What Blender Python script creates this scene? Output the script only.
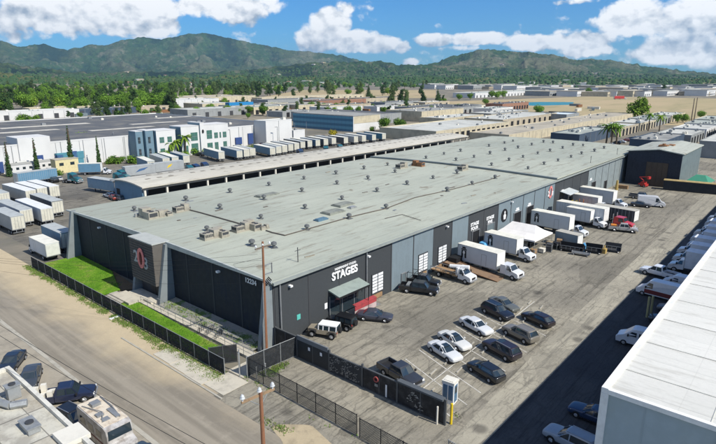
import bpy, math, random
import numpy as np
from mathutils import Vector, Matrix
random.seed(7)
R = math.radians
scene = bpy.context.scene
col = scene.collection
for o in list(bpy.data.objects):
    bpy.data.objects.remove(o)

# ---------------------------------------------------------------- camera
CAM_H = 32.0; F = 549.0; CX = 358.0; CY = 222.0
PITCH = math.atan((CY - 76.8) / F)
HEAD = math.atan((842.4 - CX) * math.cos(PITCH) / F)
cam = bpy.data.cameras.new('camera'); camo = bpy.data.objects.new('camera', cam); col.objects.link(camo)
camo.location = (0, 0, CAM_H)
camo.rotation_euler = (R(90) - PITCH, 0, HEAD - R(90))
cam.sensor_width = 36; cam.lens = 36 * F / 716.0
cam.clip_start = .5; cam.clip_end = 60000
scene.camera = camo

def ray(u, v):
    x = (u - CX) / F; y = -(v - CY) / F
    fw = math.cos(PITCH) + y * math.sin(PITCH); up = -math.sin(PITCH) + y * math.cos(PITCH)
    return (fw * math.cos(HEAD) + x * math.sin(HEAD), fw * math.sin(HEAD) - x * math.cos(HEAD), up)
def G(u, v, z=0.):
    X, Y, Z = ray(u, v); t = (z - CAM_H) / Z
    return (X * t, Y * t)
def azel(u, v):
    X, Y, Z = ray(u, v)
    return math.atan2(Y, X), Z / math.hypot(X, Y)

# ---------------------------------------------------------------- light
SUN = Vector((0.10, -1.03, 1.02)).normalized()
el = math.asin(SUN.z); az = math.atan2(SUN.x, SUN.y)
sl = bpy.data.lights.new('sun', 'SUN'); so = bpy.data.objects.new('sun', sl); col.objects.link(so)
sl.energy = 4.6; sl.angle = R(.53); sl.color = (1, .955, .88)
so.rotation_euler = SUN.to_track_quat('Z', 'Y').to_euler(); so.location = (0, -40, 80)
scene.view_settings.view_transform = 'Standard'; scene.view_settings.look = 'None'
scene.view_settings.exposure = 0.32; scene.view_settings.gamma = 1
scene.view_settings.use_curve_mapping = False
scene.render.engine = 'CYCLES'
scene.cycles.max_bounces = 5; scene.cycles.diffuse_bounces = 3; scene.cycles.glossy_bounces = 2
scene.cycles.transmission_bounces = 3; scene.cycles.transparent_max_bounces = 6; scene.cycles.volume_bounces = 0

# ---------------------------------------------------------------- sky with cumulus
w = bpy.data.worlds.new('World'); scene.world = w; w.use_nodes = True
nt = w.node_tree; N = nt.nodes; L = nt.links; N.clear()
class NG:
    """tiny node helper: every method returns an output socket"""
    def __init__(s, tree): s.t = tree; s.n = tree.nodes; s.l = tree.links
    def node(s, typ, **kw):
        n = s.n.new(typ)
        for k, v in kw.items(): setattr(n, k, v)
        return n
    def put(s, sock, v):
        if isinstance(v, bpy.types.NodeSocket): s.l.new(v, sock)
        elif v is not None:
            if isinstance(v, (tuple, list)) and len(v) == 3 and sock.type == 'RGBA': v = (*v, 1)
            sock.default_value = v
    def math(s, op, a, b=None, c=None, clamp=False):
        n = s.node('ShaderNodeMath', operation=op, use_clamp=clamp)
        s.put(n.inputs[0], a)
        if b is not None: s.put(n.inputs[1], b)
        if c is not None: s.put(n.inputs[2], c)
        return n.outputs[0]
    def vmath(s, op, a, b=None):
        n = s.node('ShaderNodeVectorMath', operation=op); s.put(n.inputs[0], a)
        if b is not None: s.put(n.inputs[1], b)
        return n.outputs['Value'] if op in ('LENGTH', 'DOT_PRODUCT', 'DISTANCE') else n.outputs[0]
    def mix(s, f, a, b, mode='MIX'):
        n = s.node('ShaderNodeMix', data_type='RGBA', blend_type=mode)
        s.put(n.inputs[0], f); s.put(n.inputs[6], a); s.put(n.inputs[7], b)
        return n.outputs[2]
    def ramp(s, f, a, b, x0=0., x1=1., smooth=True):
        n = s.node('ShaderNodeMapRange', interpolation_type='SMOOTHSTEP' if smooth else 'LINEAR')
        s.put(n.inputs[0], f); n.inputs[1].default_value = a; n.inputs[2].default_value = b
        n.inputs[3].default_value = x0; n.inputs[4].default_value = x1
        return n.outputs[0]
    def noise(s, vec, scale, detail=4, rough=.55, lac=2., dist=0.):
        n = s.node('ShaderNodeTexNoise'); s.put(n.inputs['Vector'], vec)
        n.inputs['Scale'].default_value = scale; n.inputs['Detail'].default_value = detail
        n.inputs['Roughness'].default_value = rough; n.inputs['Distortion'].default_value = dist
        n.inputs['Lacunarity'].default_value = lac
        return n.outputs[0]
    def voro(s, vec, scale, feat='F1', out='Distance', rnd=1.):
        n = s.node('ShaderNodeTexVoronoi', feature=feat); s.put(n.inputs['Vector'], vec)
        n.inputs['Scale'].default_value = scale; n.inputs['Randomness'].default_value = rnd
        return n.outputs[out]
    def scale(s, vec, sc, loc=(0, 0, 0), rot=(0, 0, 0)):
        n = s.node('ShaderNodeMapping'); s.put(n.inputs[0], vec)
        n.inputs['Scale'].default_value = sc; n.inputs['Location'].default_value = loc; n.inputs['Rotation'].default_value = rot
        return n.outputs[0]
    def sep(s, vec):
        n = s.node('ShaderNodeSeparateXYZ'); s.put(n.inputs[0], vec); return n.outputs
    def comb(s, x, y, z=0.):
        n = s.node('ShaderNodeCombineXYZ')
        for i, q in enumerate((x, y, z)): s.put(n.inputs[i], q)
        return n.outputs[0]
g = NG(nt)
tc = g.node('ShaderNodeTexCoord')
sky = g.node('ShaderNodeTexSky', sky_type='NISHITA')
sky.sun_disc = False; sky.sun_elevation = el; sky.sun_rotation = az; sky.altitude = 300
sky.air_density = 1.0; sky.dust_density = .3; sky.ozone_density = 3.0
xyz = g.sep(tc.outputs['Generated'])
hor = g.math('SQRT', g.math('ADD', g.math('MULTIPLY', xyz[0], xyz[0]), g.math('MULTIPLY', xyz[1], xyz[1])))
th = g.math('ARCTAN2', xyz[1], xyz[0])
ev = g.math('DIVIDE', xyz[2], g.math('MAXIMUM', hor, .02))
P = g.comb(th, g.math('MULTIPLY', ev, 1.25), 0.)
# clouds: (u, v, ru, rv, strength) centre and radii given as seen above the ridges, turned into azimuth/elevation
CL = [(20, 12, 75, 30, 1.1), (95, 14, 95, 34, 1.15), (150, 20, 48, 20, .8), (160, 36, 36, 12, .45), (30, 32, 60, 14, .6),
      (235, 8, 62, 22, 1.0), (275, 9, 30, 13, .7), (330, 26, 26, 27, 1.05), (308, 37, 40, 17, .9), (342, 6, 14, 14, .6), (352, 42, 58, 15, .95), (392, 45, 22, 11, .75), (282, 44, 22, 9, .7),
      (433, 40, 26, 8.5, .85), (478, 39, 36, 9, .9), (410, 62, 10, 5, .6), (470, 48, 40, 4, .45),
      (540, 44, 45, 12, .85), (590, 44, 58, 20, .9), (640, 20, 62, 26, 1.1), (690, 20, 70, 34, 1.1), (660, 50, 90, 22, 1.0), (600, 22, 22, 11, .6), (740, 50, 80, 34, 1.1),
      (580, 1, 36, 5, .6), (704, 3, 20, 6, .6)]
fld = None; num_ = None; den_ = None
for (u, v, ru, rv, st) in CL:
    a0, e0 = azel(u, v)
    a1, _ = azel(u + ru, v); _, e1 = azel(u, v - rv)
    dx = g.math('MULTIPLY', g.math('SUBTRACT', th, a0), 1 / abs(a1 - a0))
    dy = g.math('MULTIPLY', g.math('SUBTRACT', ev, e0), 1 / abs(e1 - e0))
    d2 = g.math('ADD', g.math('MULTIPLY', dx, dx), g.math('MULTIPLY', dy, dy))
    b = g.math('MULTIPLY', g.math('SUBTRACT', 1., d2, clamp=True), st)
    fld = b if fld is None else g.math('MAXIMUM', fld, b)
    nb = g.math('MULTIPLY', b, dy)
    num_ = nb if num_ is None else g.math('ADD', num_, nb); den_ = b if den_ is None else g.math('ADD', den_, b)
# scattered clouds elsewhere round the sky, only away from this piece of horizon
aw = g.math('ABSOLUTE', g.math('SUBTRACT', th, HEAD))
away = g.ramp(aw, .68, .95)
fld = g.math('MAXIMUM', fld, g.math('MULTIPLY', away, g.ramp(g.noise(P, 3., 2), .45, .7, 0, .9)))
def cden(off):
    q = g.scale(P, (1, 1, 1), off)
    wn = g.node('ShaderNodeTexNoise'); g.put(wn.inputs['Vector'], q); wn.inputs['Scale'].default_value = 30.; wn.inputs['Detail'].default_value = 4
    wv = g.vmath('ADD', q, g.vmath('MULTIPLY', g.vmath('SUBTRACT', wn.outputs['Color'], (.5, .5, .5)), (.035, .035, 0.)))
    n1 = g.noise(q, 9., 10, .60, 2.1, .2)
    n2 = g.voro(wv, 17.); n3 = g.voro(wv, 38.); n4 = g.voro(wv, 85.)
    v = g.math('ADD', g.math('MULTIPLY', g.math('SUBTRACT', .42, n2), .26), g.math('MULTIPLY', g.math('SUBTRACT', .42, n3), .17))
    v = g.math('ADD', v, g.math('MULTIPLY', g.math('SUBTRACT', .42, n4), .09))
    return g.math('ADD', n1, v)
d0 = cden((0, 0, 0)); d1 = cden((.006, -.014, 0))
den = g.math('ADD', fld, g.math('MULTIPLY', g.math('SUBTRACT', d0, .53), 2.3))
den = g.math('ADD', den, g.math('MULTIPLY', g.math('SUBTRACT', g.noise(P, 60., 8, .7), .5), .30))
mask = g.ramp(den, .06, .44)
up = g.ramp(ev, .0, .02)
mask = g.math('MULTIPLY', mask, up)
thick = g.ramp(den, .55, 1.5)
lit = g.math('MULTIPLY', g.math('SUBTRACT', d0, d1), 3.8)
vert = g.math('DIVIDE', num_, g.math('MAXIMUM', den_, .08))
sh = g.math('ADD', g.math('ADD', .78, lit), g.math('MULTIPLY', vert, .55))
sh = g.math('SUBTRACT', sh, g.math('MULTIPLY', thick, .22))
shc = g.ramp(sh, .05, .95, smooth=False)
ccol = g.mix(shc, (.32, .39, .48, 1), (.90, .91, .92, 1))
STR = .095
skyc = g.mix(1., sky.outputs[0], (.24, .63, 1.04, 1), 'MULTIPLY')
skyc = g.mix(1., skyc, (STR, STR, STR, 1), 'MULTIPLY')
fin = g.mix(mask, skyc, ccol)
bg = g.node('ShaderNodeBackground'); L.new(fin, bg.inputs[0]); bg.inputs[1].default_value = 1.0
wo = g.node('ShaderNodeOutputWorld'); L.new(bg.outputs[0], wo.inputs[0])

# ---------------------------------------------------------------- mesh helpers
class MB:
    def __init__(s): s.v = []; s.f = []; s.m = []; s.M = None
    def add(s, vs, fs, m=0):
        b = len(s.v)
        if s.M is not None: vs = [tuple(s.M @ Vector(p)) for p in vs]
        s.v += [tuple(p) for p in vs]; s.f += [tuple(i + b for i in f) for f in fs]; s.m += [m] * len(fs)
        return s
    def box(s, x0, x1, y0, y1, z0, z1, m=0):
        return s.add([(x0, y0, z0), (x1, y0, z0), (x1, y1, z0), (x0, y1, z0), (x0, y0, z1), (x1, y0, z1), (x1, y1, z1), (x0, y1, z1)],
                     [(3, 2, 1, 0), (4, 5, 6, 7), (0, 1, 5, 4), (1, 2, 6, 5), (2, 3, 7, 6), (3, 0, 4, 7)], m)
    def cbox(s, x, y, z, sx, sy, sz, rz=0, m=0):
        c, n = math.cos(rz), math.sin(rz)
        vs = []
        for dz in (0, sz):
            for dx, dy in ((-1, -1), (1, -1), (1, 1), (-1, 1)):
                a, b = dx * sx / 2, dy * sy / 2
                vs.append((x + a * c - b * n, y + a * n + b * c, z + dz))
        return s.add(vs, [(3, 2, 1, 0), (4, 5, 6, 7), (0, 1, 5, 4), (1, 2, 6, 5), (2, 3, 7, 6), (3, 0, 4, 7)], m)
    def prism(s, pts, z0, z1, m=0):
        n = len(pts)
        vs = [(x, y, z0) for x, y in pts] + [(x, y, z1) for x, y in pts]
        return s.add(vs, [tuple(range(n - 1, -1, -1)), tuple(range(n, 2 * n))] + [(i, (i + 1) % n, n + (i + 1) % n, n + i) for i in range(n)], m)
    def profy(s, pts, y0, y1, m=0, inset=0., ins_w=0.):
        """side profile (x,z) extruded along y; inset pulls the caps in for rounded sides"""
        n = len(pts); cx = sum(p[0] for p in pts) / n; cz = sum(p[1] for p in pts) / n
        rings = []
        def ring(y, k):
            return [(cx + (x - cx) * k, y, cz + (z - cz) * k) for x, z in pts]
        if inset > 0:
            rings = [ring(y0, 1 - inset), ring(y0 + ins_w, 1), ring(y1 - ins_w, 1), ring(y1, 1 - inset)]
        else: rings = [ring(y0, 1), ring(y1, 1)]
        return s.loft(rings, m)
    def profx(s, pts, x0, x1, m=0):
        n = len(pts)
        return s.loft([[(x0, y, z) for y, z in pts], [(x1, y, z) for y, z in pts]], m)
    def loft(s, rings, m=0, caps=True):
        n = len(rings[0]); vs = [p for r in rings for p in r]; fs = []
        for k in range(len(rings) - 1):
            for i in range(n):
                j = (i + 1) % n
                fs.append((k * n + i, k * n + j, (k + 1) * n + j, (k + 1) * n + i))
        if caps: fs += [tuple(range(n - 1, -1, -1)), tuple(range((len(rings) - 1) * n, len(rings) * n))]
        return s.add(vs, fs, m)
    def cyl(s, p0, p1, r0, r1=None, n=8, m=0):
        r1 = r0 if r1 is None else r1
        a, b = Vector(p0), Vector(p1); d = (b - a).normalized()
        t = Vector((0, 0, 1)) if abs(d.z) < .9 else Vector((1, 0, 0))
        x = d.cross(t).normalized(); y = d.cross(x)
        rings = [[tuple(c + (x * math.cos(q) + y * math.sin(q)) * r) for q in [2 * math.pi * i / n for i in range(n)]] for c, r in ((a, r0), (b, r1))]
        return s.loft(rings, m)
    def tube(s, pts, r, n=5, m=0):
        for a, b in zip(pts[:-1], pts[1:]): s.cyl(a, b, r, r, n, m)
        return s
    def quad(s, *p, m=0): return s.add(p, [tuple(range(len(p)))], m)
    def build(s, name, mats, parent=None, smooth=False, loc=None, rz=0):
        me = bpy.data.meshes.new(name); me.from_pydata(s.v, [], s.f)
        if not isinstance(mats, (list, tuple)): mats = [mats]
        for m in mats: me.materials.append(m)
        if len(mats) > 1: me.polygons.foreach_set('material_index', s.m)
        if smooth: me.polygons.foreach_set('use_smooth', [True] * len(me.polygons))
        me.update()
        import bmesh
        bm = bmesh.new(); bm.from_mesh(me); bmesh.ops.recalc_face_normals(bm, faces=bm.faces); bm.to_mesh(me); bm.free()
        o = bpy.data.objects.new(name, me); col.objects.link(o)
        if parent: o.parent = parent
        if loc: o.location = loc
        if rz: o.rotation_euler[2] = rz
        return o
def inst(o, parent, loc, rz=0, sc=None, label=None, name=None):
    c = o.copy(); col.objects.link(c); c.parent = parent; c.location = loc; c.rotation_euler[2] = rz
    if sc: c.scale = (sc, sc, sc) if not isinstance(sc, tuple) else sc
    if label: c['label'] = label
    return c
def E(name, label, cat, loc=(0, 0, 0), rz=0, group=None):
    o = bpy.data.objects.new(name, None); col.objects.link(o); o.empty_display_size = .5
    o.location = (loc[0], loc[1], loc[2] if len(loc) > 2 else 0); o.rotation_euler = (0, 0, rz)
    return tag(o, label, cat, group)
def tag(o, label, cat, group=None, kind=None):
    o['label'] = label; o['category'] = cat
    if group: o['group'] = group
    if kind: o['kind'] = kind
    return o
def struct(o, label=None):
    o['kind'] = 'structure'
    if label: o['label'] = label; o['category'] = o.name.split('.')[0].replace('_', ' ')
    return o
def dup(o, loc=None, rz=None, label=None, group=None, sc=None, parent=None):
    c = o.copy(); col.objects.link(c)
    if parent: c.parent = parent
    else: c.parent = None
    if loc is not None: c.location = (loc[0], loc[1], loc[2] if len(loc) > 2 else 0)
    if rz is not None: c.rotation_euler = (0, 0, rz)
    if sc is not None: c.scale = sc if isinstance(sc, tuple) else (sc, sc, sc)
    if label: c['label'] = label
    if group: c['group'] = group
    for ch in o.children:
        k = ch.copy(); col.objects.link(k); k.parent = c
        for g2 in ch.children:
            q = g2.copy(); col.objects.link(q); q.parent = k
    return c

# ---------------------------------------------------------------- materials
MATS = {}
def newmat(name):
    m = bpy.data.materials.new(name); m.use_nodes = True; m.node_tree.nodes.clear()
    return m, NG(m.node_tree)
def finish(m, q, colr, rough=.8, metal=0., spec=.3, bump=None, bstr=.3, bdist=.05, coat=0., alpha=None, trans=None):
    b = q.node('ShaderNodeBsdfPrincipled'); q.put(b.inputs['Base Color'], colr); q.put(b.inputs['Roughness'], rough)
    q.put(b.inputs['Metallic'], metal); q.put(b.inputs['Specular IOR Level'], spec)
    if coat: b.inputs['Coat Weight'].default_value = coat; b.inputs['Coat Roughness'].default_value = .06
    if bump is not None:
        bn = q.node('ShaderNodeBump'); bn.inputs['Strength'].default_value = bstr; bn.inputs['Distance'].default_value = bdist
        q.put(bn.inputs['Height'], bump); q.l.new(bn.outputs[0], b.inputs['Normal'])
    if alpha is not None: q.put(b.inputs['Alpha'], alpha)
    o = q.node('ShaderNodeOutputMaterial'); q.l.new(b.outputs[0], o.inputs[0])
    return m
def world_pos(q): return q.node('ShaderNodeNewGeometry').outputs['Position']
def obj_pos(q): return q.node('ShaderNodeTexCoord').outputs['Object']
def plain(name, c, rough=.7, metal=0., spec=.3, var=.12, scale=1.5, coat=0., dirt_or_shade=None, streak=False):
    """a colour with blotchy wear, so no surface is perfectly even"""
    if name in MATS: return MATS[name]
    m, q = newmat(name); p = obj_pos(q)
    n = q.noise(p, scale, 5, .6)
    if streak: n = q.math('MULTIPLY', q.math('ADD', n, q.noise(q.scale(p, (2.5, 2.5, .25)), 1.2, 4)), .5)
    d = dirt_or_shade or tuple(x * .55 + .02 for x in c)
    f = q.ramp(n, .42, .72, 0, min(1, var * 3.2))
    cc = q.mix(f, (*c, 1), (*d, 1))
    c2 = q.mix(q.ramp(q.noise(p, scale * 9, 3), .35, .75, 0, var), cc, tuple(min(1, x * 1.25 + .02) for x in c) + (1,))
    MATS[name] = finish(m, q, c2, rough, metal, spec, coat=coat)
    return MATS[name]
def paint(name, c, rough=.32):
    return plain('paint_' + name, c, rough, 0, .45, .06, 2.2, coat=.6)
# ================================================================ terrain
YB = G(453, 144, 8.4)[1]          # rear edge of the warehouse
def hill_profile(pts):
    """ridge line seen in the photograph -> (azimuth, tan elevation) table"""
    a = sorted([azel(u, v) for u, v in pts])
    return np.array([q[0] for q in a]), np.array([q[1] for q in a])
def fbm2(x, y, seed, octs=5, ridged=False):
    rng = np.random.RandomState(seed); out = np.zeros_like(x); amp = 1.; tot = 0.
    for k in range(octs):
        T = rng.rand(256, 256); f = 2 ** k
        X = x * f + rng.rand() * 100; Y = y * f + rng.rand() * 100
        xi = np.floor(X).astype(int); yi = np.floor(Y).astype(int); fx = X - xi; fy = Y - yi
        fx = fx * fx * (3 - 2 * fx); fy = fy * fy * (3 - 2 * fy)
        a = T[xi % 256, yi % 256]; b = T[(xi + 1) % 256, yi % 256]; c = T[xi % 256, (yi + 1) % 256]; d = T[(xi + 1) % 256, (yi + 1) % 256]
        n = (a * (1 - fx) + b * fx) * (1 - fy) + (c * (1 - fx) + d * fx) * fy
        if ridged: n = 1 - np.abs(2 * n - 1)
        out += n * amp; tot += amp; amp *= .5
    return out / tot
far_pts = [(-120, 52), (-40, 44), (0, 40), (20, 47), (44, 43), (67, 49.6), (90, 45), (107, 45), (124, 40), (147, 36), (158, 38.5), (168, 38), (188, 33.5), (208, 32.5), (228, 37), (245, 42), (267, 45), (290, 51), (317, 52), (340, 55), (357, 60), (400, 68), (440, 74), (520, 76)]
mid_pts = [(-100, 70), (0, 62), (30, 66), (60, 70), (100, 73), (150, 71), (200, 72), (240, 70), (262, 68), (297, 63), (325, 61.5), (354, 60.5), (381, 60), (395, 63), (404, 64.5), (428, 64.5), (450, 66), (500, 67), (600, 72), (720, 76)]
right_pts = [(330, 76), (380, 70), (410, 68), (428, 64), (441, 59.7), (458, 54), (480, 50), (496, 48.6), (510, 50), (526, 51), (545, 53), (560, 55), (577, 60.2), (593, 58.7), (617, 61), (644, 65), (664, 68), (684, 70.4), (716, 74.4), (760, 76.5), (900, 77)]
near_pts = [(-100, 72), (0, 72), (40, 77), (80, 80), (130, 79), (165, 77), (205, 78), (240, 75), (262, 75.5), (290, 78), (330, 77), (370, 79), (420, 77), (470, 78.5), (520, 77), (545, 75), (570, 78), (640, 80), (716, 79)]
NA, NR = 1150, 300
a_lo, a_hi = HEAD - R(62), HEAD + R(62)
AZ = np.linspace(a_lo, a_hi, NA)
RR = np.concatenate([np.array([0., 40, 150, 400, 800, 1200, 1500]), np.linspace(1700, 9400, NR) ** 1.0, np.array([11000., 14000.])])
A, Rr = np.meshgrid(AZ, RR, indexing='ij')
XX = Rr * np.cos(A); YY = Rr * np.sin(A)
GUL = None
def ridge(pts, R0, wf, wb, seed, amp, base=26., gully=900.):
    global GUL
    a, e = hill_profile(pts); E_ = np.interp(A, a, e)
    jag = fbm2(A * 90, A * 0, seed + 5, 5, True) - .5
    hc = E_ * R0 + CAM_H + jag * R0 * .0062
    r0 = R0
    t = np.where(Rr < r0, np.clip((Rr - (r0 - wf)) / wf, 0, 1), np.clip(1 - (Rr - r0) / wb, 0, 1))
    sh = t ** 1.35
    wx = fbm2(XX / 1500, YY / 1500, seed + 9, 4) * 2.4; TT = A * R0                      # spurs run down towards the valley
    nz = fbm2(TT / (gully * .62) + wx, Rr / (gully * 2.6) + wx, seed, 6, True); nz2 = fbm2(XX / gully * 3.2, YY / gully * 3.2, seed + 3, 5, True)
    fall = t * (1 - t) * 4
    fall = fall ** .7
    mod = 1 - amp * fall * (1 - nz) - amp * .7 * fall * (1 - nz2)
    h = np.maximum(hc, 0) * sh * np.clip(mod, .05, 1.2); gl = np.clip(nz * .65 + nz2 * .35, 0, 1)
    return h, gl
Z, GUL = ridge(far_pts, 8200, 3300, 1500, 11, .95, gully=900)
def join(r):
    global Z, GUL
    h, gl = r; GUL = np.where(h > Z, gl, GUL); Z = np.maximum(Z, h)
join(ridge(mid_pts, 4700, 1500, 1200, 21, .9, gully=520))
join(ridge(right_pts, 5600, 1900, 1800, 31, .95, gully=600))
join(ridge(near_pts, 2900, 800, 700, 41, .6, gully=420))
Z = np.maximum(Z, 0) * np.clip((Rr - 1700) / 350, 0, 1)
DROP = np.clip((Rr - 9000) / 5000, 0, 1)
vs = np.stack([XX, YY, Z - 10 * DROP * 0], -1).reshape(-1, 3)
nr = len(RR)
fs = []
idx = np.arange(NA * nr).reshape(NA, nr)
q4 = np.stack([idx[:-1, :-1], idx[:-1, 1:], idx[1:, 1:], idx[1:, :-1]], -1)   # winding fixed below
q4 = q4[:, :, ::1].reshape(-1, 4)[:, ::1]
me = bpy.data.meshes.new('ground'); me.vertices.add(len(vs)); me.vertices.foreach_set('co', vs.ravel())
me.loops.add(len(q4) * 4); me.loops.foreach_set('vertex_index', q4.ravel())
me.polygons.add(len(q4)); me.polygons.foreach_set('loop_start', np.arange(0, len(q4) * 4, 4)); me.polygons.foreach_set('loop_total', np.full(len(q4), 4))
me.polygons.foreach_set('use_smooth', np.ones(len(q4), bool))
me.update(calc_edges=True); me.validate()
at_ = me.attributes.new('veg_relief', 'FLOAT', 'POINT'); at_.data.foreach_set('value', GUL.ravel().astype(np.float32))
ground = bpy.data.objects.new('ground', me); col.objects.link(ground); struct(ground)
from mathutils.interpolate import poly_3d_calc
_az0, _daz = AZ[0], AZ[1] - AZ[0]
def terrain_z(x, y):
    a = math.atan2(y, x); r = math.hypot(x, y)
    i = min(max((a - _az0) / _daz, 0), NA - 2); i0 = int(i); fi = i - i0
    j = int(np.searchsorted(RR, r)) - 1; j = min(max(j, 0), nr - 2); fj = (r - RR[j]) / (RR[j + 1] - RR[j])
    z = Z[i0, j] * (1 - fi) * (1 - fj) + Z[i0 + 1, j] * fi * (1 - fj) + Z[i0, j + 1] * (1 - fi) * fj + Z[i0 + 1, j + 1] * fi * fj
    return float(z)
# ground material: valley floor (dusty lots, dry grass), chaparral on the slopes with bare soil
m, q = newmat('terrain'); p = world_pos(q); s3 = q.sep(p)
rad = q.vmath('LENGTH', q.comb(s3[0], s3[1], 0.))
nA = q.noise(p, .004, 6, .6); nB = q.noise(p, .02, 6, .65); nC = q.noise(p, .09, 4, .6)
valley = q.mix(q.ramp(nB, .38, .62), (.16, .15, .125, 1), (.27, .235, .175, 1))
valley = q.mix(q.ramp(nC, .5, .75, 0, .7), valley, (.07, .085, .045, 1))
scrub = q.mix(q.ramp(nB, .36, .64), (.036, .090, .034, 1), (.074, .145, .042, 1))
scrub = q.mix(q.ramp(q.noise(p, .0018, 5, .6), .45, .66, 0, .85), scrub, (.115, .135, .055, 1))
scrub = q.mix(q.ramp(q.voro(p, .035, 'F1'), .1, .42, .75, 0), scrub, (.024, .055, .022, 1))
rock = q.mix(nC, (.22, .20, .135, 1), (.38, .33, .23, 1))
scrub = q.mix(q.ramp(q.noise(q.scale(p, (1, 1, .35)), .0075, 9, .78), .53, .62, 0, .8), scrub, rock)
scrub = q.mix(q.ramp(q.noise(p, .016, 6, .7), .52, .64, 0, .6), scrub, (.022, .055, .032, 1))
veg_relief = q.node('ShaderNodeAttribute', attribute_name='veg_relief').outputs['Fac']
vn = q.math('ADD', veg_relief, q.math('MULTIPLY', q.math('SUBTRACT', nB, .5), .34))
scrub = q.mix(q.ramp(vn, .70, .80, 0, .42), scrub, rock)                 # spurs kept lighter to paint in relief, over thin soil and rock
scrub = q.mix(q.ramp(vn, .62, .46, 0, .94), scrub, (.010, .034, .022, 1))   # ravine shade put into the colour, along with dense oak
far_haze = q.ramp(rad, 4200, 7000); scrub = q.mix(q.math('MULTIPLY', far_haze, .22), scrub, (.05, .13, .11, 1))  # bluish distance haze mixed into the slope colour
grassy = q.mix(q.ramp(nA, .42, .6), (.09, .21, .035, 1), (.21, .22, .08, 1))
grassy = q.mix(q.ramp(q.voro(p, .05, 'F1'), .15, .5, .8, 0), grassy, (.03, .07, .02, 1))
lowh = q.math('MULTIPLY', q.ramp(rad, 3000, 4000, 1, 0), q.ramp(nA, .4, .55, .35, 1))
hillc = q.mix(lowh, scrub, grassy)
isval = q.ramp(s3[2], 3., 16., 1, 0)
cc = q.mix(isval, hillc, valley)
hb = q.math('ADD', q.noise(p, .012, 8, .72), q.math('MULTIPLY', q.noise(p, .09, 4, .7), .18))
finish(m, q, cc, .95, 0, .1, bump=q.math('MULTIPLY', hb, q.math('SUBTRACT', 1., isval)), bstr=1., bdist=70.)
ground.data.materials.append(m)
# rock-strewn scrub clumps on the lower slopes: uncountable, one object
rng = random.Random(5); mb = MB()
cnt = 0
while cnt < 7000:
    a = rng.uniform(HEAD - R(36), HEAD + R(37)); r = rng.uniform(1750, 4600)
    x, y = r * math.cos(a), r * math.sin(a); z = terrain_z(x, y)
    if z < 2 and rng.random() < .6: continue
    s = rng.uniform(4, 9) * (1 + (r - 1750) / 4000)
    k = rng.random() * 6
    pts = [(x + s * math.cos(k + i * 1.257) * rng.uniform(.7, 1.2), y + s * math.sin(k + i * 1.257) * rng.uniform(.7, 1.2), z - 1) for i in range(5)]
    top = (x + rng.uniform(-1, 1), y, z + s * rng.uniform(.8, 1.3))
    mid = [(px * .75 + x * .25, py * .75 + y * .25, z + s * .7) for px, py, _ in pts]
    mb.add(pts + mid + [top], [(i, (i + 1) % 5, 5 + (i + 1) % 5, 5 + i) for i in range(5)] + [(5 + i, 5 + (i + 1) % 5, 10) for i in range(5)])
    cnt += 1
M_SCRUB = plain('scrub', (.040, .085, .026), .95, 0, .1, .5, .02)
o = mb.build('hillside_scrub', M_SCRUB); tag(o, 'dark scrub oaks and bushes scattered over the green foothills', 'scrub', kind='stuff')

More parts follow.
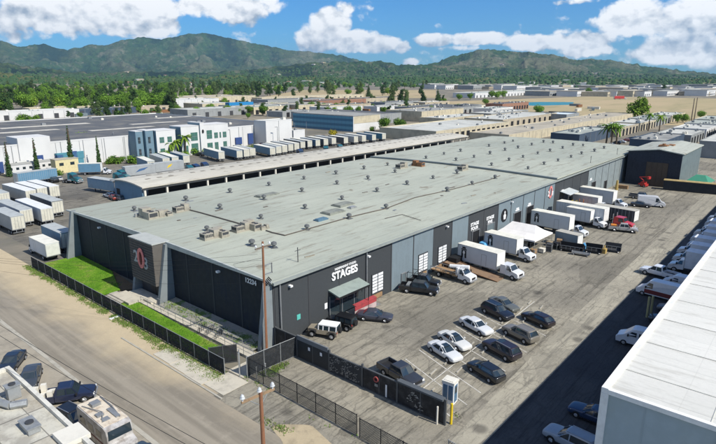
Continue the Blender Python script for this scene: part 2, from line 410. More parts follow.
# ================================================================ sheets on the ground
def poly(name, pts, z, mat, label=None):
    b = MB(); b.add([(x, y, z) for x, y in pts], [tuple(range(len(pts)))])
    o = b.build(name, mat); return struct(o, label)
def asphalt(name, base, tan, dark, crack=1., seed=0., grid=True):
    m, q = newmat(name); p = q.scale(world_pos(q), (1, 1, 1), (seed, seed * 1.7, 0))
    n0 = q.noise(p, .05, 6, .65); n1 = q.noise(p, .35, 6, .7); n2 = q.noise(p, 5., 4, .7)
    c = q.mix(q.ramp(n0, .36, .64), base, tan)
    st = q.noise(q.scale(p, (.05, .9, 1), rot=(0, 0, .12)), 1.2, 6, .72)           # drag marks along the lot
    c = q.mix(q.ramp(st, .50, .64, 0, .7), c, dark)
    st3 = q.noise(q.scale(p, (.22, 3.2, 1), rot=(0, 0, .2)), 1.4, 6, .75)
    c = q.mix(q.ramp(st3, .52, .66, 0, .6), c, dark)
    st4 = q.noise(q.scale(p, (1.3, 2.6, 1), rot=(0, 0, .05)), .9, 6, .8)
    c = q.mix(q.ramp(st4, .55, .68, 0, .5), c, tuple(x * .7 for x in dark[:3]) + (1,))
    st2 = q.noise(q.scale(p, (.9, .06, 1), rot=(0, 0, -.3)), 1.1, 6, .72)
    c = q.mix(q.ramp(st2, .56, .7, 0, .45), c, dark)
    c = q.mix(q.ramp(n1, .55, .72, 0, .5), c, dark)
    c = q.mix(q.ramp(n2, .45, .75, 0, .35), c, tuple(x * 1.3 for x in tan[:3]) + (1,))
    pd = q.vmath('ADD', p, q.scale(q.node('ShaderNodeTexNoise').outputs['Color'], (0, 0, 0)))
    wob = q.noise(p, .6, 4, .7)
    pw = q.vmath('ADD', p, q.comb(q.math('MULTIPLY', wob, 2.2), q.math('MULTIPLY', q.noise(p, .5, 4), 2.2)))
    e1 = q.voro(pw, .17, 'DISTANCE_TO_EDGE'); e2 = q.voro(pw, .55, 'DISTANCE_TO_EDGE')
    e3 = q.voro(q.scale(pw, (.35, 1.3, 1)), .42, 'DISTANCE_TO_EDGE')
    k = q.math('ADD', q.math('MULTIPLY', q.ramp(e1, .004, .016, 1, 0), q.ramp(q.noise(p, .09, 3), .42, .6, 0., 1.)), q.math('MULTIPLY', q.ramp(e2, .008, .05, 1, 0), q.ramp(n1, .42, .58, 0, .8)), clamp=True)
    k = q.math('ADD', k, q.math('MULTIPLY', q.ramp(e3, .01, .05, 1, 0), q.ramp(n0, .4, .6, .25, .9)), clamp=True)
    c = q.mix(q.math('MULTIPLY', k, .75 * crack), c, (.035, .033, .03, 1))
    ov = q.voro(p, .30, 'F1'); c = q.mix(q.math('MULTIPLY', q.ramp(ov, .12, .32, 1, 0), q.ramp(q.noise(p, .11, 3), .5, .62, 0, .6)), c, (.045, .042, .038, 1))
    # patches
    sx = q.voro(q.scale(p, (.06, .12, 1)), 1., 'F1', 'Color')
    c = q.mix(q.ramp(q.sep(sx)[0], .78, .8, 0, .28), c, dark)
    return finish(m, q, c, .9, 0, .2, bump=q.math('SUBTRACT', q.math('MULTIPLY', n2, .4), k), bstr=.35, bdist=.03)
M_YARD = asphalt('yard_asphalt', (.215, .198, .158, 1), (.32, .292, .225, 1), (.080, .074, .060, 1), .42)
M_YARD2 = asphalt('rear_yard_asphalt', (.150, .142, .122, 1), (.24, .22, .175, 1), (.055, .052, .048, 1), .6, 40.)
M_LANE = asphalt('lane_concrete', (.29, .268, .21, 1), (.38, .35, .27, 1), (.15, .14, .115, 1), .4, 77.)
M_LOTSHADOW = asphalt('lot_shadow_asphalt', (.055, .056, .06, 1), (.085, .084, .082, 1), (.03, .03, .033, 1), .4, 17.)
def dusty(name, base, tan, edge0, edge1, seed=0., amp=4.):
    """street surface: worn asphalt that drowns in sand towards the verge (x grows towards the verge)"""
    m, q = newmat(name); p = world_pos(q); s = q.sep(p)
    n0 = q.noise(p, .12, 6, .65); n1 = q.noise(p, .6, 6, .7); n2 = q.noise(p, 6., 4, .7)
    lanes = q.noise(q.scale(p, (.9, .035, 1)), 1., 4, .6)
    c = q.mix(q.ramp(lanes, .35, .65), base, tuple(x * .72 for x in base[:3]) + (1,))
    c = q.mix(q.ramp(n1, .5, .75, 0, .4), c, tuple(x * 1.35 for x in base[:3]) + (1,))
    xx = q.math('ADD', s[0], q.math('MULTIPLY', q.math('SUBTRACT', n0, .5), amp * 2.2))
    yy = q.ramp(s[1], 30., 62., -4.5, 0)
    xx = q.math('ADD', xx, yy)
    yfar = q.ramp(s[1], 70., 130., 0, 2.2); xx = q.math('ADD', xx, yfar)
    sand = q.mix(n1, tan, tuple(x * .72 for x in tan[:3]) + (1,))
    c = q.mix(q.ramp(xx, edge0, edge1, 0, .95), c, sand)
    c = q.mix(q.ramp(n2, .5, .8, 0, .3), c, tuple(x * .5 for x in base[:3]) + (1,))
    return finish(m, q, c, .93, 0, .15, bump=n2, bstr=.3, bdist=.02)
M_ROAD = dusty('street', (.295, .262, .205, 1), (.56, .46, .30, 1), 23.6, 29.5)
M_VERGE = plain('verge_sand', (.42, .345, .225), .95, 0, .1, .25, .7)
M_CONC = plain('concrete', (.40, .375, .31), .9, 0, .2, .22, .9)
M_WALK = plain('walk', (.50, .46, .37), .9, 0, .2, .2, .8)
M_SIDE = plain('kerbside', (.33, .295, .23), .92, 0, .15, .25, .5)
poly('yard', [(34.2, -80), (330, -80), (330, 47.4), (40, 47.4), (40, 44.2), (34.2, 44.2)], .01, M_YARD)
poly('lane', [(34.6, 19.4), (300, 19.4), (300, 25.2), (60, 22.6), (34.6, 21.4)], .016, M_LANE)
poly('shaded_lot', [(36, 9.8), (300, 9.8), (300, 19.1), (36, 19.1)], .016, M_LOTSHADOW)  # dark strip paints in the white building's cast shadow
poly('street', [(20.5, -80), (32.0, -80), (32.0, 135), (36, 150), (36, 260), (20.5, 260)], .02, M_ROAD)
poly('yard', [(36, 101.6), (300, 101.6), (300, 204), (40, 204), (36, 150)], .01, M_YARD2)
poly('apron', [(28.6, 44.1), (34.1, 44.1), (34.1, 20), (28.6, 20)], .03, M_YARD)
b = MB(); b.box(14.6, 20.4, -60, 260, -.1, .10); struct(b.build('sidewalk', M_SIDE))
b = MB(); b.box(20.4, 20.56, -60, 260, -.1, .13); struct(b.build('kerb', M_CONC))
# verge strip outside the road fence with weeds, kerb pads near the gate
b = MB()
for y0, y1, x0, x1 in ((46.9, 50.1, 29.0, 31.4), (50.2, 53.3, 29.1, 31.4), (53.4, 57.0, 29.2, 31.4), (43.4, 46.8, 29.3, 32.6)):
    b.box(x0, x1, y0, y1, -.05, .07 + (y0 % 1) * .02)
struct(b.build('pavement', M_WALK))
b = MB(); b.box(28.75, 28.95, 43, 64, -.05, .09); struct(b.build('kerb', M_CONC))
b = MB(); b.box(20.6, 20.9, -50, 240, -.05, .028); struct(b.build('gutter', M_CONC))
b = MB()                                            # driveway sand patch by the mesh gate
pts = [(29.6 + 1.9 * math.cos(t) + .3 * math.sin(3 * t), 31.5 + 3.6 * math.sin(t) + .4 * math.cos(4 * t)) for t in [i * math.pi / 12 for i in range(24)]]
b.add([(x, y, .036) for x, y in pts], [tuple(range(24))]); struct(b.build('sand_patch', M_VERGE))
# lawn between the road fence and the warehouse
m, q = newmat('lawn'); p = world_pos(q); n = q.noise(p, .25, 6, .65); n2 = q.noise(p, 3.5, 4, .7)
c = q.mix(q.ramp(n, .35, .62), (.12, .26, .018, 1), (.20, .36, .03, 1)); c = q.mix(q.ramp(n, .50, .66, 0, .8), c, (.29, .29, .08, 1)); c = q.mix(q.ramp(q.noise(p, .9, 5, .7), .58, .70, 0, .6), c, (.24, .20, .11, 1))
c = q.mix(q.ramp(n2, .35, .7, .55, 0), c, (.045, .12, .012, 1))
M_LAWN = finish(m, q, c, .95, 0, .1, bump=n2, bstr=.8, bdist=.15)
def lawn_z(x, y): return .06 + max(0, (x - 33)) * .05
def sheet(name, pts, nx, mat, zf, zr=.0):
    """quad strip patch subdivided so it can roll a little"""
    b = MB(); (ax, ay), (bx, by), (cx_, cy_), (dx, dy) = pts
    V = []
    for i in range(nx + 1):
        for j in range(9):
            s, t = i / nx, j / 8
            x = (ax * (1 - s) + bx * s) * (1 - t) + (dx * (1 - s) + cx_ * s) * t; y = (ay * (1 - s) + by * s) * (1 - t) + (dy * (1 - s) + cy_ * s) * t
            V.append((x, y, zf(x, y) + random.uniform(0, zr)))
    b.add(V, [(i * 9 + j, (i + 1) * 9 + j, (i + 1) * 9 + j + 1, i * 9 + j + 1) for i in range(nx) for j in range(8)])
    return struct(b.build(name, mat, smooth=True))
sheet('lawn', [(33.0, 102), (32.7, 79.5), (36.4, 79.2), (39.95, 101)], 40, M_LAWN, lawn_z, .05)
sheet('lawn', [(36.4, 79.2), (37.3, 82), (39.5, 88), (39.9, 101)], 14, M_LAWN, lawn_z, .05)
sheet('lawn', [(32.7, 79.4), (32.6, 73.0), (35.9, 73.0), (35.9, 76.2)], 10, M_LAWN, lawn_z, .05)
sheet('lawn', [(32.6, 72.9), (32.6, 49.0), (35.2, 48.6), (35.9, 72.9)], 40, M_LAWN, lawn_z, .05)
m, q = newmat('weedy_slab'); p = world_pos(q); n = q.noise(p, .5, 6, .65); n2 = q.noise(p, 4., 4, .7)
c = q.mix(n2, (.33, .32, .27, 1), (.24, .23, .20, 1)); c = q.mix(q.ramp(n, .5, .62, 0, .9), c, (.09, .16, .03, 1))
M_WEEDY = finish(m, q, c, .95, 0, .1, bump=n2, bstr=.5, bdist=.06)
sheet('planting_bed', [(37.15, 69.3), (37.15, 48.2), (39.9, 48.2), (39.9, 69.3)], 30, M_WEEDY, lambda x, y: .22 + (x - 36.6) * .12, .03)
b = MB(); b.box(35.95, 37.1, 46.0, 72.6, -.05, .25); b.box(34.4, 36.6, 72.7, 77.8, -.05, .50); b.box(36.6, 38.6, 70.5, 77.0, -.05, .52)
struct(b.build('ramp_walk', M_WALK))
b = MB()
for k in range(4): b.box(33.1 + k * .42, 35.6, 74.2, 78.6, -.05, .12 + k * .12, )
struct(b.build('steps', M_CONC))
b = MB(); b.box(32.8, 40.0, 44.4, 47.2, -.05, .045); struct(b.build('gate_forecourt', M_WALK))
sheet('bare_soil', [(38.2, 89), (36.5, 79.2), (38.6, 77.4), (39.95, 88.5)], 12, plain('soil', (.17, .12, .07), .95, 0, .1, .3, 1.), lambda x, y: .16, .04)
# parking lines
M_LINE = plain('road_paint', (.58, .56, .50), .8, 0, .2, .6, 1.2, dirt_or_shade=(.24, .22, .18))
b = MB()
def line(b, x0, y0, x1, y1, w=.11, z=.026):
    d = Vector((x1 - x0, y1 - y0)).normalized(); n = Vector((-d.y, d.x)) * w / 2
    b.add([(x0 + n.x, y0 + n.y, z), (x0 - n.x, y0 - n.y, z), (x1 - n.x, y1 - n.y, z), (x1 + n.x, y1 + n.y, z)], [(0, 1, 2, 3)])
line(b, 40.6, 28.3, 74, 29.0)
SX, SY = -.33, -.944                                # stall direction
for k in range(10):
    x = 43.1 + k * 2.86
    if k < 9: line(b, x + 1.9, 33.5, x, 28.3, .11)
    line(b, x, 28.25, x - 1.7, 23.3, .11)
struct(b.build('parking_lines', M_LINE))
b = MB()
for k in range(11):
    x = 43.1 + k * 2.86
    for sgn, y in ((1, 29.35), (-1, 27.35)):
        b.cbox(x + 1.1 + (.35 if sgn > 0 else -.25), y, .01, 1.5, .16, .12, R(6))
struct(b.build('wheel_stops', M_CONC))
# flat open field behind the industrial estate
m, q = newmat('dry_field'); p = world_pos(q); n = q.noise(q.scale(p, (1, 1, 1)), .006, 6, .6); n2 = q.noise(q.scale(p, (.2, 1, 1), rot=(0, 0, -.6)), .05, 5, .6)
c = q.mix(q.ramp(n, .38, .62), (.42, .33, .20, 1), (.36, .30, .17, 1)); c = q.mix(q.ramp(n2, .5, .7, 0, .6), c, (.26, .24, .13, 1))
M_FIELD = finish(m, q, c, .95, 0, .1)
poly('dry_field', [G(438, 121), G(500, 124), G(560, 112), G(640, 124), G(720, 127), (620, -150), (1060, 40), G(716, 98.5), G(590, 96.5), G(450, 101.5)], .03, M_FIELD)
poly('dry_field', [G(258, 98), G(330, 99), G(436, 98), G(436, 90), G(300, 90)], .03, M_FIELD)
poly('dry_field', [G(-10, 89), G(130, 87.5), G(240, 86.5), G(240, 85), G(-10, 85.2)], .03, M_FIELD)
poly('pond', [G(508, 104.5), G(535, 105.8), G(572, 104.8), G(574, 102.2), G(540, 102), G(520, 102.6)], .06, plain('pond_water', (.02, .22, .23), .3, 0, .5, .1, .05))
# ================================================================ warehouse with dark and blue-grey panels
M_CHAR = plain('charcoal_paint', (.047, .052, .055), .75, 0, .25, .14, .35, streak=True)
M_CHAR2 = plain('charcoal_side', (.017, .021, .024), .7, 0, .3, .3, .16, dirt_or_shade=(.008, .016, .034), streak=True)  # navy blotches put the blue of the shade into this wall's colour
M_SLATE = plain('slate_paint', (.17, .215, .235), .7, 0, .25, .16, .4, dirt_or_shade=(.12, .145, .155), streak=True)
M_PALE = plain('pale_sheet', (.27, .31, .31), .65, 0, .3, .2, .5, dirt_or_shade=(.15, .17, .17), streak=True)
M_WHITE = plain('white_paint', (.74, .74, .72), .6, 0, .3, .08, .8)
M_OFFW = plain('cream_paint', (.66, .63, .54), .7, 0, .3, .12, .5)
M_BLACK = plain('black', (.012, .012, .013), .6, 0, .3, .1, 1.)
M_DGREY = plain('dark_grey', (.05, .052, .055), .6, 0, .3, .15, 1.)
M_GREY = plain('grey_metal', (.27, .28, .28), .5, .3, .4, .2, 1.2)
M_RUST = plain('rusty', (.26, .13, .06), .9, 0, .2, .4, 1.5)
M_WOOD = plain('weathered_wood', (.30, .19, .10), .9, 0, .2, .35, 1.5)
M_GLASS = plain('dark_glass', (.022, .034, .042), .06, 0, 1., .05, 1.)
M_RUBBER = plain('rubber', (.018, .018, .018), .85, 0, .2, .1, 3.)
M_RED = plain('red_paint', (.42, .035, .03), .55, 0, .3, .15, 1.5)
M_YEL = plain('yellow_paint', (.70, .50, .02), .6, 0, .3, .1, 1.5)
M_ORANGE = plain('orange_paint', (.62, .22, .04), .6, 0, .3, .15, 1.5)
M_DUCT = plain('galvanised', (.36, .37, .36), .5, .4, .4, .25, 1.)
# roof: long sheets running front to back of the building, stains, patches
def roofmat(name, base, alt, rib=1.9, seed=0., ang=0., stain=1.):
    m, q = newmat(name); p = q.scale(world_pos(q), (1, 1, 1), (seed, seed, 0), (0, 0, ang)); s = q.sep(p)
    n0 = q.noise(p, .035, 5, .6); n1 = q.noise(q.scale(p, (.16, .9, 1)), .8, 6, .7); n2 = q.noise(p, 3., 4, .7)
    c = q.mix(q.ramp(n0, .35, .65), base, alt)
    # seams across the roof every few metres, each a slightly different tone
    cell = q.math('FLOOR', q.math('DIVIDE', s[1], rib)); fr = q.math('FRACT', q.math('DIVIDE', s[1], rib))
    tone = q.node('ShaderNodeTexWhiteNoise', noise_dimensions='1D'); q.put(tone.inputs['W'], cell)
    c = q.mix(q.math('MULTIPLY', tone.outputs[0], .22), c, tuple(x * .74 for x in base[:3]) + (1,))
    seam = q.math('MULTIPLY', q.ramp(fr, .0, .055, 1, 0), q.ramp(n0, .3, .6, .25, .75))
    c = q.mix(q.ramp(q.noise(q.scale(p, (.05, 1.6, 1)), 1., 7, .75), .5, .68, 0, .30 * stain), c, (.19, .19, .16, 1))
    c = q.mix(q.math('MULTIPLY', seam, .65), c, tuple(x * .42 for x in base[:3]) + (1,))
    frx = q.math('FRACT', q.math('DIVIDE', s[0], 5.83)); c = q.mix(q.math('MULTIPLY', q.ramp(frx, 0, .02, 1, 0), .22), c, tuple(x * .5 for x in base[:3]) + (1,))
    c = q.mix(q.ramp(n1, .52, .68, 0, .6 * stain), c, (.22, .20, .15, 1))
    c = q.mix(q.ramp(q.noise(p, .22, 3, .5), .68, .72, 0, .55 * stain), c, (.20, .17, .12, 1))
    c = q.mix(q.ramp(n2, .4, .8, 0, .25), c, tuple(x * .6 for x in base[:3]) + (1,))
    return finish(m, q, c, .7, 0, .25, bump=q.math('ADD', seam, q.math('MULTIPLY', n2, .15)), bstr=.4, bdist=.05)
M_ROOF = roofmat('warehouse_roof', (.43, .445, .36, 1), (.35, .37, .305, 1), 1.9, 0., 0., 1.25)
WX0, WX1, WY0, WY1, WH = 40.0, 184.0, 47.5, YB, 8.45
SEAM = 127.6
wh = E('warehouse', 'huge low warehouse with charcoal and blue-grey panels and pale sheet roof', 'warehouse', (WX0, WY0, 0))
def L3(x, y, z=0): return (x - WX0, y - WY0, z)
# walls
b = MB()
b.box(0, SEAM - WX0, 0, .3, 0, WH - .25); b.box(SEAM - WX0, WX1 - WX0, 0, .3, 0, WH - .25)
b.build('wall', M_DGREY, wh)
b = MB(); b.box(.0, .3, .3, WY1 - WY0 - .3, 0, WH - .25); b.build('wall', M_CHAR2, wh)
b = MB(); b.box(0, 205 - WX0, WY1 - WY0 - .3, WY1 - WY0, 0, WH - .25); b.box(204.7 - WX0, 205 - WX0, 0, WY1 - WY0 - .3, 0, WH - .25); b.build('wall', M_SLATE, wh)
# front panels, each 5.83 m
PW = 5.83
cols = 'dddd' + 'ss' + 'd' + 's' + 'dd' + 'sssss' + 'dddd' + 'pppppp'
pm = {'d': M_CHAR, 's': M_SLATE, 'p': M_PALE}
wx = [WX0 + .1 + PW * k for k in range(26)]
for k, c in enumerate(cols[:25]):
    x0, x1 = wx[k], min(wx[k + 1], WX1)
    if x1 - x0 < 1: break
    b = MB(); b.box(x0 - WX0 + .12, x1 - WX0 - .12, -.05, 0, 0, WH - .27)
    if c == 'p':
        for j in range(7): b.box(x0 - WX0 + .5 + j * .75, x0 - WX0 + .58 + j * .75, -.09, -.05, .05, WH - .3)
    b.build('wall_panel', pm[c], wh)
for k in range(1, 25):
    b = MB(); b.box(-.11, .11, -.09, 0, 0, WH - .2)
    b.build('pilaster', M_DGREY, wh, loc=(wx[k] - WX0, 0, 0))
# side wall joints
for k in range(1, 9):
    b = MB(); b.box(-.05, 0, -.14, .14, 0, WH - .3); b.build('pilaster', M_CHAR, wh, loc=(0, k * 6. + .2, 0))
# roof: front part, far part half a metre higher behind the seam
b = MB()
nn = 14
def roofz(t): return WH + .05 + .55 * math.sin(math.pi * t)
def roofpart(xa, xb, dz, ya=WY0 - .35, yb=WY1 + .3):
    b = MB(); ring = []
    for i in range(nn + 1):
        t = i / nn; ring.append((ya + (yb - ya) * t - WY0, roofz(t) + dz))
    low = [(y, z - .32) for y, z in reversed(ring)]
    prof = ring + low
    for i in range(nn):
        (y0, z0), (y1, z1) = ring[i], ring[i + 1]
        b.add([(xa - WX0, y0, z0), (xb - WX0, y0, z0), (xb - WX0, y1, z1), (xa - WX0, y1, z1)], [(0, 1, 2, 3)])
        b.add([(xa - WX0, y0, z0 - .3), (xb - WX0, y0, z0 - .3), (xb - WX0, y1, z1 - .3), (xa - WX0, y1, z1 - .3)], [(3, 2, 1, 0)])
        b.add([(xa - WX0, y0, z0), (xa - WX0, y1, z1), (xa - WX0, y1, z1 - .3), (xa - WX0, y0, z0 - .3)], [(0, 1, 2, 3)])
        b.add([(xb - WX0, y0, z0), (xb - WX0, y1, z1), (xb - WX0, y1, z1 - .3), (xb - WX0, y0, z0 - .3)], [(3, 2, 1, 0)])
    for (y, z) in (ring[0], ring[-1]):
        b.add([(xa - WX0, y, z), (xb - WX0, y, z), (xb - WX0, y, z - .3), (xa - WX0, y, z - .3)], [(0, 1, 2, 3)])
    return b
roof = roofpart(WX0 - .3, SEAM, 0).build('roof', M_ROOF, wh)
roof2 = roofpart(SEAM + .02, 184.3, .38, WY0 + .35 - .7).build('roof', M_ROOF, wh)
roof3 = roofpart(184.32, 205.3, .38).build('roof', M_ROOF, wh)
b = MB(); 
for i in range(nn):
    t0, t1 = i / nn, (i + 1) / nn; y0 = -.45 + (WY1 - WY0 + .7) * t0; y1 = -.45 + (WY1 - WY0 + .7) * t1
    b.add([(SEAM - WX0 - .3, y0, roofz(t0) + .42), (SEAM - WX0 + .25, y0, roofz(t0) + .47), (SEAM - WX0 + .25, y1, roofz(t1) + .47), (SEAM - WX0 - .3, y1, roofz(t1) + .42),
           (SEAM - WX0 - .3, y0, roofz(t0) + .02), (SEAM - WX0 - .3, y1, roofz(t1) + .02)], [(0, 1, 2, 3), (0, 3, 5, 4)])
b.build('parapet', plain('seam_flashing', (.16, .185, .185), .6, .2, .3, .2, .6), wh)
b = MB(); b.box(-.3, 144.2, -.62, -.36, WH - .34, WH + .0); b.build('gutter', plain('gutter_paint', (.30, .325, .30), .6, .2, .3, .15, 1.), wh)
b = MB(); b.box(-.46, -.31, -.3, WY1 - WY0 + .3, WH - .1, WH + .06)
for i in range(nn):
    t0, t1 = i / nn, (i + 1) / nn; y0 = -.35 + (WY1 - WY0 + .65) * t0; y1 = -.35 + (WY1 - WY0 + .65) * t1
    b.add([(-.47, y0, roofz(t0) + .04), (-.2, y0, roofz(t0) + .04), (-.2, y1, roofz(t1) + .04), (-.47, y1, roofz(t1) + .04), (-.47, y0, WH - .1), (-.47, y1, WH - .1)], [(0, 1, 2, 3), (0, 3, 5, 4)])
b.build('eave_trim', plain('eave', (.46, .48, .44), .6, .1, .3, .15, 1.), wh)
b = MB(); b.cyl((.9, -.3, 0), (.9, -.3, WH - .3), .09, n=8); b.box(.8, 1., -.35, -.05, WH - .4, WH - .2); b.build('downpipe', M_GREY, wh)
b = MB(); b.cyl((17.35, -.25, 0), (17.35, -.25, WH - .3), .10, n=8); b.build('downpipe', M_GREY, wh)
# buttress fins on the street side
for yy in (47.9, 69.9, 77.2, 100.9):
    b = MB(); y = yy - WY0
    z1 = WH + (.35 if yy > 60 else .1); wb_, wt_ = (2.6, .85) if yy > 60 else (2.2, .9)
    b.loft([[(-wb_, y - .3, 0), (-.01, y - .3, 0), (-.01, y - .3, z1), (-wt_, y - .3, z1)], [(-wb_, y + .3, 0), (-.01, y + .3, 0), (-.01, y + .3, z1), (-wt_, y + .3, z1)]])
    b.build('buttress', plain('buttress_stucco', (.20, .225, .23), .85, 0, .2, .12, .6), wh)
# sign tower between the middle fins
b = MB(); b.box(-2.45, -.1, 22.75, 29.35, 2.7, 8.95); tower = b.build('sign_tower', plain('tower_board', (.115, .105, .092), .85, 0, .2, .2, 1.), wh)
b = MB()
for k in range(16): b.box(-2.52, -2.45, 22.75, 29.35, 2.75 + k * .388, 2.75 + k * .388 + .30)
b.build('cladding', plain('slat_cladding', (.105, .093, .080), .85, 0, .2, .35, 1.5), tower)
b = MB(); b.box(-2.6, .2, 22.65, 29.45, 8.96, 9.12); b.build('cap', plain('tower_cap', (.42, .43, .39), .6, 0, .3, .1, 1.), tower)
b = MB(); b.box(-1.2, -.2, 22.9, 29.2, 0, 2.7); b.build('entrance', M_DGREY, wh)
b = MB(); b.box(-1.26, -1.2, 24.0, 25.2, .52, 2.5); b.box(-1.26, -1.2, 25.3, 26.5, .52, 2.5); b.build('door', plain('bronze_door', (.03, .026, .022), .5, 0, .4, .1, 1.), wh)
# emblem: white 2 and 0 shapes with a red ring and figure
def ringpts(cy, cz, ry, rz, n=20): return [(cy + ry * math.cos(2 * math.pi * i / n), cz + rz * math.sin(2 * math.pi * i / n)) for i in range(n)]
def ring_x(b, x, cy, cz, ry, rz, t, m=0, n=20):
    o_ = ringpts(cy, cz, ry, rz, n); i_ = ringpts(cy, cz, ry - t, rz - t, n)
    for k in range(n):
        j = (k + 1) % n
        P8 = [(x, *o_[k]), (x, *o_[j]), (x, *i_[j]), (x, *i_[k])]
        b.add(P8 + [(x - .12, a[1], a[2]) for a in P8], [(4, 5, 6, 7), (0, 1, 5, 4), (2, 3, 7, 6)], m)
def text(name, s, size, mat, parent, loc, rot, ext=.04, sx=1., shear=0., bold=.0):
    cu = bpy.data.curves.new(name, 'FONT'); cu.body = s; cu.size = size; cu.extrude = ext; cu.align_x = 'CENTER'; cu.align_y = 'CENTER'; cu.shear = shear; cu.offset = bold
    t = bpy.data.objects.new(name, cu); col.objects.link(t)
    bpy.context.view_layer.update()
    me = bpy.data.meshes.new_from_object(t); bpy.data.objects.remove(t); bpy.data.curves.remove(cu)
    me.materials.clear(); me.materials.append(mat)
    o = bpy.data.objects.new(name, me); col.objects.link(o); o.parent = parent; o.location = loc; o.rotation_euler = rot; o.scale = (sx, 1, 1)
    return o
XR = (R(90), 0, R(-90))      # text read from the street (facing -X)
text('sign_lettering', '2', 2.5, plain('sign_pale', (.36, .39, .38), .5, 0, .3, .1, 1.), tower, (-2.56, 27.6, 6.3), XR, .05, bold=.06)
text('sign_lettering', '8', 2.5, plain('sign_pale', (.36, .39, .38), .5, 0, .3, .1, 1.), tower, (-2.56, 25.0, 5.7), XR, .05, bold=.03)
b = MB(); ring_x(b, -2.62, 26.0, 6.4, .95, 1.55, .52); b.build('sign_emblem', plain('emblem_pink', (.66, .21, .19), .5, 0, .3, .1, 2.), tower)
b = MB(); b.profx([(25.85, 5.4), (26.2, 5.4), (26.3, 6.5), (26.05, 7.3), (25.8, 6.5)], -2.72, -2.6); b.build('sign_emblem', plain('emblem_dark', (.10, .01, .012), .5, 0, .3, .1, 2.), tower)
M_SIGNW = plain('sign_white', (.80, .80, .78), .5, 0, .3, .04, 1.)
text('street_number', '12234', .9, M_SIGNW, wh, (-.1, 4.0, 7.5), XR, .03, bold=.02)
XF = (R(90), 0, 0)
text('sign_lettering', 'STAGES', 1.5, M_SIGNW, wh, (12.75, -.16, 6.1), XF, .06, 1.02, bold=.045)
text('sign_lettering', 'INDEPENDENT STUDIO', .42, M_SIGNW, wh, (12.9, -.14, 7.05), XF, .03, .98, bold=.01)
for x, s, z in ((88.9, 'STAGE\nFOUR', 5.2), (95.0, 'STAGE\nFIVE', 5.2)):
    text('sign_lettering', s, .85, M_SIGNW, wh, (x - WX0, -.14, z), XF, .03, 1.2, bold=.03)
for x in (107.2, 113.2, 132.5, 153.0):
    b = MB(); b.box(-.9, .9, -.16, -.05, 4.75, 5.0); b.box(-.6, .7, -.16, -.05, 5.1, 5.35); b.build('sign_panel', M_SIGNW, wh, loc=(x - WX0, 0, 0))
# round emblem and pale red emblem
b = MB(); b.cyl((61.2, -.06, 4.9), (61.2, -.16, 4.9), 1.35, n=24); em = b.build('emblem', M_BLACK, wh)
b = MB(); b.profy([(60.8, 4.1), (61.6, 4.1), (61.75, 4.9), (61.35, 5.2), (61.45, 5.6), (61.2, 5.85), (60.95, 5.6), (61.05, 5.2), (60.65, 4.9)], -.22, -.17); b.build('emblem_figure', M_SIGNW, em)
b = MB()
for k in range(16):
    a0, a1 = k * math.pi / 8, (k + 1) * math.pi / 8; 
    b.add([(84.8 + 1.1 * math.cos(a0), -.18, 6 + 1.5 * math.sin(a0)), (84.8 + 1.1 * math.cos(a1), -.18, 6 + 1.5 * math.sin(a1)), (84.8 + .55 * math.cos(a1), -.18, 6 + .95 * math.sin(a1)), (84.8 + .55 * math.cos(a0), -.18, 6 + .95 * math.sin(a0))], [(0, 1, 2, 3)])
em2 = b.build('emblem', plain('emblem_pink', (.66, .21, .19)), wh)
text('emblem_figure', '2', 1.7, M_SIGNW, em2, (83.5, -.2, 5.7), XF, .03, bold=.04); text('emblem_figure', '8', 1.5, M_SIGNW, em2, (85.9, -.2, 5.5), XF, .03, bold=.02)
# doors: overhead doors with white glazed grids, dark open bays
def grid_door(x, w=2.7, z1=4.1):
    b = MB(); b.box(-w / 2, w / 2, -.16, -.05, .9, z1); d = b.build('overhead_door', M_DGREY, wh, loc=(x - WX0, 0, 0))
    b = MB()
    for i in range(6):
        for j in range(2):
            a = -w / 2 + .1 + j * (w / 2 - .02); z = 1.15 + i * (z1 - 1.2) / 6
            b.box(a, a + w / 2 - .2, -.2, -.16, z, z + .36)
    b.build('pane', plain('door_lite', (.74, .76, .76), .4, 0, .4, .05, 2.), d)
    b = MB(); b.box(-w / 2 + .2, w / 2 - .4, -.3, -.16, .15, .85); b.build('bumper', M_WOOD, d)
for x in (60.0, 72.0, 77.9): grid_door(x)
def bay(x, w, h, mat=M_BLACK, nm='doorway'):
    b = MB(); b.box(-w / 2, w / 2, -.13, -.05, 0, h); d = b.build(nm, mat, wh, loc=(x - WX0, 0, 0))
    b = MB(); b.box(-w / 2 - .14, -w / 2, -.22, -.05, 0, h + .12); b.box(w / 2, w / 2 + .14, -.22, -.05, 0, h + .12); b.box(-w / 2, w / 2, -.22, -.05, h, h + .12); b.build('frame', M_GREY, d)
for x, w_, h_ in ((89.5, 2.6, 4.2), (107.4, 3.4, 4.4), (113.6, 3.4, 4.6), (130.6, 2.2, 2.6), (140.8, 3., 3.6), (149, 3., 3.8), (155.8, 3.2, 4.0), (166.5, 2.2, 2.8)): bay(x, w_, h_)
bay(95.4, 2.9, 4.3, plain('slate_door', (.12, .155, .165), .5), 'door'); bay(120.8, 1.2, 2.4, M_BLACK, 'door'); bay(66.6, 1., 2.1, plain('slate_door', (.12, .155, .165), .5), 'door'); bay(84, 1., 2.1, M_DGREY, 'door')
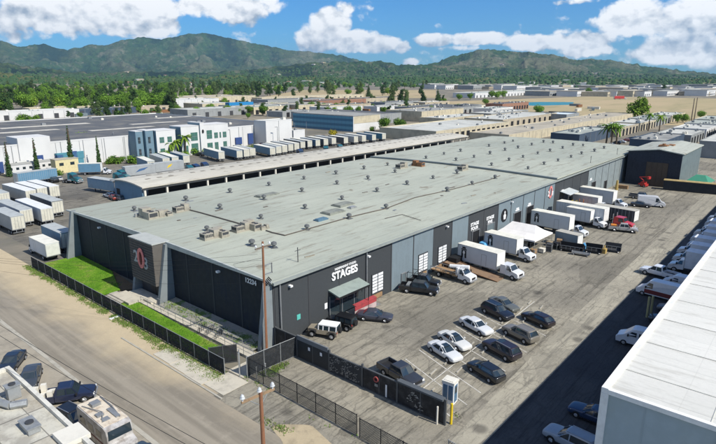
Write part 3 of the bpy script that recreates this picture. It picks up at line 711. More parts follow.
# awning over the studio entrance and its windows
b = MB(); b.profx([(-2.1, 3.85), (-2.1, 4.0), (-.05, 4.5), (-.05, 4.3)], 9.5, 15.8); aw_ = b.build('awning', plain('awning_sheet', (.30, .35, .31), .6, .2, .3, .15, 1.), wh)
b = MB()
for k in range(5): b.box(9.6 + k * 1.5, 9.68 + k * 1.5, -2.06, -2.0, 3.4, 3.85)
b.box(9.5, 15.8, -2.13, -2.1, 3.72, 4.0); b.cyl((9.7, -2.0, 0), (9.7, -2.0, 3.8), .06); b.cyl((15.6, -2.0, 0), (15.6, -2.0, 3.8), .06); b.build('frame', M_BLACK, aw_)
b = MB(); b.box(9.6, 16.8, -.12, -.05, .3, 3.5); b.build('shopfront', M_GLASS, wh)
b = MB(); 
for k in range(4): b.box(9.6 + k * 2.5, 9.7 + k * 2.5, -.2, -.12, .3, 3.5)
b.build('mullion', M_GREY, wh)
b = MB(); b.profx([(-.05, 5.05), (-2.6, 4.5), (-2.6, 4.6), (-.05, 5.2)], 131 - WX0, 137.2 - WX0); b.build('awning', plain('awning_light', (.55, .58, .56), .6, .2, .3, .15, 1.), wh)
# lamps on the walls
for (x, y) in ((2.6, -.25), (57.4 - WX0 + .3, -.25), (78.9 - WX0, -.25), (104 - WX0, -.25)):
    b = MB(); b.box(-.2, .2, -.28, .2, -.1, .12); b.build('wall_lamp', M_SIGNW, wh, loc=(x, y, 7.2))
for y in (10.5, 44.): 
    b = MB(); b.box(-.4, .05, -.2, .2, -.1, .15); b.build('wall_lamp', M_SIGNW, wh, loc=(-.1, y, 7.3))
b = MB(); b.box(-.3, .3, -.1, -.05, 2.2, 2.9); b.build('notice', plain('teal_notice', (.10, .45, .38), .6), wh, loc=(4.0, 0, 0))
b = MB(); b.box(-.25, .25, -.1, -.05, 2.0, 2.8); b.build('notice', M_SIGNW, wh, loc=(9.0, 0, 0))
# roof ventilators
b = MB(); b.cyl((0, 0, -.1), (0, 0, .55), .30, n=8); b.cyl((0, 0, .5), (0, 0, .62), .34, .56, n=10); b.cyl((0, 0, .62), (0, 0, 1.0), .56, .50, n=10); b.cyl((0, 0, 1.0), (0, 0, 1.18), .50, .12, n=10); b.box(-.62, .62, -.62, .62, -.1, .05)
M_VENT = plain('vent_metal', (.15, .155, .15), .55, .3, .4, .3, 3.)
vent0 = None
V = [(269,184),(230,191),(302,190),(304,177.6),(336,172.6),(337,182.6),(342,198),(264,198),(220,207),(305,207),(261,217),(349,217),(307,228),(207,229),(252,244),(274,246),
 (134.5,209),(186,199),(368,177.6),(395,171),(387.6,163.8),(407,183),(377,190),(433,177),(447,189.7),(386,207),(472,183),(457,172),(495,177),(491.5,164),(528,167.5),(364,167.5),
 (426,157),(444,153),(460.5,150),(456,159),(474,156),(490,152.5),(489,145),(504.5,142),(513,140),(505,149),(509,159),(523,156),(518,146.7),(531.7,143.7),(537.7,152.5),
 (543.5,141),(550,149.8),(544,163),(558,159.6),(553,141.6),(562.6,147),(571,156),(573,144),(581.5,152.6),(583,144.5),(594.4,150),(604,147)]
def roof_at(u, v):
    z = WH + .4
    for _ in range(3):
        x, y = G(u, v, z); t = min(max((y - WY0 + .35) / (WY1 - WY0 + .65), 0), 1); z = roofz(t) + (.38 if x > SEAM else 0)
    return x, y, z
for i, (u, v) in enumerate(V):
    x, y, z = roof_at(u, v + 1.6); rf = roof if x < SEAM else roof2 if x < 184.3 else roof3
    if vent0 is None: vent0 = b.build('roof_vent', M_VENT, roof, smooth=False, loc=(x - WX0, y - WY0, z)); vent0.scale = (.75,) * 3
    else: inst(vent0, rf, (x - WX0, y - WY0, z), rz=i * .7, sc=(.68 + .2 * ((i * 37) % 10) / 10))
# rooftop air handlers with housings, fans and ducts
def hvac(u, v, s=1., kind=0, m1=None):
    x, y, z = roof_at(u, v)
    b = MB(); b.box(-2.4 * s, 0, -1.1 * s, 1.1 * s, .2, 1.5 * s); b.box(.15, 1.9 * s, -1.0 * s, 1.0 * s, .2, 2.0 * s)
    b.box(-2.5 * s, 2.1 * s, -1.2 * s, 1.2 * s, -.1, .2)
    h = b.build('air_handler', m1 or plain('hvac_beige', (.36, .33, .26), .6, .1, .3, .3, 1.5), roof, loc=(x - WX0, y - WY0, z), rz=R(0 if kind == 0 else 90))
    b = MB(); b.cyl((-1.7 * s, 0, 1.5 * s), (-1.7 * s, 0, 1.62 * s), .45 * s, n=12); b.cyl((-.65 * s, 0, 1.5 * s), (-.65 * s, 0, 1.62 * s), .45 * s, n=12); b.build('fan', M_DGREY, h)
    b = MB(); b.box(-2.42 * s, -2.3 * s, -.9 * s, .9 * s, .4, 1.3 * s)
    for k in range(5): b.box(-2.2 * s + k * .45 * s, -1.9 * s + k * .45 * s, -1.13 * s, -1.1 * s, .4, 1.3 * s)
    b.build('grille', M_DGREY, h)
    b = MB(); b.box(1.9 * s, 2.7 * s, -.35 * s, .35 * s, .3, 1.1 * s); b.box(2.3 * s, 2.7 * s, -.35 * s, 1.6 * s, .0, .7 * s); b.build('duct', M_DUCT, h)
for a_ in ((148, 217.5, .8, 1), (157, 217.5, .6, 0), (182, 211, .62, 0), (211, 238, .62, 0), (220, 235.5, .6, 1), (242, 230.5, .62, 0), (252, 228.5, .66, 1), (264.5, 229, .35, 0), (402, 168, .75, 0), (418, 166, .7, 1, M_RUST), (463, 170, .7, 0), (167, 215, .45, 1)): hvac(*a_)
M_SKY = plain('skylight_dusty', (.24, .25, .21), .7, 0, .3, .3, 1.)
# skylights, hatches, pipes, antenna masts
for (u, v, w_, d_, m_) in ((267, 195.5, 5.0, 2.0, M_SKY), (343, 205, 4.0, 2.4, M_SKY), (333, 212.5, 4.0, 2.4, M_SKY), (321, 220, 2.4, 1.2, plain('blue_tarp', (.10, .18, .24), .6)), (352, 208, 1.6, 1.0, M_DUCT)):
    x, y, z = roof_at(u, v); b = MB(); b.box(-w_ / 2, w_ / 2, -d_ / 2, d_ / 2, -.1, .22); b.box(-w_ / 2 + .2, w_ / 2 - .2, -d_ / 2 + .2, d_ / 2 - .2, .22, .34)
    b.build('skylight', m_, roof, loc=(x - WX0, y - WY0, z))
def pipe(name, pts, r, mat, par):
    P3 = []
    for k in range(len(pts) - 1):
        (u0, v0), (u1, v1) = pts[k], pts[k + 1]
        for i in range(8):
            x, y, z = roof_at(u0 + (u1 - u0) * i / 7, v0 + (v1 - v0) * i / 7); P3.append((x - WX0, y - WY0, z + .12))
    b = MB(); b.tube([p for i, p in enumerate(P3) if i == 0 or p != P3[i - 1]], r, 5); b.build(name, mat, par)
M_PIPE = plain('pipe', (.12, .10, .08), .7, .1, .3, .3, 2.)
pipe('conduit', [(188, 210), (200, 213), (232, 222), (246, 226)], .10, M_PIPE, roof)
pipe('conduit', [(266, 231), (272, 233), (285, 236), (352, 217), (386, 209), (415, 198), (447, 191), (490, 180), (500, 176)], .09, M_PIPE, roof)
pipe('conduit', [(215, 234), (245, 229), (262, 226)], .08, M_PIPE, roof)
pipe('conduit', [(385, 219), (402, 215), (421, 221)], .05, M_PIPE, roof)
rr = random.Random(3)
for k in range(26):
    x, y = rr.uniform(44, 125), rr.uniform(50, 98); t = (y - WY0 + .35) / (WY1 - WY0 + .65); b = MB(); w_, d_ = rr.uniform(.5, 1.8), rr.uniform(.15, .5); b.box(-w_ / 2, w_ / 2, -d_ / 2, d_ / 2, -.05, .08); b.build('roof_patch', [M_PIPE, plain('patch_tan', (.26, .23, .17), .9), M_GREY][k % 3], roof, loc=(x - WX0, y - WY0, roofz(t)), rz=rr.uniform(-.3, .3))
for (u, v) in ((590.5, 163), (617, 154.5), (298, 262)):
    x, y, z = roof_at(u, v); b = MB(); b.cyl((0, 0, 0), (0, 0, 2.0), .06, n=6); b.cyl((-.5, 0, 1.6), (.5, 0, 1.6), .04, n=5); b.build('antenna', M_DGREY, roof if x < SEAM else roof2, loc=(x - WX0, y - WY0, z))

# ================================================================ hangar at the far end of the lot
HX0, HX1, HY0, HY1 = 182.3, 212, 31.5, 46.2
hg = E('hangar', 'tall hangar with blue-shaded front and a brown sliding door beyond the parked trucks', 'hangar', (HX0, HY0, 0))
M_HSHADE = plain('hangar_front_shade', (.016, .022, .036), .6, 0, .3, .35, .25, dirt_or_shade=(.010, .013, .022), streak=True)  # navy is the front's blue shade put into its paint
M_HSIDE = plain('hangar_side', (.24, .29, .29), .6, .1, .3, .25, .4, dirt_or_shade=(.14, .17, .17), streak=True)
W_, D_ = HY1 - HY0, HX1 - HX0
b = MB(); b.profx([(0, 0), (W_, 0), (W_, 10.0), (W_ * .42, 11.0), (0, 10.2)], 0, .25); b.build('wall', M_HSHADE, hg)
b = MB(); b.box(.25, D_, 0, .25, 0, 10.1); 
for k in range(26): b.box(.6 + k * 1.12, .75 + k * 1.12, -.07, 0, .1, 10.)
b.build('wall', M_HSIDE, hg)
b = MB(); b.box(.25, D_, W_ - .25, W_, 0, 9.9); b.box(D_ - .25, D_, .25, W_ - .25, 0, 9.9); b.build('wall', M_SLATE, hg)
b = MB(); b.profx([(-.5, 10.05), (-.5, 10.3), (W_ * .42, 11.25), (W_ + .4, 10.15), (W_ + .4, 9.95), (W_ * .42, 11.0)], -.5, D_ + .3); b.build('roof', roofmat('hangar_roof', (.44, .45, .38, 1), (.38, .39, .33, 1), 2.4, 9.), hg)
b = MB(); b.box(-.1, 0, 3.3, 9.2, .1, 7.2)
for k in range(5): b.box(-.16, -.1, 3.4 + k * 1.4, 3.5 + k * 1.4, .1, 7.2)
b.build('sliding_door', plain('brown_door', (.085, .065, .045), .8, 0, .2, .35, .6, streak=True), hg)
b = MB(); b.box(8, 11.5, 6, 8.4, 10.4, 11.5); b.box(12, 15, 5, 6.5, 10.4, 11.4); b.cyl((9, 7, 11.4), (9, 7, 12.0), .5, n=8); b.build('roof_plant', M_RUST, hg)

# ================================================================ white-roofed building on the right
RX0, RY1, RH = 40.6, 9.9, 9.0
rb = E('white_building', 'big white-roofed building filling the bottom right corner, its end wall in blue shade', 'building', (RX0, RY1, 0))
M_WROOF = roofmat('white_roof', (.68, .665, .60, 1), (.60, .59, .53, 1), 3.1, 5., R(90), .5)
b = MB(); b.box(0, .3, -45, 0, -.1, RH - .3); 
for k in range(8): b.box(-.03, 0, -45 + k * 6, -45 + k * 6 + .06, 0, RH - .35)
b.build('wall', plain('end_wall_shade', (.33, .39, .40), .7, 0, .3, .3, .12, dirt_or_shade=(.36, .40, .34)), rb)  # blue shade and its gradient put into the white wall's colour
b = MB(); b.box(.3, 300, -.3, 0, 0, RH - .3); b.build('wall', M_SLATE, rb)
b = MB(); b.box(-.06, 300, -45, .1, RH - .3, RH); b.build('roof', M_WROOF, rb)
b = MB(); b.box(-.14, 300, -.35, .16, RH - .34, RH + .12); b.box(-.16, .22, -45, -.36, RH - .32, RH + .06); b.build('parapet', plain('parapet_white', (.78, .77, .72), .6, 0, .3, .12, 1.), rb)
b = MB(); b.box(-.16, .0, -.40, .16, 0, RH - .35); b.build('corner_trim', plain('parapet_white', (.78, .77, .72)), rb)
b = MB(); b.box(-.25, -.03, -12.4, -11.9, 7.3, 7.6); b.box(-.06, 0, -12.6, -11.7, 7.2, 7.7); b.build('wall_lamp', M_BLACK, rb)
b = MB(); b.cyl((-.1, -7.6, 0), (-.1, -7.6, RH - .4), .07); b.build('downpipe', plain('pipe_blue', (.16, .26, .30), .5), rb)
b = MB()
for k in range(26): b.box(4 + k * 6.3, 4.06 + k * 6.3, -44, -.5, RH, RH + .05)
for k in range(6): b.box(0, 170, -7.0 - k * 7, -6.95 - k * 7, RH, RH + .035)
b.build('roof_seam', plain('seam', (.55, .54, .475), .8, 0, .2, .3, .5), rb)
b = MB(); b.box(3.0, 3.5, -9.3, -8.2, RH, RH + .06); b.box(3.4, 3.9, -9.0, -8.8, RH, RH + .08); b.build('roof_patch', plain('patch_moss', (.38, .36, .18), .9), rb)
# ================================================================ vehicles
M_LAMPW = plain('lamp_clear', (.72, .74, .74), .2, 0, .6, .04, 4.)
M_LAMPR = plain('lamp_red', (.40, .02, .02), .25, 0, .6, .05, 4.)
M_CHROME = plain('rim_alloy', (.45, .46, .47), .3, .6, .5, .1, 4.)
M_TRIM = plain('trim_black', (.02, .02, .021), .5, 0, .4, .08, 3.)
M_PLATE = plain('plate', (.65, .66, .62), .5)
def wheels(root, xs, hw, r, w=.24, rim=M_CHROME, dual=False):
    first = True; proto = None
    for x in xs:
        for s in (-1, 1):
            b = MB(); y0, y1 = (-w / 2, w / 2)
            b.cyl((0, y0, 0), (0, y1, 0), r, n=16)
            o = b.build('wheel', M_RUBBER, root, loc=(x, s * (hw - w / 2), r))
            b = MB(); b.cyl((0, s * w / 2 - .01 * s, 0), (0, s * (w / 2 + .015), 0), r * .62, r * .5, n=10)
            for k in range(5):
                a = k * 1.2566; b.cyl((0, s * (w / 2 + .02), 0), (r * .5 * math.cos(a), s * (w / 2 + .02), r * .5 * math.sin(a)), .03, n=4)
            b.build('rim', rim, o)
def ring8(x, hw, zb, zt, tuck=.06, crown=.03):
    """cross-section of a car body at station x"""
    return [(x, -hw * .86, zb), (x, -hw, zb + .12), (x, -hw, zb + (zt - zb) * .55), (x, -hw * .97, zt - tuck), (x, -hw * .78, zt),
            (x, 0, zt + crown), (x, hw * .78, zt), (x, hw * .97, zt - tuck), (x, hw, zb + (zt - zb) * .55), (x, hw, zb + .12), (x, hw * .86, zb)]
def soften(o, lv=2):
    md = o.modifiers.new('round', 'SUBSURF'); md.levels = lv; md.render_levels = lv
    bpy.context.view_layer.update(); dg = bpy.context.evaluated_depsgraph_get()
    me = bpy.data.meshes.new_from_object(o.evaluated_get(dg)); o.modifiers.clear(); o.data = me
    me.polygons.foreach_set('use_smooth', [True] * len(me.polygons)); return o
def car_parts(root, L_, W_, H_, kind, mat, seed=0):
    hw = W_ / 2; f = L_ / 2
    zb = .22 if kind == 'sedan' else .32
    belt = .92 if kind == 'sedan' else 1.12
    if kind == 'sedan':
        st = [(-f - .08, .80, .36, .86), (-f + .08, .93, .26, 1.0), (-f + .75, .98, zb, 1.02), (-f + 1.2, 1, zb, .98), (-.2, 1, zb, belt), (f - 1.55, 1, zb, belt + .02), (f - 1.2, .99, zb, .94), (f - .5, .97, zb, .87), (f - .08, .90, .26, .78), (f + .08, .78, .30, .68)]
        gh = [(-f + .62, -f + 1.35), (f - 1.28, f - 2.15)]
    elif kind == 'suv':
        st = [(-f - .08, .84, .46, 1.06), (-f + .06, .95, .36, 1.16), (-f + .6, .99, zb, 1.14), (-.2, 1, zb, belt), (f - 1.4, 1, zb, belt), (f - 1.15, .99, zb, 1.08), (f - .45, .98, zb, 1.02), (f - .06, .92, .34, .92), (f + .08, .80, .40, .78)]
        gh = [(-f + .12, -f + .55), (f - 1.30, f - 2.05)]
    elif kind == 'hatch':
        st = [(-f - .08, .84, .40, .94), (-f + .06, .94, .28, 1.02), (-f + .6, .99, zb, 1.0), (-.2, 1, zb, belt), (f - 1.3, 1, zb, belt), (f - 1.05, .99, zb, .96), (f - .4, .97, zb, .88), (f - .06, .90, .28, .78), (f + .08, .78, .34, .66)]
        gh = [(-f + .15, -f + .75), (f - 1.15, f - 1.95)]
    b = MB(); b.loft([ring8(x, hw * k, z0, z1) for x, k, z0, z1 in st]); body = soften(b.build('body', mat, root))
    (xr0, xr1), (xf0, xf1) = gh; zt = H_ - .04
    wb, wt = hw * .90, hw * .72
    def hoop(z, t, grow=0.):
        xr = xr0 + (xr1 - xr0) * t - grow; xf = xf0 + (xf1 - xf0) * t + grow; ww = wb + (wt - wb) * t + grow
        return [(xr, -ww * .86, z), (xr + .22, -ww, z), (0, -ww * 1.02, z), (xf - .28, -ww, z), (xf, -ww * .80, z), (xf + .05, 0, z), (xf, ww * .80, z), (xf - .28, ww, z), (0, ww * 1.02, z), (xr + .22, ww, z), (xr, ww * .86, z), (xr - .04, 0, z)]
    z0 = (belt if kind != 'sedan' else belt) - .06
    b = MB(); b.loft([hoop(z0, 0), hoop(zt - .04, .97)]); b.build('window', M_GLASS, root)
    b = MB(); b.loft([hoop(zt - .07, .93, .012), hoop(zt - .01, 1.0, .0), hoop(zt + .04, 1.14, -.05)])
    # pillars
    lo, hi = hoop(z0, 0, .012), hoop(zt - .05, .95, .012)
    def pil(i, wd):
        a, c = Vector(lo[i]), Vector(hi[i]); n = Vector((wd, 0, 0))
        s = 1 if a.y > 0 else -1; o_ = Vector((0, .012 * s, 0))
        b.add([a - n + o_, a + n + o_, c + n + o_, c - n + o_, a - n - o_ * 3, a + n - o_ * 3, c + n - o_ * 3, c - n - o_ * 3], [(0, 1, 2, 3), (0, 4, 7, 3), (1, 5, 6, 2)])
    for i in (1, 9): pil(i, .13)
    for i in (2, 8): pil(i, .05)
    for i in (3, 7, 4, 6): pil(i, .045)
    if kind in ('suv',):
        for i in (0, 10): pil(i, .06)
    b.build('roof', mat, root)
    if seed % 2 == 0:
        b = MB(); b.box(-f * .12, f * .2, -wt * .6, wt * .6, zt + .035, zt + .052); b.build('sunroof', M_GLASS, root)
    if kind == 'suv':
        for s in (-1, 1):
            b = MB(); b.box(xr1 + .1, xf1 - .1, s * wt * .86 - .025, s * wt * .86 + .025, zt + .03, zt + .09); b.build('roof_rail', M_CHROME, root)
    ht = .62 if kind != 'suv' else .78
    for s in (-1, 1):
        b = MB(); b.add([(f - .0, s * hw * .48, ht - .04), (f - .07, s * hw * .76, ht - .02), (f - .36, s * hw * .93, ht + .02), (f - .36, s * hw * .92, ht + .13), (f - .10, s * hw * .76, ht + .09), (f - .02, s * hw * .48, ht + .05)], [(0, 1, 4, 5), (1, 2, 3, 4)]); 
        b.M = Matrix.Translation((.03, s * .015, .01)); b.add([(f - .08, s * hw * .62, ht - .01), (f - .09, s * hw * .80, ht), (f - .11, s * hw * .80, ht + .1), (f - .10, s * hw * .62, ht + .08)], [(0, 1, 2, 3)])
        b.build('headlight', M_LAMPW, root)
        b = MB(); rt = ht + .16; b.box(-f + .0, -f + .16, min(s * hw * .52, s * hw * .80), max(s * hw * .52, s * hw * .80), rt - .02, rt + .11); b.build('taillight', M_LAMPR, root)
        b = MB(); b.box(f - 1.75, f - 1.60, min(s * hw * .98, s * (hw + .17)), max(s * hw * .98, s * (hw + .17)), belt - .04, belt + .12); b.build('mirror', mat, root)
    b = MB(); b.box(f - .14, f + .03, -hw * .50, hw * .50, .40, .54); b.build('grille', M_TRIM, root)
    b = MB(); b.box(-f - .03, -f + .02, -.25, .25, .62 if kind == 'sedan' else .8, .74 if kind == 'sedan' else .92); b.build('number_plate', M_PLATE, root)
    b = MB(); b.box(-f + .3, f - .3, -hw * .99, hw * .99, .20 if kind == 'sedan' else .28, .30 if kind == 'sedan' else .40); b.build('sill', M_TRIM, root)
    r = .32 if kind != 'suv' else .36
    for x in (-f + .95, f - .92):
        for s in (-1, 1):
            b = MB(); b.cyl((x, s * (hw - .02), r + .02), (x, s * (hw + .004), r + .02), r + .055, n=14); b.build('wheel_arch', M_TRIM, root)
    wheels(root, (-f + .95, f - .92), hw + .02, r, .22)
def car(kind, mat, label, x, y, rz, L_=None, cat='car', group='cars parked in the marked stalls', name='parked_car', seed=0):
    d = {'sedan': (4.75, 1.84, 1.45), 'suv': (4.75, 1.93, 1.72), 'hatch': (4.4, 1.80, 1.50)}[kind]
    r = E(name, label, cat, (x, y, .02), rz, group)
    car_parts(r, L_ or d[0], d[1], d[2], kind, mat, seed); return r
def pickup(mat, label, x, y, rz, group=None, cabL=2.1, L_=5.7, name='pickup_truck', load=None, W_=2.0, bedmat=None):
    r = E(name, label, 'pickup truck', (x, y, .02), rz, group); f = L_ / 2; hw = W_ / 2
    cf = f - 1.5; cr = cf - cabL
    st = [(cr - .02, .97, .42, 1.12), (cr + .3, 1, .40, 1.15), (cf - .2, 1, .40, 1.16), (cf + .2, .99, .42, 1.13), (f - .35, .95, .44, 1.04), (f - .05, .90, .48, .95), (f, .82, .52, .80)]
    b = MB(); b.loft([ring8(a, hw * k, z0, z1) for a, k, z0, z1 in st]); b.build('body', mat, r)
    b = MB(); b.loft([[(cr + .06, -hw * .86, 1.08), (cf + .05, -hw * .86, 1.08), (cf + .12, 0, 1.08), (cf + .05, hw * .86, 1.08), (cr + .06, hw * .86, 1.08)], [(cr + .2, -hw * .74, 1.78), (cf - .55, -hw * .74, 1.78), (cf - .5, 0, 1.8), (cf - .55, hw * .74, 1.78), (cr + .2, hw * .74, 1.78)]]); b.build('window', M_GLASS, r)
    b = MB(); b.loft([[(cr + .17, -hw * .76, 1.75), (cf - .48, -hw * .76, 1.75), (cf - .44, 0, 1.77), (cf - .48, hw * .76, 1.75), (cr + .17, hw * .76, 1.75)], [(cr + .28, -hw * .66, 1.86), (cf - .66, -hw * .66, 1.86), (cf - .62, 0, 1.88), (cf - .66, hw * .66, 1.86), (cr + .28, hw * .66, 1.86)]])
    for s in (-1, 1):
        for x0, x1, w_ in ((cr + .06, cr + .18, .10), ((cr + cf) / 2, (cr + cf) / 2 - .05, .045), (cf + .03, cf - .52, .05)):
            b.add([(x0 - w_, s * hw * .885, 1.06), (x0 + w_, s * hw * .885, 1.06), (x1 + w_, s * hw * .765, 1.76), (x1 - w_, s * hw * .765, 1.76), (x0 - w_, s * hw * .84, 1.06), (x0 + w_, s * hw * .84, 1.06), (x1 + w_, s * hw * .72, 1.76), (x1 - w_, s * hw * .72, 1.76)], [(0, 1, 2, 3), (0, 4, 7, 3), (1, 5, 6, 2)])
    b.build('roof', mat, r)
    b = MB(); z0, z1 = .48, 1.17
    b.box(-f, cr - .06, -hw * .98, hw * .98, z0, .72); b.box(-f, cr - .06, -hw * .98, -hw * .86, .72, z1); b.box(-f, cr - .06, hw * .86, hw * .98, .72, z1); b.box(-f, -f + .08, -hw * .86, hw * .86, .72, z1); b.box(cr - .16, cr - .06, -hw * .86, hw * .86, .72, z1)
    bed = b.build('cargo_bed', bedmat or mat, r)
    b = MB(); b.box(-f + .09, cr - .17, -hw * .85, hw * .85, .73, .76); b.build('bed_liner', M_TRIM, bed)
    for s in (-1, 1):
        b = MB(); b.box(f - .10, f + .01, min(s * hw * .58, s * hw * .90), max(s * hw * .58, s * hw * .90), .74, .94); b.build('headlight', M_LAMPW, r)
        b = MB(); b.box(-f - .015, -f + .05, min(s * hw * .86, s * hw * .98), max(s * hw * .86, s * hw * .98), .75, 1.05); b.build('taillight', M_LAMPR, r)
        b = MB(); b.box(cf - .15, cf, min(s * hw, s * (hw + .22)), max(s * hw, s * (hw + .22)), 1.1, 1.32); b.build('mirror', M_TRIM, r)
    b = MB(); b.box(f - .03, f + .1, -hw * .95, hw * .95, .42, .62); b.build('bumper', M_CHROME, r)
    b = MB(); b.box(-f - .12, -f, -hw * .9, hw * .9, .42, .58); b.build('bumper', M_CHROME, r)
    b = MB(); b.box(f - .06, f + .015, -hw * .54, hw * .54, .66, .94); b.build('grille', M_TRIM, r)
    wheels(r, (-f + 1.2, f - .95), hw + .02, .40, .27)
    if load: load(r, cr, f, hw)
    return r
def jeep(mat, topmat, label, x, y, rz):
    r = E('off_roader', label, 'off-roader', (x, y, .02), rz, 'off-roaders by the wall')
    b = MB(); b.box(-2.0, .75, -.82, .82, .55, 1.15); b.loft([[(.75, -.80, .58), (.75, .80, .58), (.75, .80, 1.2), (.75, -.80, 1.2)], [(2.0, -.62, .60), (2.0, .62, .60), (2.0, .62, 1.10), (2.0, -.62, 1.10)]]); b.build('body', mat, r)
    b = MB(); b.loft([[(-1.98, -.80, 1.13), (.72, -.80, 1.13), (.72, .80, 1.13), (-1.98, .80, 1.13)], [(-1.86, -.70, 1.72), (.45, -.70, 1.72), (.45, .70, 1.72), (-1.86, .70, 1.72)]]); b.build('window', M_GLASS, r)
    b = MB(); b.box(-1.92, .52, -.74, .74, 1.72, 1.84)
    for s in (-1, 1):
        for x0 in (-1.9, -.95, -.15, .48):
            b.add([(x0 - .06, s * .83, 1.12), (x0 + .06, s * .83, 1.12), (x0 + .06, s * .72, 1.75), (x0 - .06, s * .72, 1.75), (x0 - .06, s * .76, 1.12), (x0 + .06, s * .76, 1.12), (x0 + .06, s * .66, 1.75), (x0 - .06, s * .66, 1.75)], [(0, 1, 2, 3), (0, 4, 7, 3), (1, 5, 6, 2)])
    b.build('hard_top', topmat, r)
    for x0 in (-1.3, 1.35):
        for s in (-1, 1):
            b = MB(); b.add([(x0 - .62, s * .74, .78), (x0 - .40, s * .74, 1.02), (x0 + .40, s * .74, 1.02), (x0 + .66, s * .74, .74), (x0 - .62, s * 1.02, .78), (x0 - .40, s * 1.02, 1.0), (x0 + .40, s * 1.02, 1.0), (x0 + .66, s * 1.02, .74)], [(0, 1, 5, 4), (1, 2, 6, 5), (2, 3, 7, 6)]); b.build('fender', M_TRIM, r)
    for s in (-1, 1):
        b = MB(); b.cyl((1.99, s * .45, .92), (2.03, s * .45, .92), .12, n=12); b.build('headlight', M_LAMPW, r)
        b = MB(); b.box(-2.04, -1.98, s * .72 - .07, s * .72 + .07, .85, 1.05); b.build('taillight', M_LAMPR, r)
    b = MB(); b.box(2.02, 2.22, -.85, .85, .55, .72); b.build('bumper', M_TRIM, r)
    b = MB(); b.cyl((-2.0, 0, 1.08), (-2.28, 0, 1.08), .40, n=14); b.build('spare_wheel', M_RUBBER, r)
    wheels(r, (-1.3, 1.35), .95, .43, .28); return r
def van(mat, label, x, y, rz, L_=5.9, H_=2.6, W_=2.0, wins=True, group=None, stripe=None):
    r = E('van', label, 'van', (x, y, .02), rz, group); f = L_ / 2; hw = W_ / 2
    prof = [(-f, .4), (-f, H_ - .15), (-f + .15, H_), (f - 2.1, H_), (f - 1.75, H_ - .10), (f - .85, 1.42), (f - .12, 1.12), (f, .9), (f, .4)]
    b = MB(); n = len(prof)
    def rg(y, k, zk): return [(px, y, pz if pz < 1.2 else pz) for px, pz in [(px * (1 if pz < 1.2 else k), pz) for px, pz in prof]]
    b.loft([[(px * .985, -hw * (.84 if pz > 1.5 else .97), pz - (.06 if pz > 1.5 else 0)) for px, pz in prof], [(px, -hw * (.76 if pz > 1.5 else .9), pz) for px, pz in prof], [(px, hw * (.76 if pz > 1.5 else .9), pz) for px, pz in prof], [(px * .985, hw * (.84 if pz > 1.5 else .97), pz - (.06 if pz > 1.5 else 0)) for px, pz in prof]])
    b.build('body', mat, r)
    b = MB(); 
    b.add([(f - 1.72, -hw * .74, H_ - .16), (f - .95, -hw * .86, 1.40), (f - .95, hw * .86, 1.40), (f - 1.72, hw * .74, H_ - .16)], [(0, 1, 2, 3)]); b.M = Matrix.Translation((.02, 0, .015)); b.add([(f - 1.72, -hw * .74, H_ - .16), (f - .95, -hw * .86, 1.40), (f - .95, hw * .86, 1.40), (f - 1.72, hw * .74, H_ - .16)], [(0, 1, 2, 3)]); b.build('windscreen', M_GLASS, r)
    for s in (-1, 1):
        b = MB()
        def sw(x0, x1, x1t):
            t = lambda z: hw * (.97 - .13 * (z - 1.05) / (H_ - 1.05)) + .02
            z0, z1 = 1.38, H_ - .42
            b = MB(); b.add([(x0, s * t(z0), z0), (x1, s * t(z0), z0), (x1t, s * t(z1), z1), (x0, s * t(z1), z1), (x0, s * (t(z0) - .1), z0), (x1, s * (t(z0) - .1), z0), (x1t, s * (t(z1) - .1), z1), (x0, s * (t(z1) - .1), z1)], [(0, 1, 2, 3), (0, 4, 5, 1), (3, 2, 6, 7)]); b.build('window', M_GLASS, r)
        sw(f - 2.3, f - 1.15, f - 1.75)
        if wins:
            xx = f - 2.5
            while xx - 1.1 > -f + .2: sw(xx - 1.05, xx - .05, xx - .05); xx -= 1.15
        b = MB(); b.box(f - .12, f + .01, min(s * hw * .55, s * hw * .88), max(s * hw * .55, s * hw * .88), .72, .98); b.build('headlight', M_LAMPW, r)
        b = MB(); b.box(-f - .015, -f + .04, min(s * hw * .82, s * hw * .94), max(s * hw * .82, s * hw * .94), .9, 1.3); b.build('taillight', M_LAMPR, r)
        b = MB(); b.box(f - 1.45, f - 1.3, min(s * hw, s * (hw + .22)), max(s * hw, s * (hw + .22)), 1.35, 1.65); b.build('mirror', M_TRIM, r)
    b = MB(); b.box(f - .06, f + .08, -hw * .92, hw * .92, .38, .6); b.box(f - .04, f + .02, -hw * .5, hw * .5, .68, .92); b.build('bumper', M_TRIM, r)
    if stripe:
        b = MB(); b.box(-f + .2, f - 1.2, -hw - .005, hw + .005, .55, 1.15); b.build('side_graphic', stripe, r)
    wheels(r, (-f + 1.15, f - .95), hw, .36, .24); return r
M_BOXW = plain('box_white_shaded', (.55, .585, .60), .45, 0, .4, .08, .5)  # sides tinted pale blue to paint in their shade
M_BOXTOP = plain('box_top_sunlit', (.72, .70, .60), .6, 0, .3, .15, .6)  # cream tops paint in the sun on the same white
M_CABW = paint('cab_white', (.66, .67, .67))
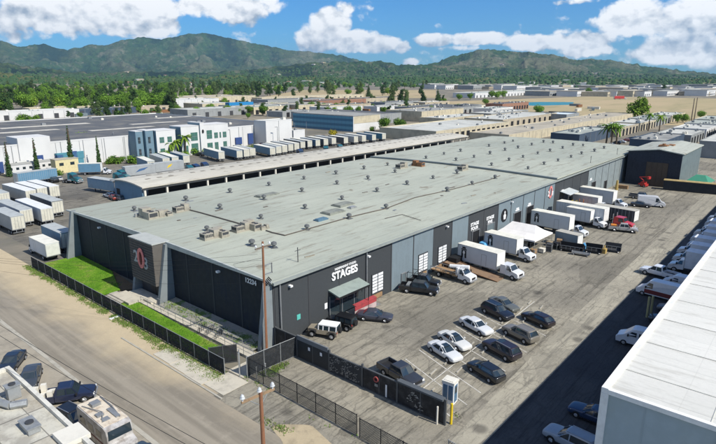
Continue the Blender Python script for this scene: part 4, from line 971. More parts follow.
def cab_small(r, f, hw, mat):
    prof = [(f - 2.35, .65), (f - 2.35, 2.15), (f - 2.25, 2.25), (f - 1.65, 2.25), (f - 1.15, 1.5), (f - .15, 1.25), (f, 1.05), (f, .55), (f - .1, .5)]
    b = MB(); b.loft([[(x, -hw * (.80 if z > 1.6 else .97), z) for x, z in prof], [(x, -hw * (.7 if z > 1.6 else .85), z + .02) for x, z in prof], [(x, hw * (.7 if z > 1.6 else .85), z + .02) for x, z in prof], [(x, hw * (.80 if z > 1.6 else .97), z) for x, z in prof]]); c = b.build('cab', mat, r)
    b = MB(); b.add([(f - 1.60, -hw * .72, 2.20), (f - 1.10, -hw * .84, 1.53), (f - 1.10, hw * .84, 1.53), (f - 1.60, hw * .72, 2.20)], [(0, 1, 2, 3)]); b.build('windscreen', M_GLASS, c)
    for s in (-1, 1):
        b = MB(); b.add([(f - 2.1, s * hw * .975, 1.5), (f - 1.3, s * hw * .975, 1.5), (f - 1.7, s * hw * .83, 2.12), (f - 2.1, s * hw * .83, 2.12)], [(0, 1, 2, 3)]); b.build('window', M_GLASS, c)
        b = MB(); b.box(f - .08, f + .02, min(s * hw * .55, s * hw * .9), max(s * hw * .55, s * hw * .9), .85, 1.08); b.build('headlight', M_LAMPW, c)
        b = MB(); b.box(f - 1.35, f - 1.2, min(s * hw, s * (hw + .3)), max(s * hw, s * (hw + .3)), 1.45, 1.85); b.build('mirror', M_TRIM, c)
    b = MB(); b.box(f - .04, f + .14, -hw * .98, hw * .98, .45, .68); b.build('bumper', M_CHROME, c)
    b = MB(); b.box(f - .02, f + .03, -hw * .5, hw * .5, .75, 1.1); b.build('grille', M_TRIM, c)
def cargo_box(r, x0, x1, hw, z0, z1, side=M_BOXW, top=M_BOXTOP, emblem=True, door=True, name='cargo_box', rear=None, roll=False):
    b = MB(); b.box(x0, x1, -hw, hw, z0, z1 - .05); c = b.build(name, side, r)
    b = MB(); b.box(x0 - .03, x1 + .03, -hw - .03, hw + .03, z1 - .06, z1); b.build('roof', top, c)
    b = MB()
    for x in (x0 - .02, x1 - .06):
        for y in (-hw - .02, hw - .06): b.box(x, x + .08, y, y + .08, z0, z1 - .06)
    b.box(x0, x1, -hw - .02, hw + .02, z0 - .12, z0); b.build('frame_rail', M_GREY, c)
    b = MB(); b.box(x1, x1 + .03, -hw + .05, hw - .05, z0 + .1, z1 - .15); b.build('front_panel', plain('box_front', (.74, .74, .70), .5), c)
    b = MB(); b.box(x0 - .03, x0, -hw + .1, hw - .1, z0 + .05, z1 - .2)
    b.build('rear_door', rear or plain('box_rear', (.60, .60, .54), .6), c)
    if door:
        for s in (-1, 1):
            b = MB(); xa = x0 + (x1 - x0) * .62; y = s * (hw + .006)
            for (p, q_, u_, v_) in ((xa, xa + .05, z0 + .1, z0 + 2.0), (xa + .95, xa + 1., z0 + .1, z0 + 2.0), (xa, xa + 1., z0 + 2., z0 + 2.05)):
                b.box(p, q_, min(y, y - s * .02), max(y, y), u_, v_)
            b.build('side_door', M_GREY, c)
    if emblem:
        for s in (-1, 1):
            b = MB(); y = s * (hw + .012); xa = x0 + 1.35; zc = (z0 + z1) / 2 + .1
            def fl(pts, mm=0): b.add([(xa + px, y, zc + pz) for px, pz in pts], [tuple(range(len(pts)))], mm)
            fl([(-.55, -1.0), (-.2, -1.0), (-.12, -.3), (.12, -.3), (.2, -1.0), (.55, -1.0), (.5, .35), (-.5, .35)]); fl([(-.6, .40), (.6, .40), (.55, .62), (-.55, .62)]); fl([(-.35, .66), (.35, .66), (.4, 1.0), (.2, .9), (0, 1.05), (-.2, .9), (-.4, 1.0)])
            y += s * .006; fl([(.3 * math.cos(i * .63) * .8, -.05 + .32 * math.sin(i * .63)) for i in range(10)], 1)
            b.build('emblem', [M_BLACK, M_SIGNW], c)
    return c
def chassis(r, x0, x1, z=.62):
    b = MB(); b.box(x0, x1, -.45, -.3, z, z + .22); b.box(x0, x1, .3, .45, z, z + .22)
    for k in range(6): xx = x0 + (x1 - x0) * k / 5; b.box(xx - .05, xx + .05, -.44, .44, z, z + .2)
    b.box((x0 + x1) / 2 - .6, (x0 + x1) / 2 + .5, -1.0, -.5, z - .22, z + .2); b.box((x0 + x1) / 2 - .6, (x0 + x1) / 2 + .5, .5, 1., z - .22, z + .2)
    b.build('chassis', M_TRIM, r)
def box_truck(label, x, y, rz, boxL=6.4, L_=9., H_=3.75, emblem=True, cabmat=None, side=M_BOXW, group='box trucks by the studio doors', top=M_BOXTOP, crew=False):
    r = E('box_truck', label, 'box truck', (x, y, .02), rz, group); f = L_ / 2; hw = 1.2
    chassis(r, -f + .3, f - 1.)
    if crew:
        cab_small(r, f, 1.05, cabmat or M_CABW); b = MB(); b.box(f - 3.3, f - 2.3, -1.0, 1.0, .7, 2.2); b.build('cab', cabmat or M_CABW, r)
    else: cab_small(r, f, 1.05, cabmat or M_CABW)
    cargo_box(r, -f, -f + boxL, hw, 1.05, H_, side, top, emblem)
    wheels(r, (f - .95,), 1.05, .42, .28); wheels(r, (-f + 1.9,), 1.16, .44, .5)
    return r
def trailer_parts(r, L_, side, top, H_=4.05, skirt=False, decal=None, rear=None):
    f = L_ / 2; hw = 1.28
    c = cargo_box(r, -f, f, hw, 1.2, H_, side, top, False, False, 'trailer_box', rear)
    b = MB()
    for k in range(int(L_ / .62)): 
        xx = -f + .3 + k * .62; b.box(xx, xx + .045, -hw - .016, hw + .016, 1.25, H_ - .1)
    b.build('side_rib', plain('trailer_rib', (.40, .42, .42), .5, .2), c)
    b = MB(); b.box(-f - .045, -f - .03, -.03, .03, 1.3, H_ - .3); b.box(-f - .06, -f - .03, -.6, -.55, 1.3, H_ - .3); b.box(-f - .06, -f - .03, .55, .6, 1.3, H_ - .3); b.box(-f - .08, -f, -hw + .1, hw - .1, .5, .6); b.box(-f - .05, -f, -.6, -.5, .5, 1.2); b.box(-f - .05, -f, .5, .6, .5, 1.2); b.build('door_bar', M_GREY, c)
    b = MB(); b.box(-f + .2, -f + 3.2, -.5, .5, .8, 1.1); b.box(f - 2.6, f - 2.4, -.9, -.7, .05, 1.1); b.box(f - 2.6, f - 2.4, .7, .9, .05, 1.1); b.build('running_gear', M_TRIM, r)
    wheels(r, (-f + 1.1, -f + 2.35), 1.22, .48, .45, M_GREY)
    if decal:
        for s in (-1, 1):
            b = MB(); y = s * (hw + .03); b.box(-f * .25, f * .35, min(y, y - s * .02), max(y, y - s * .02), 2.1, 3.3); b.build('side_graphic', decal, c)
def trailer(label, x, y, rz, L_=14., side=None, top=None, H_=4.05, group='semi-trailers in the rear yard', decal=None, rear=None):
    r = E('semi_trailer', label, 'trailer', (x, y, .02), rz, group); trailer_parts(r, L_, side or M_BOXW, top or M_BOXTOP, H_, False, decal, rear); return r
def tractor(mat, label, x, y, rz, sleeper=True, group='road tractors in the rear yard'):
    r = E('road_tractor', label, 'truck', (x, y, .02), rz, group)
    chassis(r, -3.0, 2.6, .75)
    prof = [(-.8, .9), (-.8, 3.1 if sleeper else 2.7), (-.5, 3.3 if sleeper else 2.8), (.7, 3.0 if sleeper else 2.75), (1.1, 2.75), (1.45, 1.95), (2.9, 1.65), (3.15, 1.3), (3.15, .6), (1.9, .6), (1.7, .9)]
    b = MB(); b.loft([[(x, -.95 if z > 1.9 else -1.12 if x < 1.5 else -.82, z) for x, z in prof], [(x, .95 if z > 1.9 else 1.12 if x < 1.5 else .82, z) for x, z in prof]]); c = b.build('cab', mat, r)
    b = MB(); b.add([(1.13, -.86, 2.70), (1.46, -.95, 2.0), (1.46, .95, 2.0), (1.13, .86, 2.70)], [(0, 1, 2, 3)]); b.build('windscreen', M_GLASS, c)
    for s in (-1, 1):
        b = MB(); b.box(.2, 1.15, min(s * 1.0, s * 1.1), max(s * 1.0, s * 1.1), 1.9, 2.55); b.build('window', M_GLASS, c)
        b = MB(); b.profy([(1.75, .95), (1.95, 1.25), (2.75, 1.25), (3.0, .9), (3.0, .7), (2.8, 1.05), (2.0, 1.05)], min(s * .8, s * 1.22), max(s * .8, s * 1.22)); b.build('fender', mat, c)
        b = MB(); b.cyl((-.95, s * 1.0, 1.0), (-.95, s * 1.0, 3.4), .08); b.build('exhaust', M_CHROME, r)
        b = MB(); b.box(3.12, 3.2, min(s * .6, s * .95), max(s * .6, s * .95), 1.0, 1.2); b.build('headlight', M_LAMPW, c)
        b = MB(); b.cyl((.4, s * 1.02, .95), (-.7, s * 1.02, .95), .3, n=10); b.build('fuel_tank', M_CHROME, r)
    b = MB(); b.box(3.14, 3.2, -.5, .5, .8, 1.55); b.box(3.1, 3.35, -1.15, 1.15, .45, .75); b.build('grille', M_CHROME, c)
    wheels(r, (2.35,), 1.18, .5, .3, M_CHROME); wheels(r, (-1.4, -2.6), 1.2, .5, .5, M_GREY)
    return r

# ---------------------------------------------------------------- the marked stalls
SA = math.atan2(-4.6, -1.45)      # nose direction of the upper row (towards the lane)
W1 = paint('white', (.62, .63, .62)); K1 = paint('black', (.012, .013, .015)); K2 = paint('graphite', (.035, .038, .043)); T1 = paint('taupe', (.17, .155, .125)); NV = paint('navy', (.012, .015, .022)); MA = paint('maroon', (.018, .012, .014))
SIL = paint('silver', (.36, .36, .35)); GR = paint('grey', (.10, .105, .11))
def at(u0, v0, u1, v1):
    a, b_ = G(u0, v0), G(u1, v1); return (a[0] + b_[0]) / 2, (a[1] + b_[1]) / 2
UP = 30.75; LO = 25.4
car('sedan', W1, 'white sedan with dark sunroof, nearest of the three white cars to the gate', 51.55, 30.45, SA, seed=0)
car('sedan', paint('pearl', (.62, .62, .58)), 'pearl white saloon with black glass roof, the middle one of three white cars', 54.65, 31.0, SA, seed=2)
car('sedan', W1, 'long white coupe-like car left of the charcoal SUV, with an empty stall beside it', 60.1, 31.0, SA, 4.95, seed=3)
car('suv', NV, 'blackish navy SUV between the white car and the grey-green sedan', 65.9, 30.9, SA, 4.85, seed=0)
car('sedan', paint('sage', (.11, .115, .10)), 'grey-green sedan at the far end of the upper stall row', 68.9, 31.4, SA, seed=1)
car('hatch', K1, 'black hatchback, first car of the lower stall row by the gate', 50.6, 24.6, SA + math.pi, 4.6, seed=1)
car('suv', paint('plum', (.022, .016, .022)), 'dark plum SUV with roof rails, second car of the lower stall row', 56.2, 25.5, SA + math.pi, 4.95, seed=0)
car('suv', T1, 'taupe crossover in the middle of the lower stall row', 61.6, 25.6, SA + math.pi, 4.8, seed=1)
car('hatch', MA, 'black hatchback with red lamps at the far end of the lower stall row', 67.3, 25.7, SA + math.pi, 4.6, seed=2)
jeep(paint('sand', (.30, .26, .19)), M_SIGNW, 'sand-coloured off-roader with white hard top beside the charcoal wall', 46.0, 44.9, R(112))
jeep(K1, K1, 'black off-roader parked close to the red railing', 49.3, 44.9, R(100))
car('sedan', paint('slate_blue', (.045, .048, .065)), 'dark slate sedan standing crosswise near the studio entrance', 54.0, 43.0, R(-62), 4.8, group='cars near the wall', seed=1)
def toolbox(r, cr, f, hw):
    b = MB(); b.box(cr - .75, cr - .2, -hw * .8, hw * .8, .9, 1.35); b.build('tool_box', M_GREY, r)
pickup(K1, 'black crew-cab pickup with open tailgate, in front of the other near the grid door', 65.9, 43.9, R(-68), L_=5.9, cabL=2.6, load=toolbox, group='black pickups')
def rack(r, cr, f, hw):
    b = MB()
    for x in (-f + .3, cr - .3, cr + .4): 
        b.box(x, x + .06, -hw * .9, hw * .9, 2.0, 2.06); b.box(x, x + .06, -hw * .9, -hw * .85, 1.1, 2.0); b.box(x, x + .06, hw * .85, hw * .9, 1.1, 2.0)
    b.box(-f + .3, cr + .4, -hw * .9, -hw * .86, 2.06, 2.12); b.box(-f + .3, cr + .4, hw * .86, hw * .9, 2.06, 2.12); b.build('ladder_rack', M_BLACK, r)
pickup(K1, 'black pickup with ladder rack, tucked behind the crew-cab one', 68.9, 45.2, R(-75), L_=5.4, load=rack, group='black pickups')
pickup(K2, 'black pickup with empty bed backed up against the lot fence', 43.9, 31.4, R(-100), L_=5.6)
pickup(SIL, 'silver pickup carrying orange tools, alone in the lot beyond the red truck', 122.8, 30.3, R(-74), L_=5.6, load=lambda r, cr, f, hw: MB().box(-f + .4, -f + 1.5, -.6, .6, .8, 1.35).build('load', M_ORANGE, r))
van(M_CABW, 'white high-roof panel van standing alone near the hangar', 152.5, 31.8, R(-72), 6.4, 2.75, wins=False)
car('sedan', K2, 'dark sedan parked in front of the white panel van', 150.4, 33.6, R(-78), group='cars near the wall', seed=1)
pickup(GR, 'grey pickup on the far side of the white panel van', 160.5, 36.2, R(-85))
# flatbed car hauler and ramp
r = E('flatbed_truck', 'white flatbed tow truck with a wooden stake deck by the third grid door', 'flatbed truck', (74.6, 43.0, .02), R(-93))
chassis(r, -3.6, 2.4); cab_small(r, 3.7, 1.0, M_CABW)
b = MB(); b.box(-3.9, 1.25, -1.1, 1.1, .95, 1.1); b.build('deck', M_WOOD, r)
b = MB()
for s in (-1, 1):
    b.box(-3.9, 1.25, s * 1.1 - .04, s * 1.1 + .04, 1.5, 1.6)
    for k in range(6): b.box(-3.9 + k * 1.01, -3.82 + k * 1.01, s * 1.1 - .04, s * 1.1 + .04, 1.1, 1.6)
b.build('stake_side', M_GREY, r)
b = MB(); b.box(.95, 1.3, -1.0, 1.0, 1.1, 2.4); b.build('headboard', M_CABW, r); b = MB(); b.box(-4.0, -3.9, -1.1, 1.1, .8, 1.1); b.build('bumper', M_CABW, r)
b = MB(); b.cyl((-.5, -.5, 2.2), (2.6, .3, 2.5), .32, n=8); b.build('load', M_SIGNW, r)
wheels(r, (2.75,), 1.0, .42, .28); wheels(r, (-2.3,), 1.08, .44, .48)
r = E('loading_ramp', 'long brown timber loading ramp sloping from a dock door to the asphalt', 'ramp', (78.9, 47.0, 0), R(-90))
b = MB(); b.loft([[(0, -1.2, .95), (0, 1.2, .95), (0, 1.2, 1.12), (0, -1.2, 1.12)], [(10.2, -1.2, .02), (10.2, 1.2, .02), (10.2, 1.2, .10), (10.2, -1.2, .10)]]); b.build('deck', plain('ramp_timber', (.22, .145, .09), .9, 0, .2, .35, 1.), r)
b = MB()
for k in range(3): b.box(.5 + k * 3, .62 + k * 3, -1.1, 1.1, 0, .9 - k * .26)
b.build('trestle', M_RUST, r)
for s in (-1, 1):
    b = MB(); b.loft([[(0, s * 1.24, 1.12), (0, s * 1.3, 1.12), (0, s * 1.3, 1.25), (0, s * 1.24, 1.25)], [(10.2, s * 1.24, .08), (10.2, s * 1.3, .08), (10.2, s * 1.3, .16), (10.2, s * 1.24, .16)]]); b.build('side_rail', M_RUST, r)
# box trucks backed up to the doors
box_truck('white crew box truck with shade-blue sides and black emblem, nearest box truck to the camera', 81.6, 40.2, R(-97), 8.0, 11.9, 3.9, crew=True)
box_truck('box truck with black emblem half hidden behind the white tent', 91.4, 41.3, R(-96), 6.8, 9.6, 3.9)
box_truck('long white box truck with black emblem beyond the white tent', 113.0, 40.4, R(-95), 8.6, 11.9, 4.1)
box_truck('short double-cab box truck between the emblem truck and the red truck', 122.8, 38.0, R(-97), 5.6, 8.6, 3.7, emblem=False)
box_truck('plain white box truck squeezed between two larger ones, the narrow one', 138.5, 42.0, R(-97), 6.4, 9., 3.6, emblem=False)
box_truck('farthest big box truck, parked by the pale corrugated wall', 145.6, 41.8, R(-97), 9.3, 12.2, 4.2, emblem=False)
trailer('long white trailer hitched to the red tractor', 125.2, 40.0, R(-97), 11.2, H_=4.15, group='box trucks by the studio doors')
tractor(paint('red', (.50, .03, .025)), 'bright red bonneted road tractor at the head of the white trailer', 124.2, 31.6, R(-97), False, None)
r = E('site_container', 'dark open-sided storage trailer beyond the red tractor', 'storage trailer', (130.6, 34.2, .02), R(-97))
cargo_box(r, -4.6, 4.6, 1.25, .9, 3.4, M_DGREY, plain('dusty_top', (.42, .40, .34), .8), False, False, 'container_body', M_GREY); chassis(r, -4, 4.4); wheels(r, (-2.6, -1.6), 1.15, .45, .3)
b = MB()
for k in range(12): b.box(-4.4 + k * .78, -4.3 + k * .78, -1.29, 1.29, .95, 3.3)
b.build('rib', M_GREY, r)
r = E('utility_trailer', 'small grey enclosed utility trailer behind the long emblem truck', 'utility trailer', (105.0, 35.3, .02), R(-100))
cargo_box(r, -2.5, 2.2, 1.0, .65, 2.7, plain('trailer_slate', (.20, .26, .29), .5), plain('dusty_top', (.42, .40, .34)), False, False, 'trailer_box', M_OFFW); b = MB(); b.box(2.2, 4.0, -.06, .06, .5, .62); b.cyl((3.4, 0, .05), (3.4, 0, .8), .06); b.build('drawbar', M_TRIM, r); wheels(r, (-.5, .35), 1.08, .34, .2)
# shaded lot beside the white building
VW = paint('fleet_white', (.68, .70, .72))
van(VW, 'white window van in the shade, the one nearest to the bottom right building corner', 69.1, 13.2, R(92), 5.8, 2.35, 1.95)
van(VW, 'white high-roof van with dark red lower sides, in the shade', 87.6, 15.2, R(84), 6.6, 2.6, 2.0, wins=False, stripe=plain('van_red', (.16, .03, .03), .5))
van(VW, 'white van behind the red-sided one, nose hidden in shade', 93.4, 13.4, R(86), 5.8, 2.3, 2.0, wins=False)
car('sedan', K2, 'dark car tucked against the white building halfway up the shaded lot', 78.2, 12.2, R(95), group='cars in the shaded lot', seed=1)
car('sedan', GR, 'grey car by the concrete bollards in the shaded lot', 82.8, 12.2, R(92), group='cars in the shaded lot', seed=3)
car('sedan', paint('deep_blue', (.02, .04, .09)), 'deep blue saloon in the shade at the bottom, the upper of the two', 50.0, 12.6, R(88), 5., group='cars in the shaded lot', seed=1)
car('suv', paint('pale_grey', (.30, .34, .38)), 'pale grey SUV at the bottom edge of the shaded lot', 44.6, 12.9, R(84), 5., group='cars in the shaded lot', seed=1)
pickup(VW, 'white pickup in front of the first long trailer of the shaded row', 97.6, 17.6, R(80), L_=5.8, group='trucks of the shaded row')
labs = ['nearest', 'second', 'third', 'fourth', 'fifth', 'sixth', 'seventh', 'eighth', 'ninth', 'tenth']
proto = None
for k in range(10):
    x = 102.6 + k * 5.2; lab = 'long box truck shaded by the white building, %s beyond the white pickup' % labs[k]
    if proto is None:
        proto = E('dock_truck', lab, 'box truck', (x, 11.2, .02), R(88), 'trucks of the shaded row'); chassis(proto, -5, 4); cab_small(proto, 6.1, 1.1, M_CABW)
        cargo_box(proto, -6.2, 3.7, 1.28, 1.1, 4.0, plain('dock_box', (.66, .69, .72), .45), plain('dock_box_roof', (.72, .74, .76), .6), False, False); wheels(proto, (5.1,), 1.1, .44, .3); wheels(proto, (-3.8, -2.7), 1.2, .46, .5)
    else: dup(proto, (x, 11.2 + .3 * ((k * 7) % 3), .02), R(88 + (k * 5) % 3 - 1), lab)
# street side, lower left
car('sedan', paint('ink', (.02, .028, .042)), 'dark blue-black sedan at the left edge beside the brick-red pole', 17.3, 66.6, R(-128), 4.7, group='cars along the kerb', seed=1)
car('sedan', paint('gunmetal', (.05, .058, .066)), 'gunmetal sedan with teal-tinted glass, angled beside the flat-roofed building', 17.4, 61.4, R(-118), 4.9, group='cars along the kerb', seed=3)
def junk(r, cr, f, hw):
    b = MB()
    for i in range(9):
        x0 = -f + .2 + (i % 3) * .75; y0 = -hw * .7 + (i // 3) * .55; b.box(x0, x0 + .5, y0, y0 + .42, .75, 1.15 + .25 * ((i * 5) % 4))
    b.build('load', M_OFFW, r)
pickup(paint('royal', (.016, .022, .048)), 'deep blue pickup with a bed full of pale boxes, nose to the street', 18.2, 54.9, R(-32), L_=6.0, load=junk, group='cars along the kerb')
car('suv', K1, 'black SUV between the blue pickup and the camper', 17.2, 49.9, R(-80), 4.6, group='cars along the kerb', seed=1)
car('sedan', paint('teal_grey', (.04, .06, .08)), 'dark car cut off by the bottom edge beyond the camper', 18.9, 39.4, R(-88), 4.8, group='cars along the kerb', seed=1)
r = E('camper', 'old silver-white camper with a cluttered roof parked along the street', 'camper', (18.05, 45.1, .02), R(-90))
M_RV = plain('camper_skin', (.52, .50, .47), .4, .2, .5, .3, 1.2, dirt_or_shade=(.20, .17, .14)); M_RVT = plain('camper_roof', (.60, .53, .42), .8, 0, .2, .45, 1.3, dirt_or_shade=(.30, .22, .15))
b = MB(); b.profy([(-3.2, .5), (-3.3, 2.75), (-3.1, 2.95), (2.0, 2.95), (2.5, 2.75), (2.6, 2.1), (2.6, 1.5), (3.3, 1.25), (3.4, .5)], -1.15, 1.15, 0, .03, .08); b.build('body', M_RV, r)
b = MB(); b.box(-3.1, 2.0, -1.08, 1.08, 2.95, 3.0); b.build('roof', M_RVT, r)
b = MB(); b.box(-2.2, -1.5, -.4, .4, 3.0, 3.3); b.box(-.2, .35, -.8, -.2, 3.0, 3.18); b.box(-.3, 1.5, .3, .7, 3.0, 3.12); b.tube([(-2.8, .9, 3.05), (-.5, .85, 3.15), (1.6, .6, 3.05)], .05); b.tube([(-2.5, -.9, 3.05), (0, -.2, 3.2), (1.3, -.8, 3.05)], .04); b.box(.7, 1.3, -.7, -.1, 3.0, 3.08); b.build('roof_clutter', M_GREY, r)
b = MB(); b.add([(2.52, -1., 2.7), (2.62, -1.05, 1.9), (2.62, 1.05, 1.9), (2.52, 1., 2.7)], [(0, 1, 2, 3)]); b.M = Matrix.Translation((.03, 0, 0)); b.add([(2.52, -1., 2.7), (2.62, -1.05, 1.9), (2.62, 1.05, 1.9), (2.52, 1., 2.7)], [(0, 1, 2, 3)]); b.build('windscreen', M_GLASS, r)
for s in (-1, 1):
    b = MB()
    for x0 in (-2.6, -1.0, .5): b.box(x0, x0 + 1.0, s * 1.155 - .01, s * 1.155 + .01, 1.6, 2.3)
    b.build('window', M_GLASS, r)
b = MB(); b.box(-3.2, 2.5, -1.17, 1.17, 1.15, 1.3); b.build('stripe', plain('stripe_brown', (.22, .09, .07), .6), r)
wheels(r, (2.4, -2.0), 1.1, .4, .28)
# ================================================================ fences, gates, poles, yard furniture
m, q = newmat('fence_mesh'); p = obj_pos(q); s = q.sep(p)
n = q.noise(p, 2., 4, .6)
al = q.math('ADD', .80, q.math('MULTIPLY', q.ramp(n, .45, .6), .18), clamp=True)
M_SCREEN = finish(m, q, q.mix(n, (.018, .02, .022, 1), (.045, .048, .05, 1)), .9, 0, .1, alpha=al)
m, q = newmat('chain_link'); p = obj_pos(q); s = q.sep(p)
a1 = q.math('FRACT', q.math('MULTIPLY', q.math('ADD', q.math('ADD', s[0], s[1]), s[2]), 5.5)); a2 = q.math('FRACT', q.math('MULTIPLY', q.math('SUBTRACT', q.math('ADD', s[0], s[1]), s[2]), 5.5))
al = q.math('MAXIMUM', q.ramp(a1, .30, .34, 1, 0, False), q.ramp(a2, .30, .34, 1, 0, False))
al = q.math('MULTIPLY', al, .85)
M_LINK = finish(m, q, (.10, .11, .11, 1), .6, .3, .3, alpha=al)
M_POST = plain('post_steel', (.10, .105, .105), .6, .2, .3, .2, 2.)
M_POSTL = plain('post_galv', (.34, .35, .34), .5, .3, .4, .2, 2.)
def fence(name, label, x0, y0, x1, y1, h, mat, n, post=M_POST, z=0., cat='fence', rails=(1.,), thick=.02, pr=.045, group=None, gap=.12, tops=None):
    d = Vector((x1 - x0, y1 - y0)); Ln = d.length; rz = math.atan2(d.y, d.x)
    r = E(name, label, cat, (x0, y0, z), rz, group)
    b = MB(); b.box(0, Ln, -thick / 2, thick / 2, gap, h - .05); b.build('mesh_panel', mat, r)
    b = MB()
    for t in rails: b.cyl((0, 0, gap + (h - gap) * t), (Ln, 0, gap + (h - gap) * t), pr * .7, n=6)
    b.cyl((0, 0, gap), (Ln, 0, gap), pr * .5, n=5); b.build('rail', post, r)
    p0 = None
    for i in range(n + 1):
        if p0 is None: b = MB(); b.cyl((0, 0, 0), (0, 0, h + .08), pr, n=7); p0 = b.build('post', post, r)
        else: inst(p0, r, (Ln * i / n, 0, 0))
    return r
fence('road_fence', 'long black-screened chain-link fence between the street and the lawn', 31.9, 101.5, 31.9, 46.6, 2.0, M_SCREEN, 19, M_POSTL)
fence('inner_fence', 'short black screened fence stub next to the gate posts at the corner of the lawn', 32.0, 49.6, 34.6, 47.9, 2.3, M_SCREEN, 2)
fence('side_fence', 'grey chain-link fence crossing from the street gate to the dark lot fence', 33.2, 44.3, 40.0, 43.7, 2.5, M_SCREEN, 3, M_POSTL)
fence('rolling_gate', 'tall black rolling gate along the driveway, with long top rail', 33.5, 44.6, 33.35, 28.6, 2.2, M_LINK, 6, M_BLACK, rails=(1., .5))
fence('driveway_fence', 'black chain-link fence running on from the rolling gate to the bottom edge', 33.3, 28.2, 32.9, 6, 2.0, M_LINK, 9, M_BLACK)
fence('corner_fence', 'thin wire fence at the bottom edge in front of the shaded lot', 36.0, 20.5, 35.2, 9.5, 1.9, M_LINK, 4, M_POSTL)
# gate posts with loops
for i, (x, y, h) in enumerate(((33.2, 45.6, 2.9), (32.7, 45.0, 2.9), (33.6, 43.2, 1.5), (34.6, 42.9, 1.6))):
    b = MB(); b.cyl((0, 0, 0), (0, 0, h), .07, n=8); b.cyl((0, 0, h), (0, 0, h + .06), .10, n=8)
    o = b.build('gate_post', M_POSTL, loc=(x, y, 0)); tag(o, ('tall galvanised gate post at the end of the road fence', 'tall galvanised gate post right by the rolling gate', 'short pale post by the weeds inside the gate', 'short pale stub post against the grey side fence')[i], 'post')
# solid dark boundary fence of the lot, four gate leaves with painted panels
fx = 39.95
segs = [(47.3, 43.5), (43.4, 38.3), (38.2, 33.5), (33.4, 28.9), (28.8, 23.3)]
r = E('lot_fence', 'black boarded boundary fence and gates between the driveway and the parking lot', 'fence', (fx, 47.3, 0), 0)
M_BOARD = plain('board_black', (.013, .014, .016), .6, 0, .3, .35, 1.2, dirt_or_shade=(.05, .05, .05))
M_BOARDG = plain('board_dark', (.026, .030, .033), .6, 0, .3, .3, 1., streak=True)
for i, (ya, yb) in enumerate(segs):
    b = MB(); h = (2.6, 2.35, 2.3, 2.35, 2.5)[i]
    b.box(-.05, .05, yb - 47.3, ya - 47.3, .15, h); pn = b.build('gate_leaf', M_BOARD if i in (0, 3, 4) else M_BOARDG, r)
    b = MB(); b.box(-.09, .09, yb - 47.3, ya - 47.3, h, h + .10); b.box(-.09, .09, yb - 47.3, ya - 47.3, .06, .15)
    k = max(2, int((ya - yb) / 2.3))
    for j in range(k + 1): yy = yb + (ya - yb) * j / k; b.box(-.08, .08, yy - 47.3 - .05, yy - 47.3 + .05, .1, h)
    b.build('frame', M_POST, pn)
for y in (47.25, 43.45, 38.25, 33.45, 28.85, 23.25):
    b = MB(); b.box(-.1, .1, -.1, .1, 0, 2.75); b.build('post', M_POST, r, loc=(0, y - 47.3, 0))
b = MB(); b.box(-.1, .1, -8.85, -3.9, 2.36, 2.9); b.build('top_beam', plain('beam_grey', (.15, .16, .165), .6), r)
b = MB(); b.box(-.35, .25, -23.9, -18.6, 2.6, 2.78); b.build('top_beam', plain('beam_dark', (.09, .10, .105), .6), r)
rr = random.Random(9)
b = MB()                                   # sprayed white scrolls on one leaf
for k in range(70):
    y = -9.2 - rr.random() * 4.3; z = .4 + rr.random() * 1.7; a = rr.random() * 6.28; R_ = rr.uniform(.08, .25)
    pts = [(y + R_ * math.cos(a + t * .8), z + R_ * math.sin(a + t * .8)) for t in range(5)]
    for p0, p1 in zip(pts[:-1], pts[1:]): b.add([(-.10, p0[0], p0[1]), (-.10, p1[0], p1[1]), (-.10, p1[0] + .04, p1[1] + .06), (-.10, p0[0] + .04, p0[1] + .06)], [(0, 1, 2, 3)])
b.build('painted_scrolls', plain('spray_grey', (.30, .29, .26), .7, 0, .2, .5, 3.), r)
b = MB()
for k in range(26):
    y = -19.6 - rr.random() * 2.2 * (1 - k / 40); z = .4 + k / 26 * 1.6; b.add([(-.10, y, z), (-.10, y - rr.uniform(.1, .5), z + .05), (-.10, y - rr.uniform(.1, .4), z + rr.uniform(.1, .3))], [(0, 1, 2)])
b.build('painted_figure', plain('spray_grey', (.30, .29, .26), .7), r)
b = MB()
ring_x(b, -.11, -15.8, 1.75, .32, .32, .13, 0); b.box(-.13, -.10, -16.0, -15.6, .9, 1.2, 1)
b.build('painted_emblem', [plain('faded_red', (.36, .08, .07), .7), plain('spray_grey', (.30, .29, .26))], r)
b = MB(); b.box(-.14, -.11, -6.1, -5.8, 1.6, 2.0); b.box(-.14, -.11, -8.0, -7.7, 1.6, 2.0); b.box(-.12, -.1, -17.2, -17., .2, 1.6); b.build('notice', M_SIGNW, r)
def bollard(x, y, mat, label, h=1.5, g=None, rr_=.09):
    b = MB(); b.cyl((0, 0, 0), (0, 0, h), rr_, n=10); b.cyl((0, 0, h), (0, 0, h + .05), rr_, .03, n=10)
    o = b.build('bollard', mat, loc=(x, y, 0)); tag(o, label, 'bollard', g)
bollard(40.5, 22.9, M_YEL, 'tall yellow bollard at the open end of the black gate', 2.2, None, .13)
bollard(39.6, 23.9, M_OFFW, 'slim pale post in front of the last black gate leaf', 1.9)
bollard(78.8, 15.0, plain('khaki', (.36, .34, .18), .8), 'khaki bollard in the shaded lot, the left one of two', 3.0, None, .16); bollard(79.5, 14.7, plain('khaki', (.36, .34, .18)), 'khaki bollard in the shaded lot, the right one of two', 3.0, None, .16)
